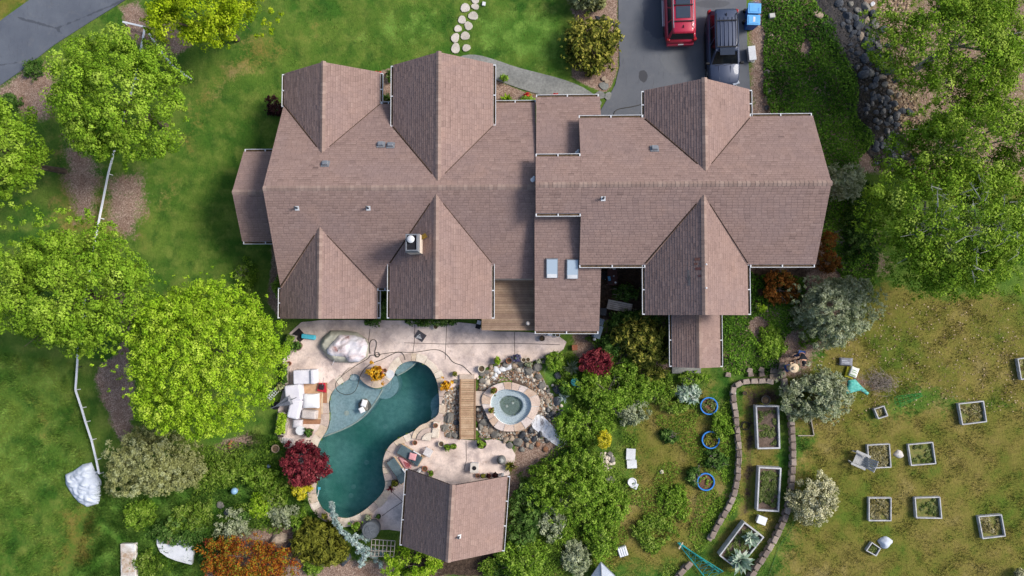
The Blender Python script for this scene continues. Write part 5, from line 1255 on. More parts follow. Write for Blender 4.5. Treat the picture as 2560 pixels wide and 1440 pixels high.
# ================================================================== STEPPING STONES, EDGING, WALLS
STEP = [mat('step_a', C(214,206,196), C(190,182,172), 2, .9, .2, 14), mat('step_b', C(202,194,182), C(180,172,162), 2, .9, .2, 14)]
def flat_stone(px, py, rx, ry, seed, z=.05):
    g = random.Random(seed); c = P(px, py); n = 11; ph = g.uniform(0, 6)
    return [(c.x+M(rx)*(1+.10*math.sin(2*a+ph)+.07*math.sin(3*a+2*ph))*math.cos(a), c.y+M(ry)*(1+.10*math.sin(2*a+ph)+.07*math.sin(3*a+2*ph))*math.sin(a)) for a in [6.283*i/n for i in range(n)]]
ss = [(1188,2,10,8),(1163,20,11,13),(1188,17,10,8),(1183,40,12,12),(1155,50,11,10),(1171,65,11,11),(1145,72,9,10),(1138,95,11,12),(1163,90,11,12),(1139,121,12,13),(1166,120,10,10),(1176,-8,10,9)]
ss.sort(key=lambda q: -q[1])
words = ['nearest', 'second nearest', 'third nearest', 'fourth nearest', 'fifth nearest', 'sixth nearest', 'seventh nearest', 'eighth nearest', 'ninth nearest', 'tenth nearest', 'eleventh nearest', 'farthest']
for i, (x, y, rx, ry) in enumerate(ss):
    single('stepping_stone', MB().prism(flat_stone(x, y, rx, ry, i), -.02, .05), STEP[i % 2], 'pale flat stepping stone, %s to the front gable' % words[i], 'stone', 'stepping stones across the front lawn', bevel=.015)
for i, (x, y, rx, ry, lb) in enumerate([(1510,215,12,10,'upper grey flagstone at the end of the front path'), (1500,238,12,11,'lower grey flagstone at the end of the front path'), (1520,240,9,10,'small grey flagstone beside the driveway curve')]):
    single('flagstone', MB().prism(flat_stone(x, y, rx, ry, 50+i), -.02, .04), CONC, lb, 'stone', 'flagstones by the driveway')
single('marker_block', MB().box((P(1210,11).x, P(1210,11).y, .06), (.2,.24,.12), -.2), WHITE, 'small white block beside the stepping stones', 'block')
BLK = [mat('block_a', C(158,142,130), C(132,118,108), 3, .9, .4, 16), mat('block_b', C(144,128,118), C(122,108,100), 3, .9, .4, 16), mat('block_c', C(172,156,144), C(148,134,124), 3, .9, .4, 16)]
blkme = []
for i in range(3):
    mb = MB(); mb.hexa([(-.5,-.42,0),(.5,-.42,0),(.38,.5,0),(-.38,.5,0),(-.5,-.42,1),(.5,-.42,1),(.38,.5,1),(-.38,.5,1)])
    me = bpy.data.meshes.new('block'); me.from_pydata(mb.v, [], mb.f); me.materials.append(BLK[i])
    bm = bmesh.new(); bm.from_mesh(me); bmesh.ops.bevel(bm, geom=bm.edges[:]+bm.verts[:], offset=.08, segments=1, affect='EDGES'); bm.to_mesh(me); bm.free(); blkme.append(me)
def retaining(label, runs, h, w=.47, d=.33, flip=1):
    c = P(*runs[0][len(runs[0])//2]); root = thing('retaining_wall', label, 'wall', c)
    for run in runs:
        q = [Vector((*p, 0)) for p in W2(smooth_poly(run, 2, False), h)]
        s = 0; tot = sum((q[i+1]-q[i]).length for i in range(len(q)-1)); n = max(1, int(tot/w)); cum = [0]
        for i in range(len(q)-1): cum.append(cum[-1]+(q[i+1]-q[i]).length)
        for lay in range(2):
            for j in range(n):
                t = (j+.5+.5*(lay == 0))*tot/n
                if t > tot: continue
                i = max(0, min(len(q)-2, next((m for m in range(len(cum)-1) if cum[m+1] >= t), len(q)-2)))
                f = (t-cum[i])/(cum[i+1]-cum[i]+1e-9); p = q[i].lerp(q[i+1], f); dr = (q[i+1]-q[i]).normalized()
                o = bpy.data.objects.new('block', rnd.choice(blkme)); COL.objects.link(o); o.parent = root
                o.location = Vector((p.x+rnd.uniform(-.02,.02), p.y+rnd.uniform(-.02,.02), lay*h/2-.02))-ORG[root.name]
                o.rotation_euler = (0, 0, math.atan2(dr.y, dr.x)+(math.pi if flip < 0 else 0)+rnd.uniform(-.06,.06)); o.scale = (tot/n*.97, d, h/2*.98)
    return root
retaining('curved retaining wall of tan blocks nearest the blue rings', [[(1936,956),(1917,952),(1896,954),(1877,954),(1858,957),(1843,963),(1834,976),(1835,1000),(1839,1018),(1842,1050),(1847,1095),(1850,1132),(1848,1165),(1845,1207),(1837,1240),(1823,1270),(1809,1295),(1793,1320),(1779,1347)], [(1730,1408),(1716,1422),(1700,1440),(1685,1460)]], .44, flip=-1)
retaining('retaining wall of tan blocks running beside the olive tree and cream bush', [[(1957,905),(1958,925),(1962,945),(1967,968),(1973,990),(1978,1018),(1980,1045),(1983,1073),(1985,1101),(1986,1145),(1984,1190),(1980,1240),(1974,1270),(1965,1295),(1955,1318),(1943,1343),(1929,1368),(1913,1393),(1895,1420),(1878,1445)]], .5, flip=-1)
for x, y, lb in [(1820,937,'single tan block left of the garden entrance'), (1874,926,'upper block of the left pair in the weeds'), (1876,936,'lower block of the left pair in the weeds'), (1903,924,'upper block of the right pair in the weeds'), (1904,936,'lower block of the right pair in the weeds'), (1991,905,'loose tan block between the two people')]:
    o = bpy.data.objects.new('garden_block', blkme[rnd.randint(0,2)]); COL.objects.link(o); c = P(x, y, .1); o.location = (c.x, c.y, -.02); o.scale = (.36,.3,.22); o.rotation_euler = (0,0,rnd.uniform(-.4,.4)); tag(o, lb, 'block', 'loose blocks at the garden entrance')
pv = mat('paver', C(150,136,122), C(122,110,98), 2.5, .9, .3, 14)
for i, (x, y, lb) in enumerate([(1934,905,'worn paver at the top of the garden entrance steps'), (1940,925,'middle paver of the garden entrance'), (1939,943,'lowest paver of the garden entrance')]):
    c = P(x, y); single('paver', MB().box((c.x, c.y, .04), (.75,.42,.1), rnd.uniform(-.1,.1)), pv, lb, 'paver', 'pavers at the garden entrance')
c = P(1715,922); single('concrete_slab', MB().box((c.x, c.y+.1, .06), (1.75,.75,.14)), CONC, 'grey concrete slab in front of the small porch roof', 'slab')

# ================================================================== FOOTBRIDGE
br = thing('footbridge', 'wooden plank footbridge between the pool and the spa', 'bridge', P(1168,1020))
BW = [mat('bridge_a', C(196,164,132), C(180,148,118), 2.5, .8, .25, 18), mat('bridge_b', C(186,154,124), C(168,136,108), 2.5, .8, .25, 18), mat('bridge_c', C(204,174,144), C(188,158,128), 2.5, .8, .25, 18)]
a = P(1152,948,.3); b = P(1186,1099,.3); cx = (a.x+b.x)/2; wd = b.x-a.x; n = 27; L = a.y-b.y
for i in range(n):
    y = a.y-L*(i+.5)/n; z = .18+.22*math.sin(math.pi*(i+.5)/n)
    obj('plank', MB().box((cx+rnd.uniform(-.01,.01), y, z), (wd, L/n-.018, .05)), BW[rnd.randint(0,2)], br)
for sx in (-1, 1):
    mb = MB(); pts = [Vector((cx+sx*(wd/2+.03), a.y-L*i/12, .13+.22*math.sin(math.pi*i/12))) for i in range(13)]
    for p, q in zip(pts[:-1], pts[1:]): mb.hexa([(p.x-.04,q.y,q.z-.1),(p.x+.04,q.y,q.z-.1),(p.x+.04,p.y,p.z-.1),(p.x-.04,p.y,p.z-.1),(p.x-.04,q.y,q.z+.1),(p.x+.04,q.y,q.z+.1),(p.x+.04,p.y,p.z+.1),(p.x-.04,p.y,p.z+.1)])
    obj('beam', mb, mat('bridge_beam', C(148,118,92), C(128,100,78), 3, .85), br)
c = P(1168,943); single('threshold_slab', MB().box((c.x, c.y, .09), (.92,.36,.16)), mat('slab_beige', C(206,188,172), C(186,168,154), 2, .85, .2), 'beige stone slab at the upper end of the footbridge', 'slab')
c = P(1205,995); single('landing_slab', MB().box((c.x, c.y, .14), (.95,.9,.26)), MATS['slab_beige'], 'square beige landing slab between footbridge and spa', 'slab', bevel=.02)
# curved stone steps beside the pool
st = thing('stone_steps', 'curved grey and cream stone steps between pool and patio', 'steps', P(1065,1085))
for i, (r, z) in enumerate(((44,.12),(32,.2),(20,.28))):
    c = P(1078,1100); A = [(c.x-M(r)*math.cos(t)*1.1, c.y+M(r)*math.sin(t)) for t in np.linspace(.1, 1.75, 9)]
    obj('step', MB().prism(A+[(c.x, c.y)], .03, z), COPE[i % 3], st)
c = P(1091,1073); single('stone_plinth', MB().box((c.x, c.y, .15), (.42,.98,.3), -.12), COPE[2], 'pale oblong stone plinth with a clay bowl on it', 'plinth', bevel=.02)
# ================================================================== VEHICLES
def paint(name, c, rough=.28, coat=.6, metal=.25):
    if name in MATS: return MATS[name]
    k = NT(name, rough); k.color(k.mix(1., c, k.ramp(k.noise(1.2, 3), [(.3,.94),(.7,1.05)]), 'MULTIPLY')); k.b.inputs['Metallic'].default_value = metal; k.b.inputs['Coat Weight'].default_value = coat; k.b.inputs['Specular IOR Level'].default_value = .5
    MATS[name] = k.m; return k.m
CARGLASS = paint('car_glass', C(22,26,30), .08, .0, 0); RUBBER = mat('rubber', C(34,34,36), rough=.85); CHROME = paint('chrome', C(206,210,214), .2, 0, .8); BLACKP = mat('black_plastic', C(30,30,34), rough=.6)
def xf(c, rz):
    ca, sa = math.cos(rz), math.sin(rz)
    return lambda p: (c[0]+p[0]*ca-p[1]*sa, c[1]+p[0]*sa+p[1]*ca, c[2]+p[2])
def tmb(mb, f): mb.v = [f(p) for p in mb.v]; return mb
def loft(rings):
    mb = MB(); n = len(rings[0]); vs = [p for r in rings for p in r]; fs = [tuple(range(n))[::-1], tuple(range((len(rings)-1)*n, len(rings)*n))]
    for i in range(len(rings)-1):
        for k in range(n): fs.append((i*n+k, i*n+(k+1) % n, (i+1)*n+(k+1) % n, (i+1)*n+k))
    return mb.add(vs, fs)
def suv(label, c, rz, L, W, body, roofm, opts):
    root = thing('parked_car', label, 'car', (c[0], c[1], 0), 'cars parked on the driveway'); f = xf((c[0], c[1], 0), rz); h = L/2; w = W/2
    def add(name, mb, m, par=root, **k): return obj(name, tmb(mb, f), m, par, **k)
    st = [(-h,.78,.5,.86),(-h+.06,.88,.42,.98),(-h+.35,.96,.36,1.06),(-h+1.0,1.0,.34,1.08),(0,1.0,.34,1.07),(h-1.55,1.0,.34,1.06),(h-1.3,.99,.34,1.08),(h-.7,.96,.36,1.03),(h-.28,.9,.38,.93),(h-.08,.8,.42,.8),(h,.66,.48,.66)]
    rings = []
    for y, k, zb, zt in st:
        hw = w*k; zm = zb+(zt-zb)*.55
        rings.append([(-hw*.9,y,zb),(hw*.9,y,zb),(hw,y,zb+.12),(hw,y,zm),(hw*.97,y,zt-.06),(hw*.88,y,zt),(0,y,zt+.025),(-hw*.88,y,zt),(-hw*.97,y,zt-.06),(-hw,y,zm),(-hw,y,zb+.12)])
    add('body', loft(rings), body, smooth=True)
    wb, wt = w*.88, w*.68; zb, zt = 1.05, 1.66; yf0, yf1, yr1, yr0 = h-1.28, h-1.95, -h+.42, -h+.12
    # glasshouse: five panes round, each a part
    FB = [(-wb,yf0,zb),(wb,yf0,zb)]; FT = [(-wt,yf1,zt),(wt,yf1,zt)]; RB = [(-wb*.97,yr0,zb),(wb*.97,yr0,zb)]; RT = [(-wt*.97,yr1,zt),(wt*.97,yr1,zt)]
    add('cabin', MB().add(FB+RB[::-1]+FT+RT[::-1], [(3,2,1,0),(4,5,6,7),(0,1,5,4),(1,2,6,5),(2,3,7,6),(3,0,4,7)]), body)
    def inset(q, k, o):
        q = [Vector(p) for p in q]; m = sum(q, Vector())/len(q); n = (q[1]-q[0]).cross(q[2]-q[0]).normalized()
        if n.dot(m-Vector((0,0,1.2))) < 0: n = -n
        return MB().poly([p+(m-p)*k+n*o for p in q])
    add('windshield', inset([FB[0],FB[1],FT[1],FT[0]], .07, .012), CARGLASS); add('rear_window', inset([RB[1],RB[0],RT[0],RT[1]], .07, .012), CARGLASS)
    for s in (0, 1):
        B0, B1, T0, T1 = Vector(FB[s]), Vector(RB[s]), Vector(FT[s]), Vector(RT[s])
        for a, b in ((.07,.36),(.38,.66),(.68,.93)):
            add('side_window', inset([B0.lerp(B1,a)+Vector((0,0,.02)), B0.lerp(B1,b)+Vector((0,0,.02)), T0.lerp(T1,b)-Vector((0,0,.03)), T0.lerp(T1,a)-Vector((0,0,.03))], .05, .012), CARGLASS)
    rings = []
    for y, k, z in ((yf1+.06,.93,zt-.03),(yf1-.12,1.0,zt+.02),(yf1-.6,1.03,zt+.05),((yf1+yr1)/2,1.04,zt+.06),(yr1+.5,1.03,zt+.05),(yr1-.02,.98,zt+.015),(yr1-.16,.9,zt-.03)):
        hw = wt*k*1.04; rings.append([(-hw,y,z-.06),(hw,y,z-.06),(hw,y,z-.02),(hw*.8,y,z+.02),(0,y,z+.035),(-hw*.8,y,z+.02),(-hw,y,z-.02)])
    roof = add('roof', loft(rings), roofm, smooth=True)
    zr = zt+.1
    for s in (-1, 1):
        add('roof_rail', MB().tube([(s*wt*.92,yf1-.25,zr-.03),(s*wt*.95,yf1-.4,zr+.05),(s*wt*.95,yr1+.3,zr+.05),(s*wt*.92,yr1+.15,zr-.03)], .028, 6), opts['rail'])
        add('mirror', MB().box((s*(w+.08),yf0-.1,1.06), (.22,.14,.16)), BLACKP, bevel=.03)
        add('headlight', MB().box((s*w*.72,h-.22,.8), (.42,.26,.14), -s*.35), CHROME, bevel=.03); add('taillight', MB().box((s*w*.86,-h+.14,.98), (.2,.2,.26), s*.3), mat('tail_red', C(160,22,28), rough=.3), bevel=.03)
        add('running_board', MB().box((s*(w+.02),0,.36), (.14,L*.46,.05)), opts['rail'])
        for y in (h-.95, -h+.95):
            t = add('wheel', MB().lathe((0,0,0), [(.2,-.1),(.36,-.11),(.38,-.06),(.38,.06),(.36,.11),(.2,.1)], 20), RUBBER)
            # lathe turns about z: tip it on its side
            cx = f((s*(w-.13), y, .38)); o = Vector(cx)
            me = t.data; ca, sa = math.cos(rz), math.sin(rz); loc0 = Vector(f((0,0,0)))
            for v in me.vertices:
                p = v.co+ORG[t.name]-loc0; a = (p.x*ca+p.y*sa, -p.x*sa+p.y*ca, p.z)   # local
                q = (a[2], a[0], a[1]); v.co = Vector((o.x+q[0]*ca-q[1]*sa, o.y+q[0]*sa+q[1]*ca, o.z+q[2]))-ORG[t.name]
            rm = MB()
            for kk in range(5):
                an = kk*1.2566; rm.hexa([(s*.0+dx+s*.09, math.cos(an)*r0+math.sin(an)*e, math.sin(an)*r0-math.cos(an)*e) for dx in (-.02,.02) for r0, e in ((.02,-.04),(.02,.04),(.24,.04),(.24,-.04))])
            rm.v = [(s*(w-.13)+p[0], y+p[1], .38+p[2]) for p in rm.v]; add('rim', rm, CHROME, t)
    for y in opts.get('bars', ()): add('crossbar', MB().box((0,y,zr+.05), (wt*1.95,.06,.03)), BLACKP)
    for y0, y1 in opts.get('sunroof', ()): add('sunroof', MB().box((0,(y0+y1)/2,zt+.105), (wt*1.35,abs(y1-y0),.02)), opts.get('sunm', paint('roof_glass', C(40,50,66), .2, 0, 0)), roof)
    for x in opts.get('ribs', ()): add('roof_rib', MB().box((x,-.62,zt+.10), (.05,1.9,.03)), roofm, roof, bevel=.012)
    add('antenna', MB().hexa([(-.02,yr1+.32,zt+.08),(.02,yr1+.32,zt+.08),(.02,yr1+.14,zt+.08),(-.02,yr1+.14,zt+.08),(-.01,yr1+.2,zt+.16),(.01,yr1+.2,zt+.16),(.01,yr1+.14,zt+.16),(-.01,yr1+.14,zt+.16)]), BLACKP)
    for s in (-1, 1): add('hood_crease', MB().hexa([(s*w*.34,h-1.2,1.10),(s*w*.40,h-1.2,1.10),(s*w*.34,h-.3,.94),(s*w*.28,h-.3,.94),(s*w*.35,h-1.2,1.125),(s*w*.39,h-1.2,1.125),(s*w*.33,h-.3,.965),(s*w*.29,h-.3,.965)]), body)
    add('bumper', MB().box((0,h-.05,.5), (W*.86,.2,.24)), opts.get('bump', body), bevel=.05); add('bumper', MB().box((0,-h+.02,.52), (W*.88,.2,.26)), body, bevel=.05)
    add('wiper', MB().box((-.2,yf0+.02,1.1), (.55,.025,.02), .15), BLACKP); add('wiper', MB().box((.35,yf0+.02,1.1), (.5,.025,.02), .15), BLACKP)
    add('license_plate', MB().box((0,-h-.09,.72), (.32,.02,.16)), WHITE)
    return root
REDP = paint('red_paint', C(178,32,62), .32, .5, .15); NAVY = paint('navy_paint', C(52,64,90), .5, .15, .2)
suv('red car with dark glass roof panels and silver rails, cut by the top edge', (8.78, 19.2), R(1.0), 4.6, 1.88, REDP, REDP, {'rail': CHROME, 'bars': (-.35,-1.35), 'sunroof': ((.5,-.3),(-.42,-1.15)), 'sunm': paint('panorama_glass', C(52,62,76), .2, 0, 0)})
suv('dark blue car with ribbed roof nosing under the garage gable', (11.4, 16.5), math.pi+R(1.0), 4.75, 1.92, NAVY, NAVY, {'rail': BLACKP, 'bars': (.25,-1.35), 'sunroof': ((.75,.3),), 'ribs': (-.36,-.12,.12,.36), 'bump': CHROME})
# ---- wheeled bins
BIN = mat('bin_blue', C(44,104,190), C(36,92,176), 2, .5, fine=.06); LID = mat('bin_lid', C(108,178,236), C(94,168,228), 2, .5, fine=.06)
for x, y, lb, flag in ((1886,21,'blue wheeled bin with a plain lid at the top of the driveway', 0), (1884,50,'blue wheeled bin with a white sticker on its lid', 1)):
    c = P(x, y, 1.05); root = thing('wheeled_bin', lb, 'bin', (c.x, c.y, 0), 'blue bins beside the driveway')
    obj('body', MB().box((c.x, c.y, .52), (.7,.56,.98), -.05, taper=.78), BIN, root, bevel=.03)
    l = obj('lid', MB().box((c.x, c.y, 1.05), (.8,.64,.07), -.05), LID, root, bevel=.03)
    obj('lid_panel', MB().box((c.x, c.y, 1.09), (.62,.46,.03), -.05), LID, l, bevel=.01)
    obj('handle', MB().tube([(c.x-.3,c.y+.42,1.0),(c.x+.3,c.y+.4,1.0)], .02, 6), BIN, root)
    for s in (-1,1): obj('wheel', MB().lathe((c.x+s*.3, c.y+.26, .02), [(.1,0),(.12,.03),(.12,.18),(.1,.2)], 12), RUBBER, root)
    if flag: obj('sticker', MB().box((c.x+.02, c.y+.02, 1.112), (.13,.32,.006), -.05), WHITE, l)
    else:
        for i in range(3): obj('slot', MB().box((c.x+.24, c.y-.18+i*.07, 1.112), (.08,.02,.006), -.05), BIN, l)
c = P(1880,133,.4); root = thing('cooler', 'white lidded box standing at the driveway edge by the ivy', 'cooler', (c.x, c.y, 0))
obj('body', MB().box((c.x, c.y, .2), (.42,.86,.38), .1), WHITE, root, bevel=.06); obj('lid', MB().box((c.x, c.y, .42), (.46,.9,.08), .1), WHITE, root, bevel=.03)
obj('handle', MB().tube([(c.x-.02,c.y-.45,.36),(c.x-.02,c.y-.56,.38),(c.x+.14,c.y-.55,.38),(c.x+.14,c.y-.44,.36)], .02, 6), WHITE, root)
c = P(1928,42); single('utility_block', MB().box((c.x, c.y, .12), (.34,.28,.24), .1), mat('block_white', C(206,204,198)), 'small pale block in the ivy right of the blue bins', 'block', bevel=.02)
c = P(1518,47); root = thing('ground_sheet', 'crumpled black weed sheet lying in the mulch by the driveway', 'sheet', c)
obj('sheet', MB().prism([(c.x-.75,c.y+.2),(c.x-.2,c.y+.05),(c.x+.5,c.y-.25),(c.x+.75,c.y-.2),(c.x+.68,c.y-.55),(c.x+.2,c.y-.35),(c.x-.6,c.y-.15)], .0, .06), mat('black_sheet', C(54,58,66), C(40,42,48), 4, .6, .4), root)
for x, y, lb in ((1509,197,'round pale stump slice nearer the driveway in the mulch bed'), (1517,204,'round pale stump slice beside the path end')):
    c = P(x, y); single('wood_disc', MB().lathe((c.x,c.y,-.02), [(.13,0),(.14,.08),(.02,.09)], 12), TANROCK, lb, 'stump')
def hose(name, pts, r, m, label, z=.04):
    q = [P(x, y, z) for x, y in smooth_poly(pts, 2, False)]
    return single(name, MB().tube(q, r, 5), m, label, 'hose')
HOSE = mat('hose_dark', C(74,72,66), rough=.7)
hose('hose', [(1533,290),(1537,277),(1550,271),(1575,268),(1600,262),(1612,257)], .022, HOSE, 'black hose on the driveway in front of the link roof')
def z2(L): return [(640+x/4.8, 780+y/4.8) for x, y in L]
hose('hose', z2([(1370,520),(1350,560),(1200,640),(1050,750),(970,820),(950,880),(975,950),(1040,985),(1110,995),(1180,965),(1220,890),(1240,800),(1260,740),(1310,670),(1400,610),(1520,570),(1640,500),(1720,478),(1770,500),(1790,575)]), .02, HOSE, 'dark hose looping from the covered set into the shallow pool end', .05)
hose('hose', z2([(1370,520),(1440,515),(1600,490),(1720,478),(1880,488),(2000,470),(2150,445),(2240,470),(2310,530),(2350,590),(2400,620),(2480,640),(2540,700),(2610,770)]), .02, HOSE, 'long dark hose crossing the patio to the footbridge', .045)
hose('hose', z2([(1370,500),(1360,430),(1370,350),(1410,325),(1450,350),(1445,420),(1420,490),(1450,545),(1490,520),(1470,480),(1430,490),(1425,530),(1460,548),(1492,515)]), .02, HOSE, 'tangled loop of dark hose at the end of the covered set', .065)

# ================================================================== PATIO FURNITURE
TARP = mat('tarp_white', C(232,230,236), C(214,212,222), 1.6, .7, .25, 6, fine=.06); TARPB = mat('tarp_beige', C(190,188,172), C(168,166,152), 1.6, .75, .3, 6, fine=.1)
k = NT('tarp_stained', .75); cc = k.ramp(k.noise(1.1, 5, .6), [(.42, C(232,228,234)), (.6, C(218,204,206)), (.7, C(150,104,98))]); k.color(cc); k.bump(k.noise(5, 4), .5, .06); TARPS = k.m
def drape(name, outline, h, m, root, seed, z0=.02, wr=.05, dome=.5, n=26, fq=(3, 9)):
    """wrinkled cover over something of height h"""
    g = np.random.default_rng(seed); w = waves(g, 8, *fq); xs = [p[0] for p in outline]; ys = [p[1] for p in outline]
    X, Y = np.meshgrid(np.linspace(min(xs), max(xs), n), np.linspace(min(ys), max(ys), n)); x = X.ravel(); y = Y.ravel(); d = pdist(outline, x, y)
    # pull the outer ring on to the outline
    L = np.array(dense(outline, .05)); out = d < 0
    step = max((max(xs)-min(xs)), (max(ys)-min(ys)))/(n-1)*1.5
    for i in np.where(out & (d > -step))[0]:
        j = np.argmin((L[:,0]-x[i])**2+(L[:,1]-y[i])**2); x[i], y[i] = L[j]
    dd = np.clip(pdist(outline, x, y), 0, None); mx = dd.max()
    z = z0+h*np.clip(dd/(mx*dome), 0, 1)**.55+wr*(np.abs(w(np.stack([x, y, x*0], 1)))-.5)*1.4*np.clip(dd*4, 0, 1)
    idx = np.arange(n*n).reshape(n, n); F = np.stack([idx[:-1,:-1], idx[:-1,1:], idx[1:,1:], idx[1:,:-1]], -1).reshape(-1, 4); ok = ((d[F] > -step).all(1)); F = F[ok]
    o = npmesh(name, np.stack([x, y, z], 1), F, m, root); o.data.polygons.foreach_set('use_smooth', [True]*len(o.data.polygons))
    return o
c = P(858,866); root = thing('covered_patio_set', 'oval patio furniture set wrapped in beige and white tarps with reddish stains', 'covered furniture', c)
drape('cover', W2(z2([(760,380),(765,440),(860,560),(940,605),(1130,615),(1230,600),(1330,540),(1345,400),(1310,320),(1200,240),(1030,220),(885,222),(790,310)]), .3), .55, TARPB, root, 1, .03, .05, .3, 40, (5, 14))
drape('top_cover', W2(z2([(840,440),(850,500),(900,530),(1060,540),(1110,600),(1230,600),(1310,540),(1340,400),(1300,320),(1180,280),(1000,270),(900,370)]), .6), .35, TARPS, root, 2, .5, .09, .4, 40, (5, 14))
a = P(831,912,.1); b = P(848,873,.95); obj('pole', MB().tube([a, b], .02, 6), WHITE, root)
c = P(771,940); root = thing('covered_bench', 'white covered bench box on the left of the patio', 'covered furniture', c)
obj('cover', MB().box((c.x-.05, c.y, .38), (1.32,.86,.74), .04, taper=1.04), TARP, root, bevel=.06); obj('back', MB().box((c.x+.55, c.y+.02, .5), (.3,.88,.8), .04), TARP, root, bevel=.08)
c = P(737,1003); root = thing('covered_sofa', 'white slip-covered corner sofa at the rug', 'sofa', c)
a = P(735,982,.5); obj('cover', MB().box((a.x, a.y, .38), (1.0,1.0,.72), .12, taper=1.05), TARP, root, bevel=.1); b = P(738,1022,.5); obj('cover', MB().box((b.x, b.y, .36), (.72,1.18,.7), -.22, taper=1.05), TARP, root, bevel=.1)
# closed parasol lying
a = P(686,1017,.5); b = P(726,1000,.95); root = thing('parasol', 'folded grey parasol leaning over the back of the white sofa', 'parasol', P(700,1012)); d = (b-a).normalized(); s = Vector((-d.y, d.x, 0)).normalized(); u = d.cross(s); mb = MB(); n = 12
ring = [b+(s*math.cos(i*6.283/n)*.34+u*math.sin(i*6.283/n)*.22)*(1.0 if i % 2 else .62) for i in range(n)]
mb.add([a]+ring, [(0, 1+i, 1+(i+1) % n) for i in range(n)]+[tuple(range(1, n+1))[::-1]]); obj('canopy', mb, mat('parasol_grey', C(150,152,160), C(128,130,140), 2, .8), root); obj('pole', MB().tube([a-d*.3, a, b+d*.5], .025, 6), METAL, root)
obj('base', MB().lathe(P(690,1014), [(.25,0),(.25,.07),(.04,.09),(.04,.5)], 16), DARK, root)
rg = thing('rug', 'tan outdoor rug with a cream border line by the pool', 'rug', P(790,1005))
obj('field', MB().box((P(786,1008).x, P(786,1008).y, .032), (1.58,2.56,.02), 0), mat('rug_tan', C(204,168,134), C(190,152,120), 3, .95), rg)
for p, sz in (((813,1008),(.26,2.58)), ((786,1054),(1.5,.3))): obj('border', MB().box((P(*p).x, P(*p).y, .036), (sz[0],sz[1],.02)), mat('rug_border', C(172,126,96), C(156,112,84), 3, .95), rg)
for p, sz in (((806,1004),(.05,2.2)), ((782,1046),(1.3,.05))): obj('stripe', MB().box((P(*p).x, P(*p).y, .042), (sz[0],sz[1],.022)), mat('rug_cream', C(226,200,160)), rg)
c = P(776,1003,.5); cushion('ottoman', (c.x, c.y, .3), (.98,.9,.52), .02, CUSH, 'bright white square padded table on the rug', 'ottoman')
c = P(773,1036,.4); root = thing('covered_chair', 'small chair under a thin grey-white cover on the rug', 'covered furniture', (c.x, c.y, 0)); obj('cover', MB().box((c.x, c.y, .32), (.88,.52,.5), -.08, taper=1.15), mat('thin_cover', C(206,196,190), C(188,176,170), 2, .8, .3), root, bevel=.09)
c = P(742,1060,.4); cushion('ottoman', (c.x, c.y, .22), (.6,.52,.4), -.06, mat('cushion_grey', C(214,210,214), C(200,196,202), 3, .9), 'pale grey square ottoman below the white sofa', 'ottoman')
c = P(806,962); root = thing('dustpan_cart', 'red tray cart with dark load at the rug corner', 'cart', c)
obj('tray', MB().hexa([(c.x-.22,c.y-.32,.04),(c.x+.28,c.y-.42,.04),(c.x+.2,c.y+.1,.04),(c.x-.12,c.y+.1,.04),(c.x-.27,c.y-.36,.2),(c.x+.32,c.y-.47,.2),(c.x+.23,c.y+.14,.2),(c.x-.15,c.y+.14,.2)]), mat('tray_red', C(198,44,64)), root); obj('load', MB().box((c.x,c.y-.12,.2), (.34,.34,.1), -.15), mat('load_dark', C(62,44,50), C(40,32,36), 8), root, bevel=.04); obj('handle', MB().tube([(c.x+.05,c.y-.1,.2),(c.x+.22,c.y+.5,.5)], .015, 5), METAL, root)
c = P(771,842,.2); single('storage_tube', MB().box((c.x, c.y, .14), (.92,.3,.24), -.12), mat('aqua', C(92,200,220), C(80,188,210), 2, .5), 'aqua blue long box at the top left of the patio', 'box', bevel=.08)
c = P(749,838); single('door_mat', MB().box((c.x, c.y, .04), (.72,.56,.03), -.85), mat('mat_black', C(48,44,46), C(36,34,36), 8, .95), 'black mat under the aqua box', 'mat')
c = P(1051,840); root = thing('door_mat', 'black square mat with white printed figure on the patio', 'mat', c); obj('mat', MB().box((c.x, c.y, .04), (.62,.5,.03), -.6), mat('mat_slate', C(86,84,90), C(70,68,74), 6, .95), root)
for i, (dx, dy, l, a) in enumerate(((-.12,-.04,.3,.3),(-.06,-.1,.26,.2),(-.1,.05,.24,.6),(.0,-.14,.2,-.3),(-.2,-.06,.1,1.2))): obj('print', MB().box((c.x+dx, c.y+dy, .058+i*.001), (l,.035,.004), a), WHITE, root)
# planters, pots
WOODP = mat('planter_wood', C(190,180,168), C(162,152,140), 4, .9, .2)
def planter(label, px, py, w, l, rz, h, mname, seed):
    c = P(px, py, h); root = thing('planter_box', label, 'planter', (c.x, c.y, 0), 'wooden planter boxes on the patio'); f = xf((c.x, c.y, 0), rz)
    for s in (-1,1): obj('side', tmb(MB().box((s*(w/2-.03),0,h/2), (.06,l,h)), f), WOODP, root); obj('end', tmb(MB().box((0,s*(l/2-.03),h/2), (w-.125,.06,h)), f), WOODP, root)
    obj('soil', tmb(MB().box((0,0,h/2-.03), (w-.13,l-.13,h-.06)), f), GUT_IN, root); g = np.random.default_rng(seed); n = int(60*w*l/.5)
    cen = np.array([f((g.uniform(-w*.4,w*.4), g.uniform(-l*.44,l*.44), h+g.uniform(0,.22))) for _ in range(n)]); V, F, t = leaves(g, cen, .1, 16, .09, .8, .7, 1.6)
    npmesh('foliage', V, F, MATS[mname], root, tint=t)
planter('angled grey planter of pale green plants at the lower left of the patio', 704, 1059, .62, 1.4, -.18, .45, 'lime_shrub_leaf', 400)
planter('white planter with dark green plants at the upper left patio corner', 722, 862, .5, 1.3, -.28, .4, 'shrub_leaf', 401)
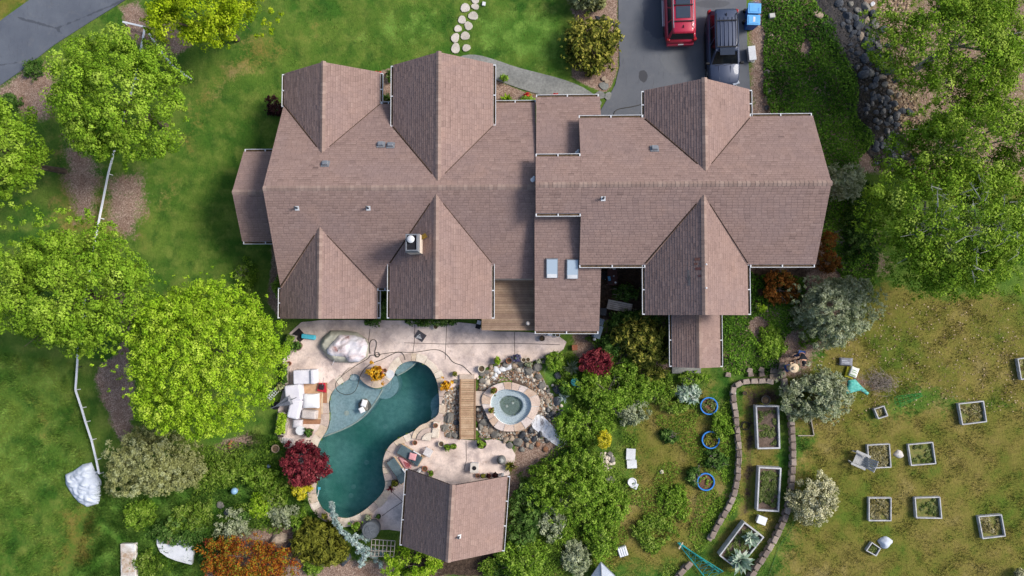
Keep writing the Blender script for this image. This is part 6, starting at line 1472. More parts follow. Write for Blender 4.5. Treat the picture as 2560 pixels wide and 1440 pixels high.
planter('narrow white planter half hidden by the lime maple', 713, 934, .3, 1.25, 0, .4, 'dark_shrub_leaf', 402)
CLAY = mat('terracotta', C(176,112,84), C(150,94,70), 5, .9, .2); CREAMPOT = mat('cream_pot', C(222,212,192), C(202,192,172), 5, .8); DARKPOT = mat('dark_pot', C(70,66,64), C(54,52,52), 5, .8); STONEPOT = mat('stone_pot', C(150,130,110), C(124,108,92), 5, .9)
def pot(label, px, py, r, m, leaf=None, seed=0, h=None, z=.02, grp='pots around the patio', fill=1.0):
    rr = M(r); h = h or rr*1.5; c = P(px, py, z+h); root = thing('plant_pot', label, 'pot', (c.x, c.y, z), grp)
    obj('pot', MB().lathe((c.x,c.y,z), [(rr*.68,0),(rr*.92,h*.85),(rr*1.02,h*.86),(rr*1.02,h),(rr*.82,h),(rr*.78,h*.8)], 18), m, root); obj('soil', MB().lathe((c.x,c.y,z+h*.74), [(rr*.8,0),(rr*.8,h*.1),(rr*.01,h*.11)], 14), GUT_IN, root)
    if leaf:
        g = np.random.default_rng(500+seed); n = max(10, int(26*fill)); cen = np.array([(c.x+g.normal()*rr*.42*fill, c.y+g.normal()*rr*.42*fill, z+h+abs(g.normal())*rr*.5) for _ in range(n)]); V, F, t = leaves(g, cen, rr*.3, 14, max(.05, rr*.3), .8, .8, 1.3); npmesh('foliage', V, F, MATS[leaf], root, tint=t)
    return root
for i, (x, y, r, m, lf, lb) in enumerate([(743,865,12,STONEPOT,'dark_shrub_leaf','broad stone pot beside the upper left planter'), (722,909,6,CLAY,None,'empty clay pot by the narrow white planter'), (701,967,11,DARKPOT,'conifer_gold','dark tub of faded plants behind the white sofa'), (771,1081,11,STONEPOT,'dark_shrub_leaf','pot with a dark shrub below the rug'),
        (703,1087,7,DARKPOT,None,'dark pot at the foot of the angled planter'), (940,932,17,CLAY,'flower_orange','big bowl of orange flowers on the paved lobe in the pool'), (962,926,5,CLAY,None,'small clay pot right of the orange flower bowl'), (961,937,5,CREAMPOT,None,'small cream pot right of the orange flower bowl'), (930,936,5,DARKPOT,'rhodo_leaf','small pot left of the orange flower bowl'),
        (1089,817,6.5,CREAMPOT,None,'cream ring-rimmed pot at the rear gable'), (1355,846,7,DARKPOT,None,'dark round pot below the link roof'), (1394,837,6,WHITE,None,'white bucket at the link roof gutter'), (1115,963,11,CLAY,'flower_orange','pot of orange flowers right of the deep pool end'), (1137,934,6,STONEPOT,'rhodo_leaf','small round pot above the footbridge'),
        (1243,902,9,STONEPOT,'lime_shrub_leaf','pot of yellow-green plant on the rocks above the spa'), (1272,902,7,CLAY,None,'clay pot on the rocks above the spa'), (1293,896,10,STONEPOT,'lavender','pot of purple lavender above the spa'), (1309,900,6,CREAMPOT,None,'left cream-rimmed pot of the pair above the spa'), (1320,899,6,CREAMPOT,None,'right cream-rimmed pot of the pair above the spa'),
        (1204,922,9,CREAMPOT,None,'oval tan pot at the upper end of the footbridge'), (1322,912,8,STONEPOT,'olive_leaf','mossy pot below the cream pair'), (1346,903,6,CREAMPOT,'olive_leaf','pale pot at the patio end'), (1235,976,8,CLAY,'rhodo_leaf','mossy pot on the upper spa rim'), (1228,1026,7,CLAY,'rhodo_leaf','mossy pot on the left spa rim'),
        (1103,1110,7.5,CREAMPOT,None,'cream ring-rimmed pot by the lower footbridge end'), (1118,1118,8,DARKPOT,'shrub_leaf','left green plant pot below the footbridge'), (1134,1116,7.5,DARKPOT,'shrub_leaf','right green plant pot below the footbridge'), (1089,1064,6,CLAY,None,'clay bowl on the stone plinth'), (1037,1107,6,CLAY,None,'clay pot behind the sun loungers'),
        (920,1295,9,STONEPOT,'olive_leaf','stone-ringed pot on the coping near the round lid'), (946,1291,6,DARKPOT,'dark_shrub_leaf','small green pot on the lower patio'), (891,1315,12,STONEPOT,'shrub_leaf','stone trough of green at the pool end'), (1204,1110,12,DARKPOT,'shrub_leaf','leafy pot with dark stand right of the footbridge foot'), (987,1208,9,DARKPOT,'yew_frond','olive potted shrub beside the red strappy plant'),
        (1062,1172,7,CLAY,None,'brown pot at the pool house gutter corner'), (1077,1183,7,STONEPOT,'shrub_leaf','green pot at the pool house roof edge'), (1194,1189,5,CLAY,None,'orange clay pot at the pool house roof, left'), (1207,1190,6,DARKPOT,'rhodo_leaf','dark pot in the middle of the pool house row'), (1222,1190,6,CLAY,'maroon_leaf','clay pot in the pool house row with dark leaves'), (1238,1189,7,DARKPOT,'maroon_leaf','dark pot at the right of the pool house row'),
        (1834,983,6,WHITE,None,'white bucket inside the left retaining wall'), (1862,983,5,DARKPOT,None,'small black bucket inside the garden entrance'), (1915,1000,11,DARKPOT,None,'large black tub above the first long raised bed'), (688,1122,10,STONEPOT,None,'round stone basin left of the purple maple')]):
    zz = .4 if 'spa rim' in lb else (.3 if 'plinth' in lb else .02)
    pot(lb, x, y, r, m, lf, i, z=zz, h=(.12 if 'bowl on' in lb else None), fill=1.4 if 'orange flower' in lb and r > 8 else 1.0)
c = P(976,935); single('plate', MB().lathe((c.x,c.y,.025), [(.2,0),(.26,.02),(.27,.05),(.22,.05),(.02,.03)], 20), WHITE, 'white round dish on the paved lobe in the pool', 'dish')
c = P(751,1076,.4); root = thing('side_table', 'small white plastic table below the grey ottoman', 'table', (c.x, c.y, 0)); obj('top', MB().lathe((c.x,c.y,.4), [(.26,0),(.29,.02),(.29,.05),(.1,.05)], 14), WHITE, root)
for a in range(4): obj('leg', MB().tube([(c.x+.18*math.cos(a*1.57+.8), c.y+.18*math.sin(a*1.57+.8), .41), (c.x+.22*math.cos(a*1.57+.8), c.y+.22*math.sin(a*1.57+.8), .02)], .02, 5), WHITE, root)
def lattice(label, quad, n, m, z, r=.014, name='trellis', mm=None):
    q = [P(x, y, z) for x, y in quad]; root = thing(name, label, 'trellis', (q[0].x, q[0].y, z)); mm = mm or WHITE
    for i in range(n+1): t = i/n; obj('bar', MB().tube([q[0].lerp(q[1], t), q[3].lerp(q[2], t)], r, 4), mm, root)
    for i in range(m+1): t = i/m; obj('bar', MB().tube([q[0].lerp(q[3], t)+Vector((0,0,.02)), q[1].lerp(q[2], t)+Vector((0,0,.02))], r, 4), mm, root)
lattice('white lattice ladder under the lime maple edge', [(668,992),(688,970),(697,978),(677,1000)], 5, 2, .5)
lattice('pale wooden trellis grid left of the pool house', [(929,1348),(988,1352),(984,1392),(927,1390)], 6, 3, .9, .025, mm=WOODP)
lattice('bent white wire rack lying above the purple maple', [(706,1094),(734,1098),(732,1110),(704,1106)], 4, 4, .15, .01)
# sun loungers
TEAK = mat('teak', C(206,178,146), C(186,158,128), 4, .8); SLATEC = mat('slate_cushion', C(94,112,118), C(80,98,104), 2, .9, .2, 20); PINK = mat('pink_cloth', C(232,176,178), C(220,158,162), 4, .9, .3)
def lounger(label, foot, head, w, slat=False):
    a = P(*foot, .35); b = P(*head, .45); c = (a+b)/2; d = (b-a); L = d.length; rz = math.atan2(d.y, d.x); root = thing('sun_lounger', label, 'sun lounger', (c.x, c.y, 0), 'loungers by the pool'); f = xf((c.x, c.y, 0), rz)
    for s in (-1,1): obj('rail', tmb(MB().box((0,s*w*.5,.26), (L,.06,.09)), f), TEAK, root)
    for sx in (-1,1):
        for s in (-1,1): obj('leg', tmb(MB().box((sx*L*.42,s*w*.5,.12), (.07,.068,.2)), f), TEAK, root)
    for i in range(9): obj('slat', tmb(MB().box((-L/2+.1+i*(L-.2)/8,0,.29), (.09,w-.07,.025)), f), TEAK, root)
    obj('seat_cushion', tmb(MB().box((-L*.16,0,.36), (L*.64,w*.92,.1)), f), SLATEC, root, bevel=.03)
    obj('back_cushion', tmb(MB().hexa([(L*.17,-w*.46,.33),(L*.46,-w*.46,.55),(L*.46,w*.46,.55),(L*.17,w*.46,.33),(L*.14,-w*.46,.43),(L*.43,-w*.46,.66),(L*.43,w*.46,.66),(L*.14,w*.46,.43)]), f), SLATEC, root, bevel=.03)
    obj('armrest', tmb(MB().box((L*.18,w*.56,.52), (L*.32,.06,.04)), f), WHITE, root); obj('arm_post', tmb(MB().box((L*.05,w*.56,.38), (.05,.05,.25)), f), WHITE, root)
lounger('slate-cushioned sun lounger with a pink pillow', (997,1121), (1054,1156), .66)
lounger('slate-cushioned sun lounger beside the pool house gutter', (975,1149), (1014,1206), .62)
c = P(1031,1142,.6); cushion('pillow', (c.x, c.y, .54), (.46,.42,.13), -.25, PINK, 'pale pink pillow on the upper lounger', 'pillow')
c = P(1010,1155,.1); root = thing('towel', 'pink checked towel dropped between the two loungers', 'towel', (c.x, c.y, 0)); drape('cloth', [(c.x-.42,c.y+.25),(c.x-.1,c.y+.42),(c.x+.35,c.y-.05),(c.x+.5,c.y-.25),(c.x+.1,c.y-.5),(c.x-.1,c.y-.25)], .12, PINK, root, 5, .03, .03, .6, 14)
for i in range(4): obj('stripe', MB().box((c.x+.1+i*.09, c.y-.12-i*.03, .19), (.03,.4,.012), .5), mat('towel_red', C(190,90,96)), root)
c = P(1070,1131,.45); root = thing('side_table', 'square white-topped wooden table behind the loungers', 'table', (c.x, c.y, 0)); obj('top', MB().box((c.x, c.y, .44), (.5,.5,.05), -.5), mat('table_white', C(222,216,214), C(208,202,202), 3, .6), root, bevel=.02)
for a in range(4): obj('leg', MB().box((c.x+.27*math.cos(a*1.571+.285), c.y+.27*math.sin(a*1.571+.285), .22), (.05,.05,.42), -.5), TEAK, root)
c = P(1186,1170,.5); root = thing('fire_table', 'white square fire table with a dark burner', 'table', (c.x, c.y, 0)); obj('body', MB().box((c.x, c.y, .24), (.44,.52,.46), -.06), WHITE, root); obj('top', MB().box((c.x, c.y, .5), (.52,.6,.05), -.06), mat('stone_white', C(226,218,208), C(212,204,196), 3, .7), root, bevel=.015); obj('burner', MB().lathe((c.x,c.y,.525), [(.12,0),(.13,.03),(.05,.04)], 12), DARK, root)
c = P(1253,1152,.6); root = thing('urn', 'grey lidded urn at the right patio edge', 'urn', (c.x, c.y, 0)); obj('body', MB().lathe((c.x,c.y,0), [(.18,0),(.27,.2),(.29,.4),(.2,.56),(.14,.62)], 18), mat('urn_grey', C(126,126,124), C(104,104,104), 4, .7), root, smooth=True); obj('lid', MB().lathe((c.x,c.y,.62), [(.15,0),(.12,.05),(.06,.07),(.06,.12),(.02,.14)], 14), mat('urn_light', C(170,170,166)), root)
a = P(798,1221,-.05); b = P(792,1249,-.05); root = thing('pool_brush', 'white pool pole with two aqua ends at the left pool edge', 'brush', a); obj('pole', MB().tube([a, b], .02, 6), WHITE, root)
for p in (a, b): obj('end_pad', MB().box((p.x, p.y, p.z), (.14,.16,.06), .1), mat('aqua2', C(90,190,222)), root)
c = P(926,1325,.8); root = thing('barrel', 'grey round lidded tank with a cross handle below the pool', 'barrel', (c.x, c.y, 0)); GB = mat('barrel_grey', C(112,116,120), C(96,100,104), 3, .6); obj('body', MB().lathe((c.x,c.y,0), [(.46,0),(.52,.3),(.52,.6),(.48,.78)], 26), GB, root, smooth=False); l = obj('lid', MB().lathe((c.x,c.y-.02,.78), [(.5,0),(.52,.03),(.5,.06),(.34,.07),(.33,.1),(.02,.12)], 26), GB, root)
for a in (.35, 1.92): obj('handle', MB().box((c.x, c.y-.02, .91), (.42,.03,.03), a), METAL, l)
c = P(1196,811,.5); root = thing('utility_cart', 'black and white folding cart at the deck corner', 'cart', (c.x, c.y, 0)); obj('frame', MB().box((c.x, c.y, .35), (.3,.55,.06), -.25), BLACKP, root); obj('seat', MB().box((c.x+.03, c.y+.12, .42), (.24,.24,.06), -.25), WHITE, root)
for s in (-1,1):
    for t in (-1,1): obj('leg', MB().box((c.x+s*.1, c.y+t*.2, .17), (.03,.03,.3), -.25), BLACKP, root)
c = P(1320,808,2.7); root = thing('globe_lamp', 'small round white lamp on the deck corner', 'lamp', (c.x, c.y, 2.45)); obj('post', MB().tube([(c.x,c.y,2.45),(c.x,c.y,2.6)], .03, 6), METAL, root); obj('globe', MB().lathe((c.x,c.y,2.58), [(.03,0),(.1,.04),(.13,.12),(.1,.2),(.02,.24)], 14), mat('globe_white', C(226,216,206)), root, smooth=True)
c = P(1375,834,.3); single('white_box', MB().box((c.x, c.y, .18), (.3,.25,.32), -.1), WHITE, 'white square box below the link roof gutter', 'box', bevel=.02)
c = P(1437,869,.3); single('clay_planter', MB().box((c.x, c.y, .14), (.34,.34,.28), .03, taper=.85), CLAY, 'square terracotta planter in the plants near the grill', 'planter', bevel=.01)
# grill under a slate cover
c = P(1494,829,1.0); root = thing('grill', 'slate blue covered barbecue at the corner of the link roof', 'grill', (c.x, c.y, 0)); SG = mat('grill_slate', C(96,112,126), C(80,94,108), 2, .5)
f = xf((c.x, c.y, 0), -.3); obj('lid', tmb(loft([[(-.26,y,.8),(.26,y,.8),(.26,y,.92),(.14,y,1.06),(-.14,y,1.06),(-.26,y,.92)] for y in (-.4,.38)]), f), SG, root); obj('shelf', tmb(MB().box((.04,.62,.84), (.34,.4,.04)), f), SG, root); obj('cart', tmb(MB().box((0,0,.45), (.46,.72,.66)), f), DARK, root)
obj('chimney', tmb(MB().lathe((-.05,-.5,.9), [(.08,0),(.09,.08),(.02,.1)], 10), f), METAL, root)
for s in (-1,1): obj('wheel', tmb(MB().lathe((s*.22,-.3,.0), [(.08,0),(.1,.03),(.1,.12)], 10), f), RUBBER, root)
# courtyard
c = P(1531,688,.75); root = thing('potting_table', 'dark cluttered table in the shady courtyard', 'table', (c.x, c.y, 0)); obj('top', MB().box((c.x, c.y, .72), (.6,1.2,.05)), mat('table_maroon', C(80,52,50), C(60,40,40), 3, .7), root)
for sx in (-1,1):
    for sy in (-1,1): obj('leg', MB().box((c.x+sx*.26, c.y+sy*.55, .35), (.05,.05,.7)), METAL, root)
for i, (dx, dy, r, m, lb) in enumerate(((.1,.42,.1,WHITE,'white dish at the far end of the courtyard table'), (-.15,.45,.08,METAL,'grey dish at the far left of the courtyard table'), (.08,-.05,.06,METAL,'small grey dish in the middle of the courtyard table'), (-.1,-.48,.07,DARKPOT,'dark dish at the near end of the courtyard table'), (.18,-.45,.06,WHITE,'white cup at the near corner of the courtyard table'))):
    single('dish', MB().lathe((c.x+dx,c.y+dy,.746), [(r*.6,0),(r,.03),(r,.05),(r*.7,.04)], 12), m, lb, 'dish', 'dishes on the courtyard table')
single('blue_bag', MB().box((c.x-.2, c.y-.2, .8), (.16,.3,.1), .2), mat('bag_blue', C(96,160,206)), 'light blue bag on the courtyard table', 'bag', bevel=.03)
c = P(1507,690,.5); root = thing('garden_chair', 'black chair with white frame beside the courtyard table', 'chair', (c.x, c.y, 0)); obj('seat', MB().box((c.x, c.y, .42), (.42,.42,.06), .1), BLACKP, root); obj('backrest', MB().box((c.x, c.y+.22, .66), (.42,.06,.46), .1), BLACKP, root)
for sx in (-1,1):
    for sy in (-1,1): obj('leg', MB().box((c.x+sx*.18, c.y+sy*.18, .2), (.04,.04,.4), .1), WHITE, root)
c = P(1549,766,.45); root = thing('bench', 'weathered white slatted bench in the courtyard', 'bench', (c.x, c.y, 0)); f = xf((c.x, c.y, 0), -.2); WW = mat('weathered_white', C(196,190,182), C(164,158,150), 4, .9, .3)
for i in range(5): obj('slat', tmb(MB().box((0,-.24+i*.12,.42), (1.5,.1,.03)), f), WW, root)
for s in (-1,1): obj('leg', tmb(MB().box((s*.62,0,.2), (.08,.5,.4)), f), WW, root)
c = P(1506,779,.7); root = thing('storage_bin', 'black storage bin at the edge of the link roof', 'bin', (c.x, c.y, 0)); obj('body', MB().box((c.x, c.y, .32), (.44,.4,.64), -.1), BLACKP, root); obj('lid', MB().box((c.x, c.y, .67), (.5,.46,.06), -.1), mat('lid_dark', C(60,64,70)), root, bevel=.02)
# bird bath in teal
c = P(1437,955,.6); root = thing('bird_bath', 'turquoise bird bath among the plants right of the spa', 'bird bath', (c.x, c.y, 0)); TQ = mat('turquoise', C(72,168,170), C(60,150,156), 4, .5); obj('bowl', MB().lathe((c.x,c.y,.5), [(.05,0),(.2,.06),(.24,.14),(.2,.14),(.04,.08)], 18), TQ, root); obj('stem', MB().lathe((c.x,c.y,0), [(.15,0),(.06,.1),(.05,.5)], 12), TQ, root)
c = P(1446,968,.2); single('watering_can', MB().lathe((c.x,c.y,.0), [(.12,0),(.14,.18),(.08,.26),(.05,.3)], 12), mat('teal_dark', C(54,124,136)), 'dark teal jug next to the turquoise bird bath', 'jug')
c = P(589,1226,.2); root = thing('gazing_ball', 'pale blue glass ball on the grassy slope', 'ornament', (c.x, c.y, 0)); bm_ = MB(); bm_.lathe((c.x,c.y,.15), [(.21*math.sin(t), .21-.21*math.cos(t)) for t in np.linspace(.08, 3.06, 9)], 18); obj('ball', bm_, mat('ball_blue', C(150,186,214), C(130,168,200), 3, .15, fine=0), root, smooth=True); obj('stand', MB().lathe((c.x,c.y,0), [(.12,0),(.08,.06),(.1,.17)], 12), STONEPOT, root)
c = P(671,1166,.2); single('gazing_ball', MB().lathe((c.x,c.y,.02), [(.13*math.sin(t), .13-.13*math.cos(t)) for t in np.linspace(.08, 3.06, 9)], 14), mat('ball_grey', C(120,140,160), rough=.2), 'small grey-blue glass ball left of the purple maple', 'ornament', smooth=True)
# ================================================================== LEFT SIDE: FENCE, TARP, SLABS
VINYL = mat('vinyl_white', C(236,238,242), C(222,226,232), 1.2, .5, fine=.04)
def fence(label, pts, h=.5):
    q = [P(x, y, h) for x, y in pts]; root = thing('rail_fence', label, 'fence', (q[0].x, q[0].y, 0), 'white rail fence runs')
    posts = []
    for a, b in zip(q[:-1], q[1:]):
        n = max(1, round((b-a).length/2.2))
        for i in range(n): posts.append(a.lerp(b, i/n))
    posts.append(q[-1])
    for p in posts: obj('post', MB().box((p.x, p.y, h/2-.02), (.05,.05,h-.04)), VINYL, root)
    for z in (h-.03,):
        for a, b in zip(posts[:-1], posts[1:]):
            d = (b-a); L = d.length; m = (a+b)/2; obj('rail', MB().box((m.x, m.y, z), (L-.01,.11,.06), math.atan2(d.y, d.x)), VINYL, root)
fence('white rail fence corner by the road between the two upper oaks', [(306,54),(362,67),(395,120),(432,165),(470,192)])
fence('white rail fence running down between the left oaks', [(362,67),(338,195),(300,320),(270,434),(248,545),(215,720),(195,860),(192,918)])
fence('white rail fence along the lower left meadow', [(192,918),(188,975),(203,1020),(213,1055),(228,1100),(240,1150),(247,1185)])
c = P(205,1215); root = thing('tarp_heap', 'crumpled silver-white tarp over a heap by the fence end', 'tarp', c); SILV = mat('tarp_silver', C(206,214,226), C(184,192,206), 1.8, .6, .6, 5, fine=.08)
drape('tarp', W2([(200,1163),(222,1158),(234,1185),(247,1205),(246,1240),(240,1262),(212,1270),(190,1258),(172,1236),(158,1212),(157,1188),(176,1180)], .3), .45, SILV, root, 9, .02, .1, .5, 50, (6, 18))
a = P(238,1181,.1); obj('pole', MB().box((a.x, a.y, .06), (.3,.1,.06), .15), WHITE, root)
DW = mat('dirty_white', C(228,226,222), C(186,172,158), 2.2, .8, .3, 10)
c = P(320,1402,.3); root = thing('junk_slab', 'dirty white slab standing in the grass, the narrower one', 'panel', (c.x, c.y, 0)); obj('slab', MB().box((c.x, c.y, .16), (.95,2.1,.3), .04), DW, root, bevel=.03); obj('crust', MB().box((c.x-.02, c.y-.1, .325), (.7,1.2,.03), .1), mat('crust', C(176,150,126), C(214,204,192), 5, .95), root)
c = P(436,1376,.3); root = thing('junk_panel', 'broad white discarded panel half buried in the grass', 'panel', (c.x, c.y, 0)); q = W2([(392,1347),(462,1346),(478,1362),(483,1385),(478,1412),(440,1402),(418,1393),(400,1380),(392,1362)], .3); obj('panel', MB().prism(q, .02, .3), WHITE, root)
q = P(421,1352,.31); obj('stain', MB().lathe((q.x,q.y,.302), [(.25,0),(.2,.012),(.01,.014)], 12), mat('stain_tan', C(196,168,128), C(180,150,112), 5), root)
for x, y in ((398,1358),(400,1371),(417,1382),(475,1402)): q = P(x, y, .31); obj('slot', MB().box((q.x, q.y, .31), (.22,.05,.02), -.05), mat('slot_grey', C(140,140,146)), root)
c = P(578,1109); root = thing('clay_pipe', 'broken curved terracotta pipe in the grass', 'pipe', c); obj('pipe', MB().tube([(c.x-.1,c.y-.25,.05),(c.x-.05,c.y,.12),(c.x+.08,c.y+.18,.1)], .09, 8), CLAY, root)

# ================================================================== VEGETABLE GARDEN
BW2 = mat('bed_board', C(204,204,206), C(178,178,180), 3, .85, .25, 18); BEDSOIL = mat('bed_soil', C(120,102,90), C(88,74,64), 5, .95, .6, 14)
BEDGRASS = mat('bed_grass', C(138,132,76), C(106,118,56), 4, .95, .8, 22, fine=.5)
def bed(label, px, h, t=.1, soil=.18, grow=None, seed=0, n=60, dry=False, ln=.3):
    q = [P(x, y, h) for x, y in px]; c = sum(q, Vector())/4; root = thing('raised_bed', label, 'raised bed', (c.x, c.y, 0), 'raised beds of the vegetable garden')
    inn = []
    for i in range(4):
        p, a, b = q[i], q[i-1], q[(i+1) % 4]; d1 = (a-p).normalized(); d2 = (b-p).normalized(); inn.append(p+(d1+d2)*t)
    for i in range(4):
        j = (i+1) % 4; e = (q[j]-q[i]).normalized()*.004
        obj('board', MB().hexa([Vector((p.x, p.y, 0)) for p in (q[i]+e, q[j]-e, inn[j]-e, inn[i]+e)]+[q[i]+e, q[j]-e, inn[j]-e, inn[i]+e]), BW2, root)
    obj('soil', MB().prism([(p.x, p.y) for p in inn], -.02, soil), grow if isinstance(grow, bpy.types.Material) else BEDSOIL, root)
    g = np.random.default_rng(700+seed); mx = min((inn[1]-inn[0]).length, (inn[2]-inn[1]).length)
    cen = []
    for _ in range(n):
        u, v = g.uniform(.08,.92), g.uniform(.08,.92); p = inn[0].lerp(inn[1], u).lerp(inn[3].lerp(inn[2], u), v); cen.append((p.x, p.y, soil+.05))
    if n:
        ax = np.stack([np.cos(g.uniform(0,6.28,n)), np.sin(g.uniform(0,6.28,n)), g.uniform(.1,.5,n)], 1)
        V, F, tt = leaves(g, np.array(cen), .13, 26, ln*.55, .4, .8, 3.0, None, .3, .35, ax)
        V[:,2] = np.maximum(V[:,2], soil+.004)
        npmesh('plants', V, F, MATS['straw_leaf' if dry else 'bed_leaf'], root, tint=tt)
    return root
leafmat('straw_leaf', [C(120,112,58), C(146,136,84), C(168,158,110), C(192,184,146)], .2); leafmat('bed_leaf', [C(80,104,40), C(104,122,58), C(126,138,78), C(152,158,108)], .25)
bed('long raised bed of bare soil, the upper one between the walls', [(1889,1014),(1948,1014),(1951,1122),(1894,1123)], .5, .085, .3, seed=1, n=40, ln=.1)
bed('long raised bed with low greens, the middle one between the walls', [(1897,1167),(1954,1170),(1948,1280),(1892,1277)], .5, .085, .3, seed=2, n=90, ln=.12)
bed('tilted raised bed holding the silver cardoons', [(1861,1305),(1911,1343),(1845,1426),(1798,1389)], .6, .07, .4, seed=3, n=60, ln=.12)
for i, (lb, px, h, n, dry) in enumerate([
    ('small square raised bed below the teal tarp', [(2185,1022),(2211,1014),(2221,1040),(2196,1048)], .3, 14, True),
    ('square raised bed farthest up on the right', [(2396,1009),(2460,1002),(2468,1055),(2406,1063)], .28, 26, True),
    ('raised bed cut by the right edge', [(2544,897),(2612,886),(2620,938),(2553,950)], .28, 20, True),
    ('straw-filled raised bed behind the grey garden chair', [(2168,1112),(2225,1109),(2229,1169),(2172,1172)], .25, 70, True),
    ('square raised bed right of the straw-filled one', [(2270,1111),(2333,1105),(2341,1160),(2278,1165)], .25, 14, False),
    ('overgrown raised bed in the middle row, left', [(2172,1244),(2229,1244),(2229,1303),(2172,1303)], .25, 36, True),
    ('green raised bed in the middle row, right', [(2287,1244),(2351,1242),(2356,1297),(2291,1296)], .28, 16, False),
    ('raised bed with dry grass nearest the bottom right corner', [(2446,1291),(2505,1286),(2515,1341),(2457,1348)], .28, 24, True),
    ('small tilted raised bed beside the white sack', [(2180,1355),(2203,1371),(2191,1391),(2165,1377)], .25, 16, False)]):
    bed(lb, px, h, .055, .06, BEDGRASS, seed=10+i, n=n, dry=dry, ln=.2 if n > 30 else .12)
# straw tuft spilling from the straw bed etc. belongs to the dry grass; thin border frame
q = [P(1994,1089,.1), P(2035,1089,.1), P(2026,1040,.1)]; root = thing('edging_boards', 'thin pale edging boards below the smaller olive tree', 'edging', q[0])
for a, b in zip(q[:-1], q[1:]): d = b-a; m = (a+b)/2; obj('board', MB().box((m.x, m.y, .07), (d.length-.06,.045,.14), math.atan2(d.y, d.x)), WOODP, root)
# blue rings
BLUE = mat('ring_blue', C(58,140,220), C(44,122,206), 3, .5)
for i, (x, y, lb, lf, sm) in enumerate([(1773,1015,'blue ring planter at the top, nearest the porch','bed_leaf',.5), (1777,1100,'blue ring planter in the middle with yellow-green weeds','rhodo_leaf',.8), (1765,1205,'blue ring planter at the bottom filled with brown soil','shrub_leaf',.15)]):
    c = P(x, y, .28); root = thing('ring_planter', lb, 'planter', (c.x, c.y, 0), 'blue ring planters'); r = M(21, .28)
    obj('ring', MB().lathe((c.x,c.y,0), [(r,0),(r,.26),(r+.02,.28),(r-.05,.28),(r-.05,0)], 30, close=False), BLUE, root); obj('soil', MB().lathe((c.x,c.y,0), [(r-.06,0),(r-.06,.16),(.02,.18)], 26), mat('ring_soil', C(128,92,70), C(100,72,56), 5, .95, .5), root)
    g = np.random.default_rng(800+i); n = int(60*sm); a = g.uniform(0,6.28,n); rr = (r-.1)*g.uniform(0,1,n)**.5; cen = np.stack([c.x+rr*np.cos(a), c.y+rr*np.sin(a), np.full(n,.24)], 1)
    V, F, t = leaves(g, cen, .08, 12, .08, .7, .7, 1.6); npmesh('plants', V, F, MATS[lf], root, tint=t)
# white panels and seats in the garden
c = P(1577,1138,.1); root = thing('folded_panel', 'white folding board lying in the garden grass', 'panel', (c.x, c.y, 0)); obj('panel', MB().box((c.x, c.y+.06, .1), (.56,.68,.05), -.05), WHITE, root, bevel=.01); obj('panel', MB().box((c.x+.06, c.y-.55, .08), (.6,.5,.05), .06), WHITE, root, bevel=.01)
c = P(1583,1211,.4); root = thing('plastic_chair', 'white plastic chair tipped over in the garden grass', 'chair', (c.x, c.y, 0)); obj('seat', MB().box((c.x+.08, c.y-.1, .3), (.42,.36,.05), -.4), WHITE, root, bevel=.02); obj('backrest', MB().lathe((c.x-.06,c.y+.12,.34), [(.25,0),(.28,.05),(.24,.07),(.18,.02)], 14), WHITE, root)
for dx, dy in ((-.1,-.25),(.25,-.2),(-.15,.2),(.2,.2)): obj('leg', MB().tube([(c.x+dx*.8,c.y+dy*.8,.3),(c.x+dx*1.1,c.y+dy*1.1,.01)], .022, 5), WHITE, root)
c = P(1557,1380,.3); root = thing('ribbed_stool', 'white ribbed square seat at the bottom of the garden', 'stool', (c.x, c.y, 0)); obj('base', MB().box((c.x, c.y, .14), (.56,.6,.28), .3), WHITE, root, bevel=.05)
for i in range(4): f = xf((c.x, c.y, 0), .3); obj('rib', tmb(MB().box((-.2+i*.135,0,.295), (.09,.54,.04)), f), VINYL, root, bevel=.012)
c = P(1905,1301,.4); root = thing('white_crate', 'white lidded crate between the lower raised beds', 'crate', (c.x, c.y, 0)); obj('body', MB().box((c.x, c.y, .18), (.52,.44,.36), -.35, taper=.9), WHITE, root); obj('lid', MB().box((c.x, c.y, .38), (.56,.48,.05), -.35), VINYL, root, bevel=.02)
# cold frame at the bottom edge
c = P(1508,1432); root = thing('cold_frame', 'grey translucent peaked cold frame cut by the bottom edge', 'greenhouse', c); PC = mat('polycarbonate', C(186,194,204), C(168,176,188), 2, .25); a = P(1502,1405,.9); b = P(1478,1440,.5); d = P(1538,1440,.5); e = P(1506,1490,.9)
obj('roof_panel', MB().poly([a, b, P(1480,1490,.5), e]), PC, root); obj('roof_panel', MB().poly([a, e, P(1540,1490,.5), d]), PC, root); 
obj('frame', MB().tube([a, e], .03, 6).tube([a, b], .025, 6).tube([a, d], .025, 6), METAL, root)
obj('wall', MB().poly([b, a, d, P(1536,1440,0), P(1480,1440,0)]), PC, root)
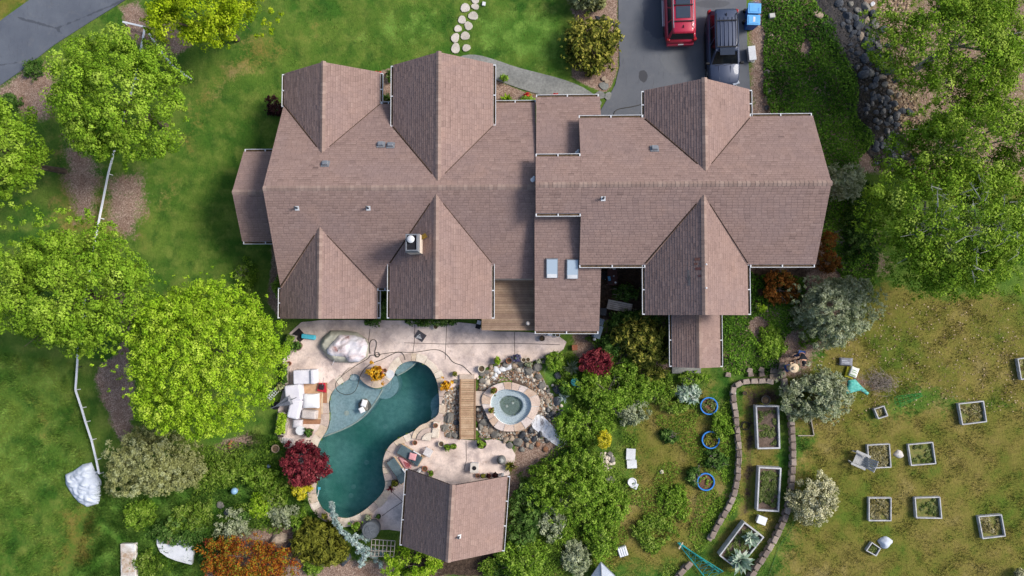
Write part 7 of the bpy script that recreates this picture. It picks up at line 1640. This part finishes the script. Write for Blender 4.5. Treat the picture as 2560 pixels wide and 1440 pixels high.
# teal lattice tower lying in the grass
TEAL = mat('teal_paint', C(44,160,158), C(36,142,144), 3, .5); ap = [P(1694,1357,.35), P(1697,1355,.15), P(1697,1361,.15)]; bs = [P(1808,1429,.9), P(1800,1432,.1), P(1765,1446,.3)]; root = thing('lattice_tower', 'turquoise tapered lattice tower lying across the lower garden', 'tower', P(1745,1395))
for a, b in zip(ap, bs): obj('leg', MB().tube([a, b], .03, 6), TEAL, root)
for i in range(6):
    f = (i+1)/6; f0 = i/6; L1 = [a.lerp(b, f**.8) for a, b in zip(ap, bs)]; L0 = [a.lerp(b, f0**.8) for a, b in zip(ap, bs)]
    for j in range(3): obj('strut', MB().tube([L1[j], L1[(j+1) % 3]], .018, 5), TEAL, root); obj('brace', MB().tube([L0[j], L1[(j+1) % 3]], .014, 5), TEAL, root)
a = P(1703,1364,.4); obj('collar', MB().tube([(a.x-.14,a.y-.2,.36),(a.x+.1,a.y+.18,.36)], .05, 8), mat('collar_cream', C(226,206,176)), root)
# hose coil
c = P(1863,1064,.05); mb = MB()
pts = [(c.x+(.24+.02*math.sin(t*1.7))*math.cos(t)+.03*math.sin(t*.37), c.y+(.24+.02*math.cos(t*1.3))*math.sin(t), .03+.004*t) for t in np.linspace(0, 6.283*4, 90)]; single('hose_coil', MB().tube(pts, .018, 5), RUBBER, 'coil of black hose beside the left retaining wall', 'hose')
hose('hose', [(1855,1066),(1842,1068),(1836,1090),(1850,1130),(1852,1170)], .018, RUBBER, 'black hose trailing along the left retaining wall', .48)
hose('hose', [(1987,1278),(1985,1300),(1975,1330),(1950,1360),(1935,1400),(1920,1445)], .014, mat('hose_green', C(70,112,60)), 'thin green hose following the right retaining wall', .06)
# bags
def bag(label, px, py, w, l, rz, z, m, band=None, grp='sacks by the brush pile'):
    c = P(px, py, z); root = thing('sack', label, 'sack', (c.x, c.y, z-.06), grp); me = cushion('bag_body', (0,0,0), (w,l,.16), rz, m, 'x', 'x'); 
    for kk in ('label', 'category'): del me[kk]
    me.parent = root; me.location = (0,0,.06); ORG[me.name] = ORG[root.name]; f = xf((c.x, c.y, z), rz)
    for (dx, dy, ww, ll, mm) in (band or []): obj('print', tmb(MB().box((dx,dy,.075), (ww,ll,.02)), f), mm, root)
GB2 = mat('sack_grey', C(134,136,146), C(112,114,124), 5, .6, .3); YB = mat('sack_yellow', C(214,206,60), C(196,190,50), 4, .6); WB = mat('sack_white', C(236,238,232), C(222,226,218), 4, .6); LG = mat('print_green', C(130,170,110)); LGR = mat('print_grey', C(186,190,200))
bag('grey printed sack lying above the yellow and white ones', 2114, 904, .82, .48, -.06, .1, GB2, [(-.1,.06,.34,.05,LGR),(-.02,-.04,.44,.05,LGR),(.05,-.13,.3,.04,LGR)])
bag('yellow sack under the white one', 2124, 932, .52, .66, -.3, .1, YB)
bag('white and green sack on top of the yellow one', 2134, 930, .5, .62, -.36, .24, WB, [(0,.1,.26,.04,LG),(.02,-.02,.3,.04,LG),(0,-.2,.32,.05,LG)])
c = P(2140,966); root = thing('garden_net', 'crumpled turquoise netting beside the sacks', 'net', c); k = NT('net_teal', .6); k.color(k.ramp(k.noise(6, 4), [(.35, C(60,160,150)), (.65, C(120,204,190))])); drape('net', W2([(2120,950),(2138,948),(2150,962),(2172,982),(2168,988),(2150,976),(2128,982),(2112,986),(2118,966)]), .14, k.m, root, 12, .02, .07, .6, 26)
g = np.random.default_rng(850); c = P(2192,955); root = thing('brush_pile', 'heap of dry grey twigs beside the turquoise netting', 'brush', c); mb = MB()
for i in range(230):
    x, y = (2195+g.normal()*19, 956+g.normal()*13) if g.uniform() < .6 else (2222+g.normal()*9, 962+g.normal()*9)
    p = P(x, y); L = g.uniform(.25,.7); a = g.normal(.9 if x < 2185 else 2.6, .7); z = g.uniform(.03,.35); mb.tube([(p.x,p.y,z),(p.x+math.cos(a)*L*.5,p.y+math.sin(a)*L*.5,z+g.uniform(-.03,.08)),(p.x+math.cos(a)*L,p.y+math.sin(a)*L,max(.02,z+g.uniform(-.15,.1)))], .012, 3, .005)
obj('twigs', mb, TWIG, root, kind='stuff')
root = thing('tomato_cage', 'green wire plant cage lying in the grass', 'plant cage', P(2265,1000)); GW = mat('wire_green', C(40,150,70), rough=.5); ax0, ax1 = P(2236,1003), P(2302,986)
d = (ax1-ax0).normalized(); s = Vector((-d.y, d.x, 0)); N = 7
for j in range(N):
    an = j*6.283/N; o0 = s*math.cos(an)*.34+Vector((0,0,1))*(math.sin(an)*.3+.34); o1 = s*math.cos(an)*.1+Vector((0,0,1))*(math.sin(an)*.1+.12); obj('wire', MB().tube([ax0+o0, ax1+o1], .012, 4), GW, root)
for t in (0,.2,.45,.7,.95):
    r = .34-.24*t; cz = .34-.22*t; cc = ax0.lerp(ax1, t); obj('hoop', MB().tube([cc+s*math.cos(a)*r+Vector((0,0,cz+math.sin(a)*r*.9)) for a in np.linspace(0, 6.283, 15)], .012, 4, caps=False), GW, root)
for x, y, rx, lb, hh in ((2212,1356,17,'white crumpled sack beside the small tilted bed',.3), (2247,1135,12,'dirty white bag between two raised beds',.16)):
    c = P(x, y); root = thing('crumpled_sack', lb, 'sack', c); r = M(rx); drape('sack', [(c.x+r*math.cos(a)*(1+.2*math.sin(3*a+x)), c.y+r*.75*math.sin(a)*(1+.2*math.sin(2*a+y))) for a in np.linspace(0, 6.283, 15)[:-1]], hh, DW if rx < 15 else SILV, root, int(x), .0, .06, .7, 18)
# adirondack chair
GC = mat('chair_grey', C(186,186,184), C(166,166,164), 4, .8, .2); c = P(2151,1150,.35); b0, f0 = P(2178,1162), P(2126,1139); d = (f0-b0); rz = math.atan2(d.y, d.x)-math.pi/2; root = thing('adirondack_chair', 'grey slatted garden chair leaning over the straw-filled bed', 'chair', (c.x, c.y, 0)); f = xf((c.x, c.y, 0), rz)
for i in range(5): obj('seat_slat', tmb(MB().box((0,.32-i*.13,.36-i*.03), (.62,.11,.03)), f), GC, root)
for i in range(5):
    x = (i-2)*.115; x1 = (i-2)*.15; obj('back_slat', tmb(MB().hexa([(x-.05,-.22,.28),(x+.05,-.22,.28),(x+.05,-.26,.28),(x-.05,-.26,.28),(x1-.06,-.72,.95-.03*abs(i-2)),(x1+.06,-.72,.95-.03*abs(i-2)),(x1+.06,-.76,.95-.03*abs(i-2)),(x1-.06,-.76,.95-.03*abs(i-2))]), f), GC, root)
for s in (-1,1):
    obj('armrest', tmb(MB().box((s*.4,.08,.58), (.14,.92,.035)), f), GC, root, bevel=.01); obj('leg', tmb(MB().box((s*.36,.42,.28), (.09,.05,.56)), f), GC, root)
    obj('stringer', tmb(MB().hexa([(s*.31-.02,.6,.16),(s*.31+.02,.6,.16),(s*.31+.02,-.75,.0),(s*.31-.02,-.75,.0),(s*.31-.02,.6,.3),(s*.31+.02,.6,.3),(s*.31+.02,-.75,.1),(s*.31-.02,-.75,.1)]), f), GC, root)

# ================================================================== PEOPLE
SKIN = mat('skin', C(208,160,132), C(196,146,120), 4, .6, fine=.05); DENIM = mat('denim', C(58,84,140), C(44,66,116), 6, .9, .2); DSHOE = mat('shoe_dark', C(52,40,38), rough=.7)
def skinmesh(name, pts, edges, m, root, sub=2):
    org = ORG[root.name]; me = bpy.data.meshes.new(name); me.from_pydata([tuple(Vector(p[0])-org) for p in pts], edges, []); me.materials.append(m)
    o = bpy.data.objects.new(name, me); COL.objects.link(o); o.parent = root; ORG[o.name] = org
    sk = o.modifiers.new('skin', 'SKIN'); sk.use_smooth_shade = True
    for i, p in enumerate(pts): r = p[1]; me.skin_vertices[0].data[i].radius = r if hasattr(r, '__len__') else (r, r); me.skin_vertices[0].data[i].use_root = (i == 0)
    sb = o.modifiers.new('subdiv', 'SUBSURF'); sb.levels = sub; sb.render_levels = sub
    return o
def person(label, px, py, rz, shirt, bend, stride, armf, sleeve):
    c = P(px, py); root = thing('person', label, 'person', c, 'two people at the garden entrance'); F = xf((c.x, c.y, 0), rz)
    hy = -.05*bend; ch = (0, hy+.30*bend, 1.36-.10*bend); nk = (0, hy+.40*bend, 1.50-.16*bend); hd = (0, hy+.47*bend, 1.62-.20*bend)
    pts = [((0,hy,.94),(.15,.11)), ((0,hy+.12*bend,1.14),(.14,.1)), (ch,(.17,.115)), (nk,.055), (hd,(.085,.1)), ((0,hd[1]+.01,hd[2]+.1),(.07,.085)), ((0,hd[1]+.11,hd[2]-.01),.02)]
    ed = [(0,1),(1,2),(2,3),(3,4),(4,5),(4,6)]
    leg_i = {}; arm_i = {}
    for s in (-1,1):
        b = len(pts); fy = s*stride; pts += [((s*.1,hy,.88),.1), ((s*.12,fy*.5+.04,.5),.065), ((s*.13,fy-.02,.1),.045), ((s*.13,fy+.14,.04),(.045,.035))]; ed += [(0,b),(b,b+1),(b+1,b+2),(b+2,b+3)]; leg_i[s] = b
        b = len(pts); sx = s*.2; sh = (sx, ch[1], ch[2]+.04); el = (s*.27, ch[1]+.12*armf, ch[2]-.22); wr = (s*.22, ch[1]+.3*armf, ch[2]-.38+.1*armf); hn = (s*.21, wr[1]+.07, wr[2]-.04)
        pts += [(sh,.065), (el,.045), (wr,.032), (hn,(.04,.022))]; ed += [(2,b),(b,b+1),(b+1,b+2),(b+2,b+3)]; arm_i[s] = b
        for k, (dx, L) in enumerate(((-.03,.065),(-.01,.08),(.01,.075),(.03,.06))):
            e = len(pts); p1 = (hn[0]+dx, hn[1]+L*.5, hn[2]-L*.45); p2 = (hn[0]+dx, hn[1]+L*.6, hn[2]-L*.95); pts += [(p1,.009), (p2,.008)]; ed += [(b+3,e),(e,e+1)]
        e = len(pts); pts += [((hn[0]-s*.05,hn[1]+.02,hn[2]),.01), ((hn[0]-s*.06,hn[1]+.05,hn[2]-.02),.009)]; ed += [(b+3,e),(e,e+1)]
    W_ = [(F(p), r) for p, r in pts]; skinmesh('body', W_, ed, SKIN, root)
    def grow(i, k): 
        p, r = pts[i]; return (F(p), tuple(x*k for x in r) if hasattr(r, '__len__') else r*k)
    A, B = arm_i[-1], arm_i[1]; L_, R_ = leg_i[-1], leg_i[1]
    ids = [0,1,2,A,A+1,B,B+1]+([A+2,B+2] if sleeve else []); e2 = [(0,1),(1,2),(2,3),(3,4),(2,5),(5,6)]+([(4,7),(6,8)] if sleeve else [])
    skinmesh('shirt', [grow(i, 1.13) for i in ids], e2, shirt, root); ids = [0,L_,L_+1,L_+2,R_,R_+1,R_+2]; skinmesh('trousers', [grow(i, 1.2) for i in ids], [(0,1),(1,2),(2,3),(0,4),(4,5),(5,6)], DENIM, root)
    for s in (L_, R_): skinmesh('shoe', [grow(s+2, 1.25), grow(s+3, 1.3)], [(0,1)], DSHOE, root, 1)
    return root, F, hd
STRAW = mat('straw', C(226,204,172), C(206,182,150), 7, .9, .3); BLACKT = mat('black_shirt', C(36,38,46), C(28,30,36), 4, .9)
r1, F, hd = person('person in a wide straw hat and jeans standing on the garden wall steps', 1957, 917, -1.2, mat('tan_shirt', C(206,180,150), C(190,164,136), 4, .9), .25, .12, .9, True)
h = F(hd); wv = lambda a: 1+.04*math.sin(2*a); obj('hat', MB().lathe((h[0],h[1],h[2]+.07), [(.27,-.02),(.28,.005),(.2,-.01),(.105,.01),(.1,.1),(.07,.13),(.05,.12),(.01,.12)], 26, shape=wv), STRAW, r1, smooth=True); obj('hat_band', MB().lathe((h[0],h[1],h[2]+.08), [(.107,.0),(.106,.03)], 20, close=False), mat('hat_band', C(150,120,90)), r1)
r2, F, hd = person('person in a black shirt, dark cap and jeans bending forward', 1990, 884, 3.0, BLACKT, 1.1, .16, .7, False)
h = F(hd); obj('cap', MB().lathe((h[0],h[1],h[2]+.02), [(.125,0),(.12,.08),(.08,.14),(.01,.155)], 18), BLACKT, r2, smooth=True); q = F((hd[0], hd[1]+.15, hd[2]+.03)); obj('cap_brim', MB().box(q, (.15,.14,.015), 3.0), BLACKT, r2); q = F((0, hd[1]-.1, hd[2]-.02)); obj('strap', MB().box((q[0],q[1],q[2]+.05), (.24,.02,.02), 3.0), METAL, r2)

# ================================================================== LABELS: tell look-alikes apart by the nearest landmark
LAND = {'the footbridge': (1168,1020), 'the spa cascade': (1385,1085), 'the lavender pot': (1293,895), 'the turquoise bird bath': (1437,955), 'the big spreading oak': (2300,460), 'the blue bins': (1990,10), 'the top edge': (2170,-20), 'the garage roof corner': (2035,292), 'the yellow bush': (1508,1096), 'the purple fire table': (1186,1170)}
LAND.pop('the purple fire table')
ORD = ['nearest', 'second nearest', 'third nearest', 'fourth nearest', 'fifth nearest', 'sixth nearest', 'seventh nearest', 'eighth nearest', 'ninth nearest', 'tenth nearest'] + ['%dth nearest' % i for i in range(11, 60)]
from collections import defaultdict
by = defaultdict(list)
for o in COL.objects:
    if o.parent is None and o.get('label') and o.get('category') in ('rock',): by[o['label']].append(o)
LP = {k: P(*v) for k, v in LAND.items()}
for lb, L in by.items():
    if len(L) < 2: continue
    grp = defaultdict(list)
    for o in L:
        k = min(LP, key=lambda q: (LP[q].x-o.location.x)**2+(LP[q].y-o.location.y)**2); grp[k].append(o)
    for k, M_ in grp.items():
        M_.sort(key=lambda o: (LP[k].x-o.location.x)**2+(LP[k].y-o.location.y)**2)
        short = lb.split(' of the ')[0] if len(lb.split()) > 9 else lb
        for i, o in enumerate(M_): o['label'] = '%s, %s to %s' % (short, ORD[i], k)
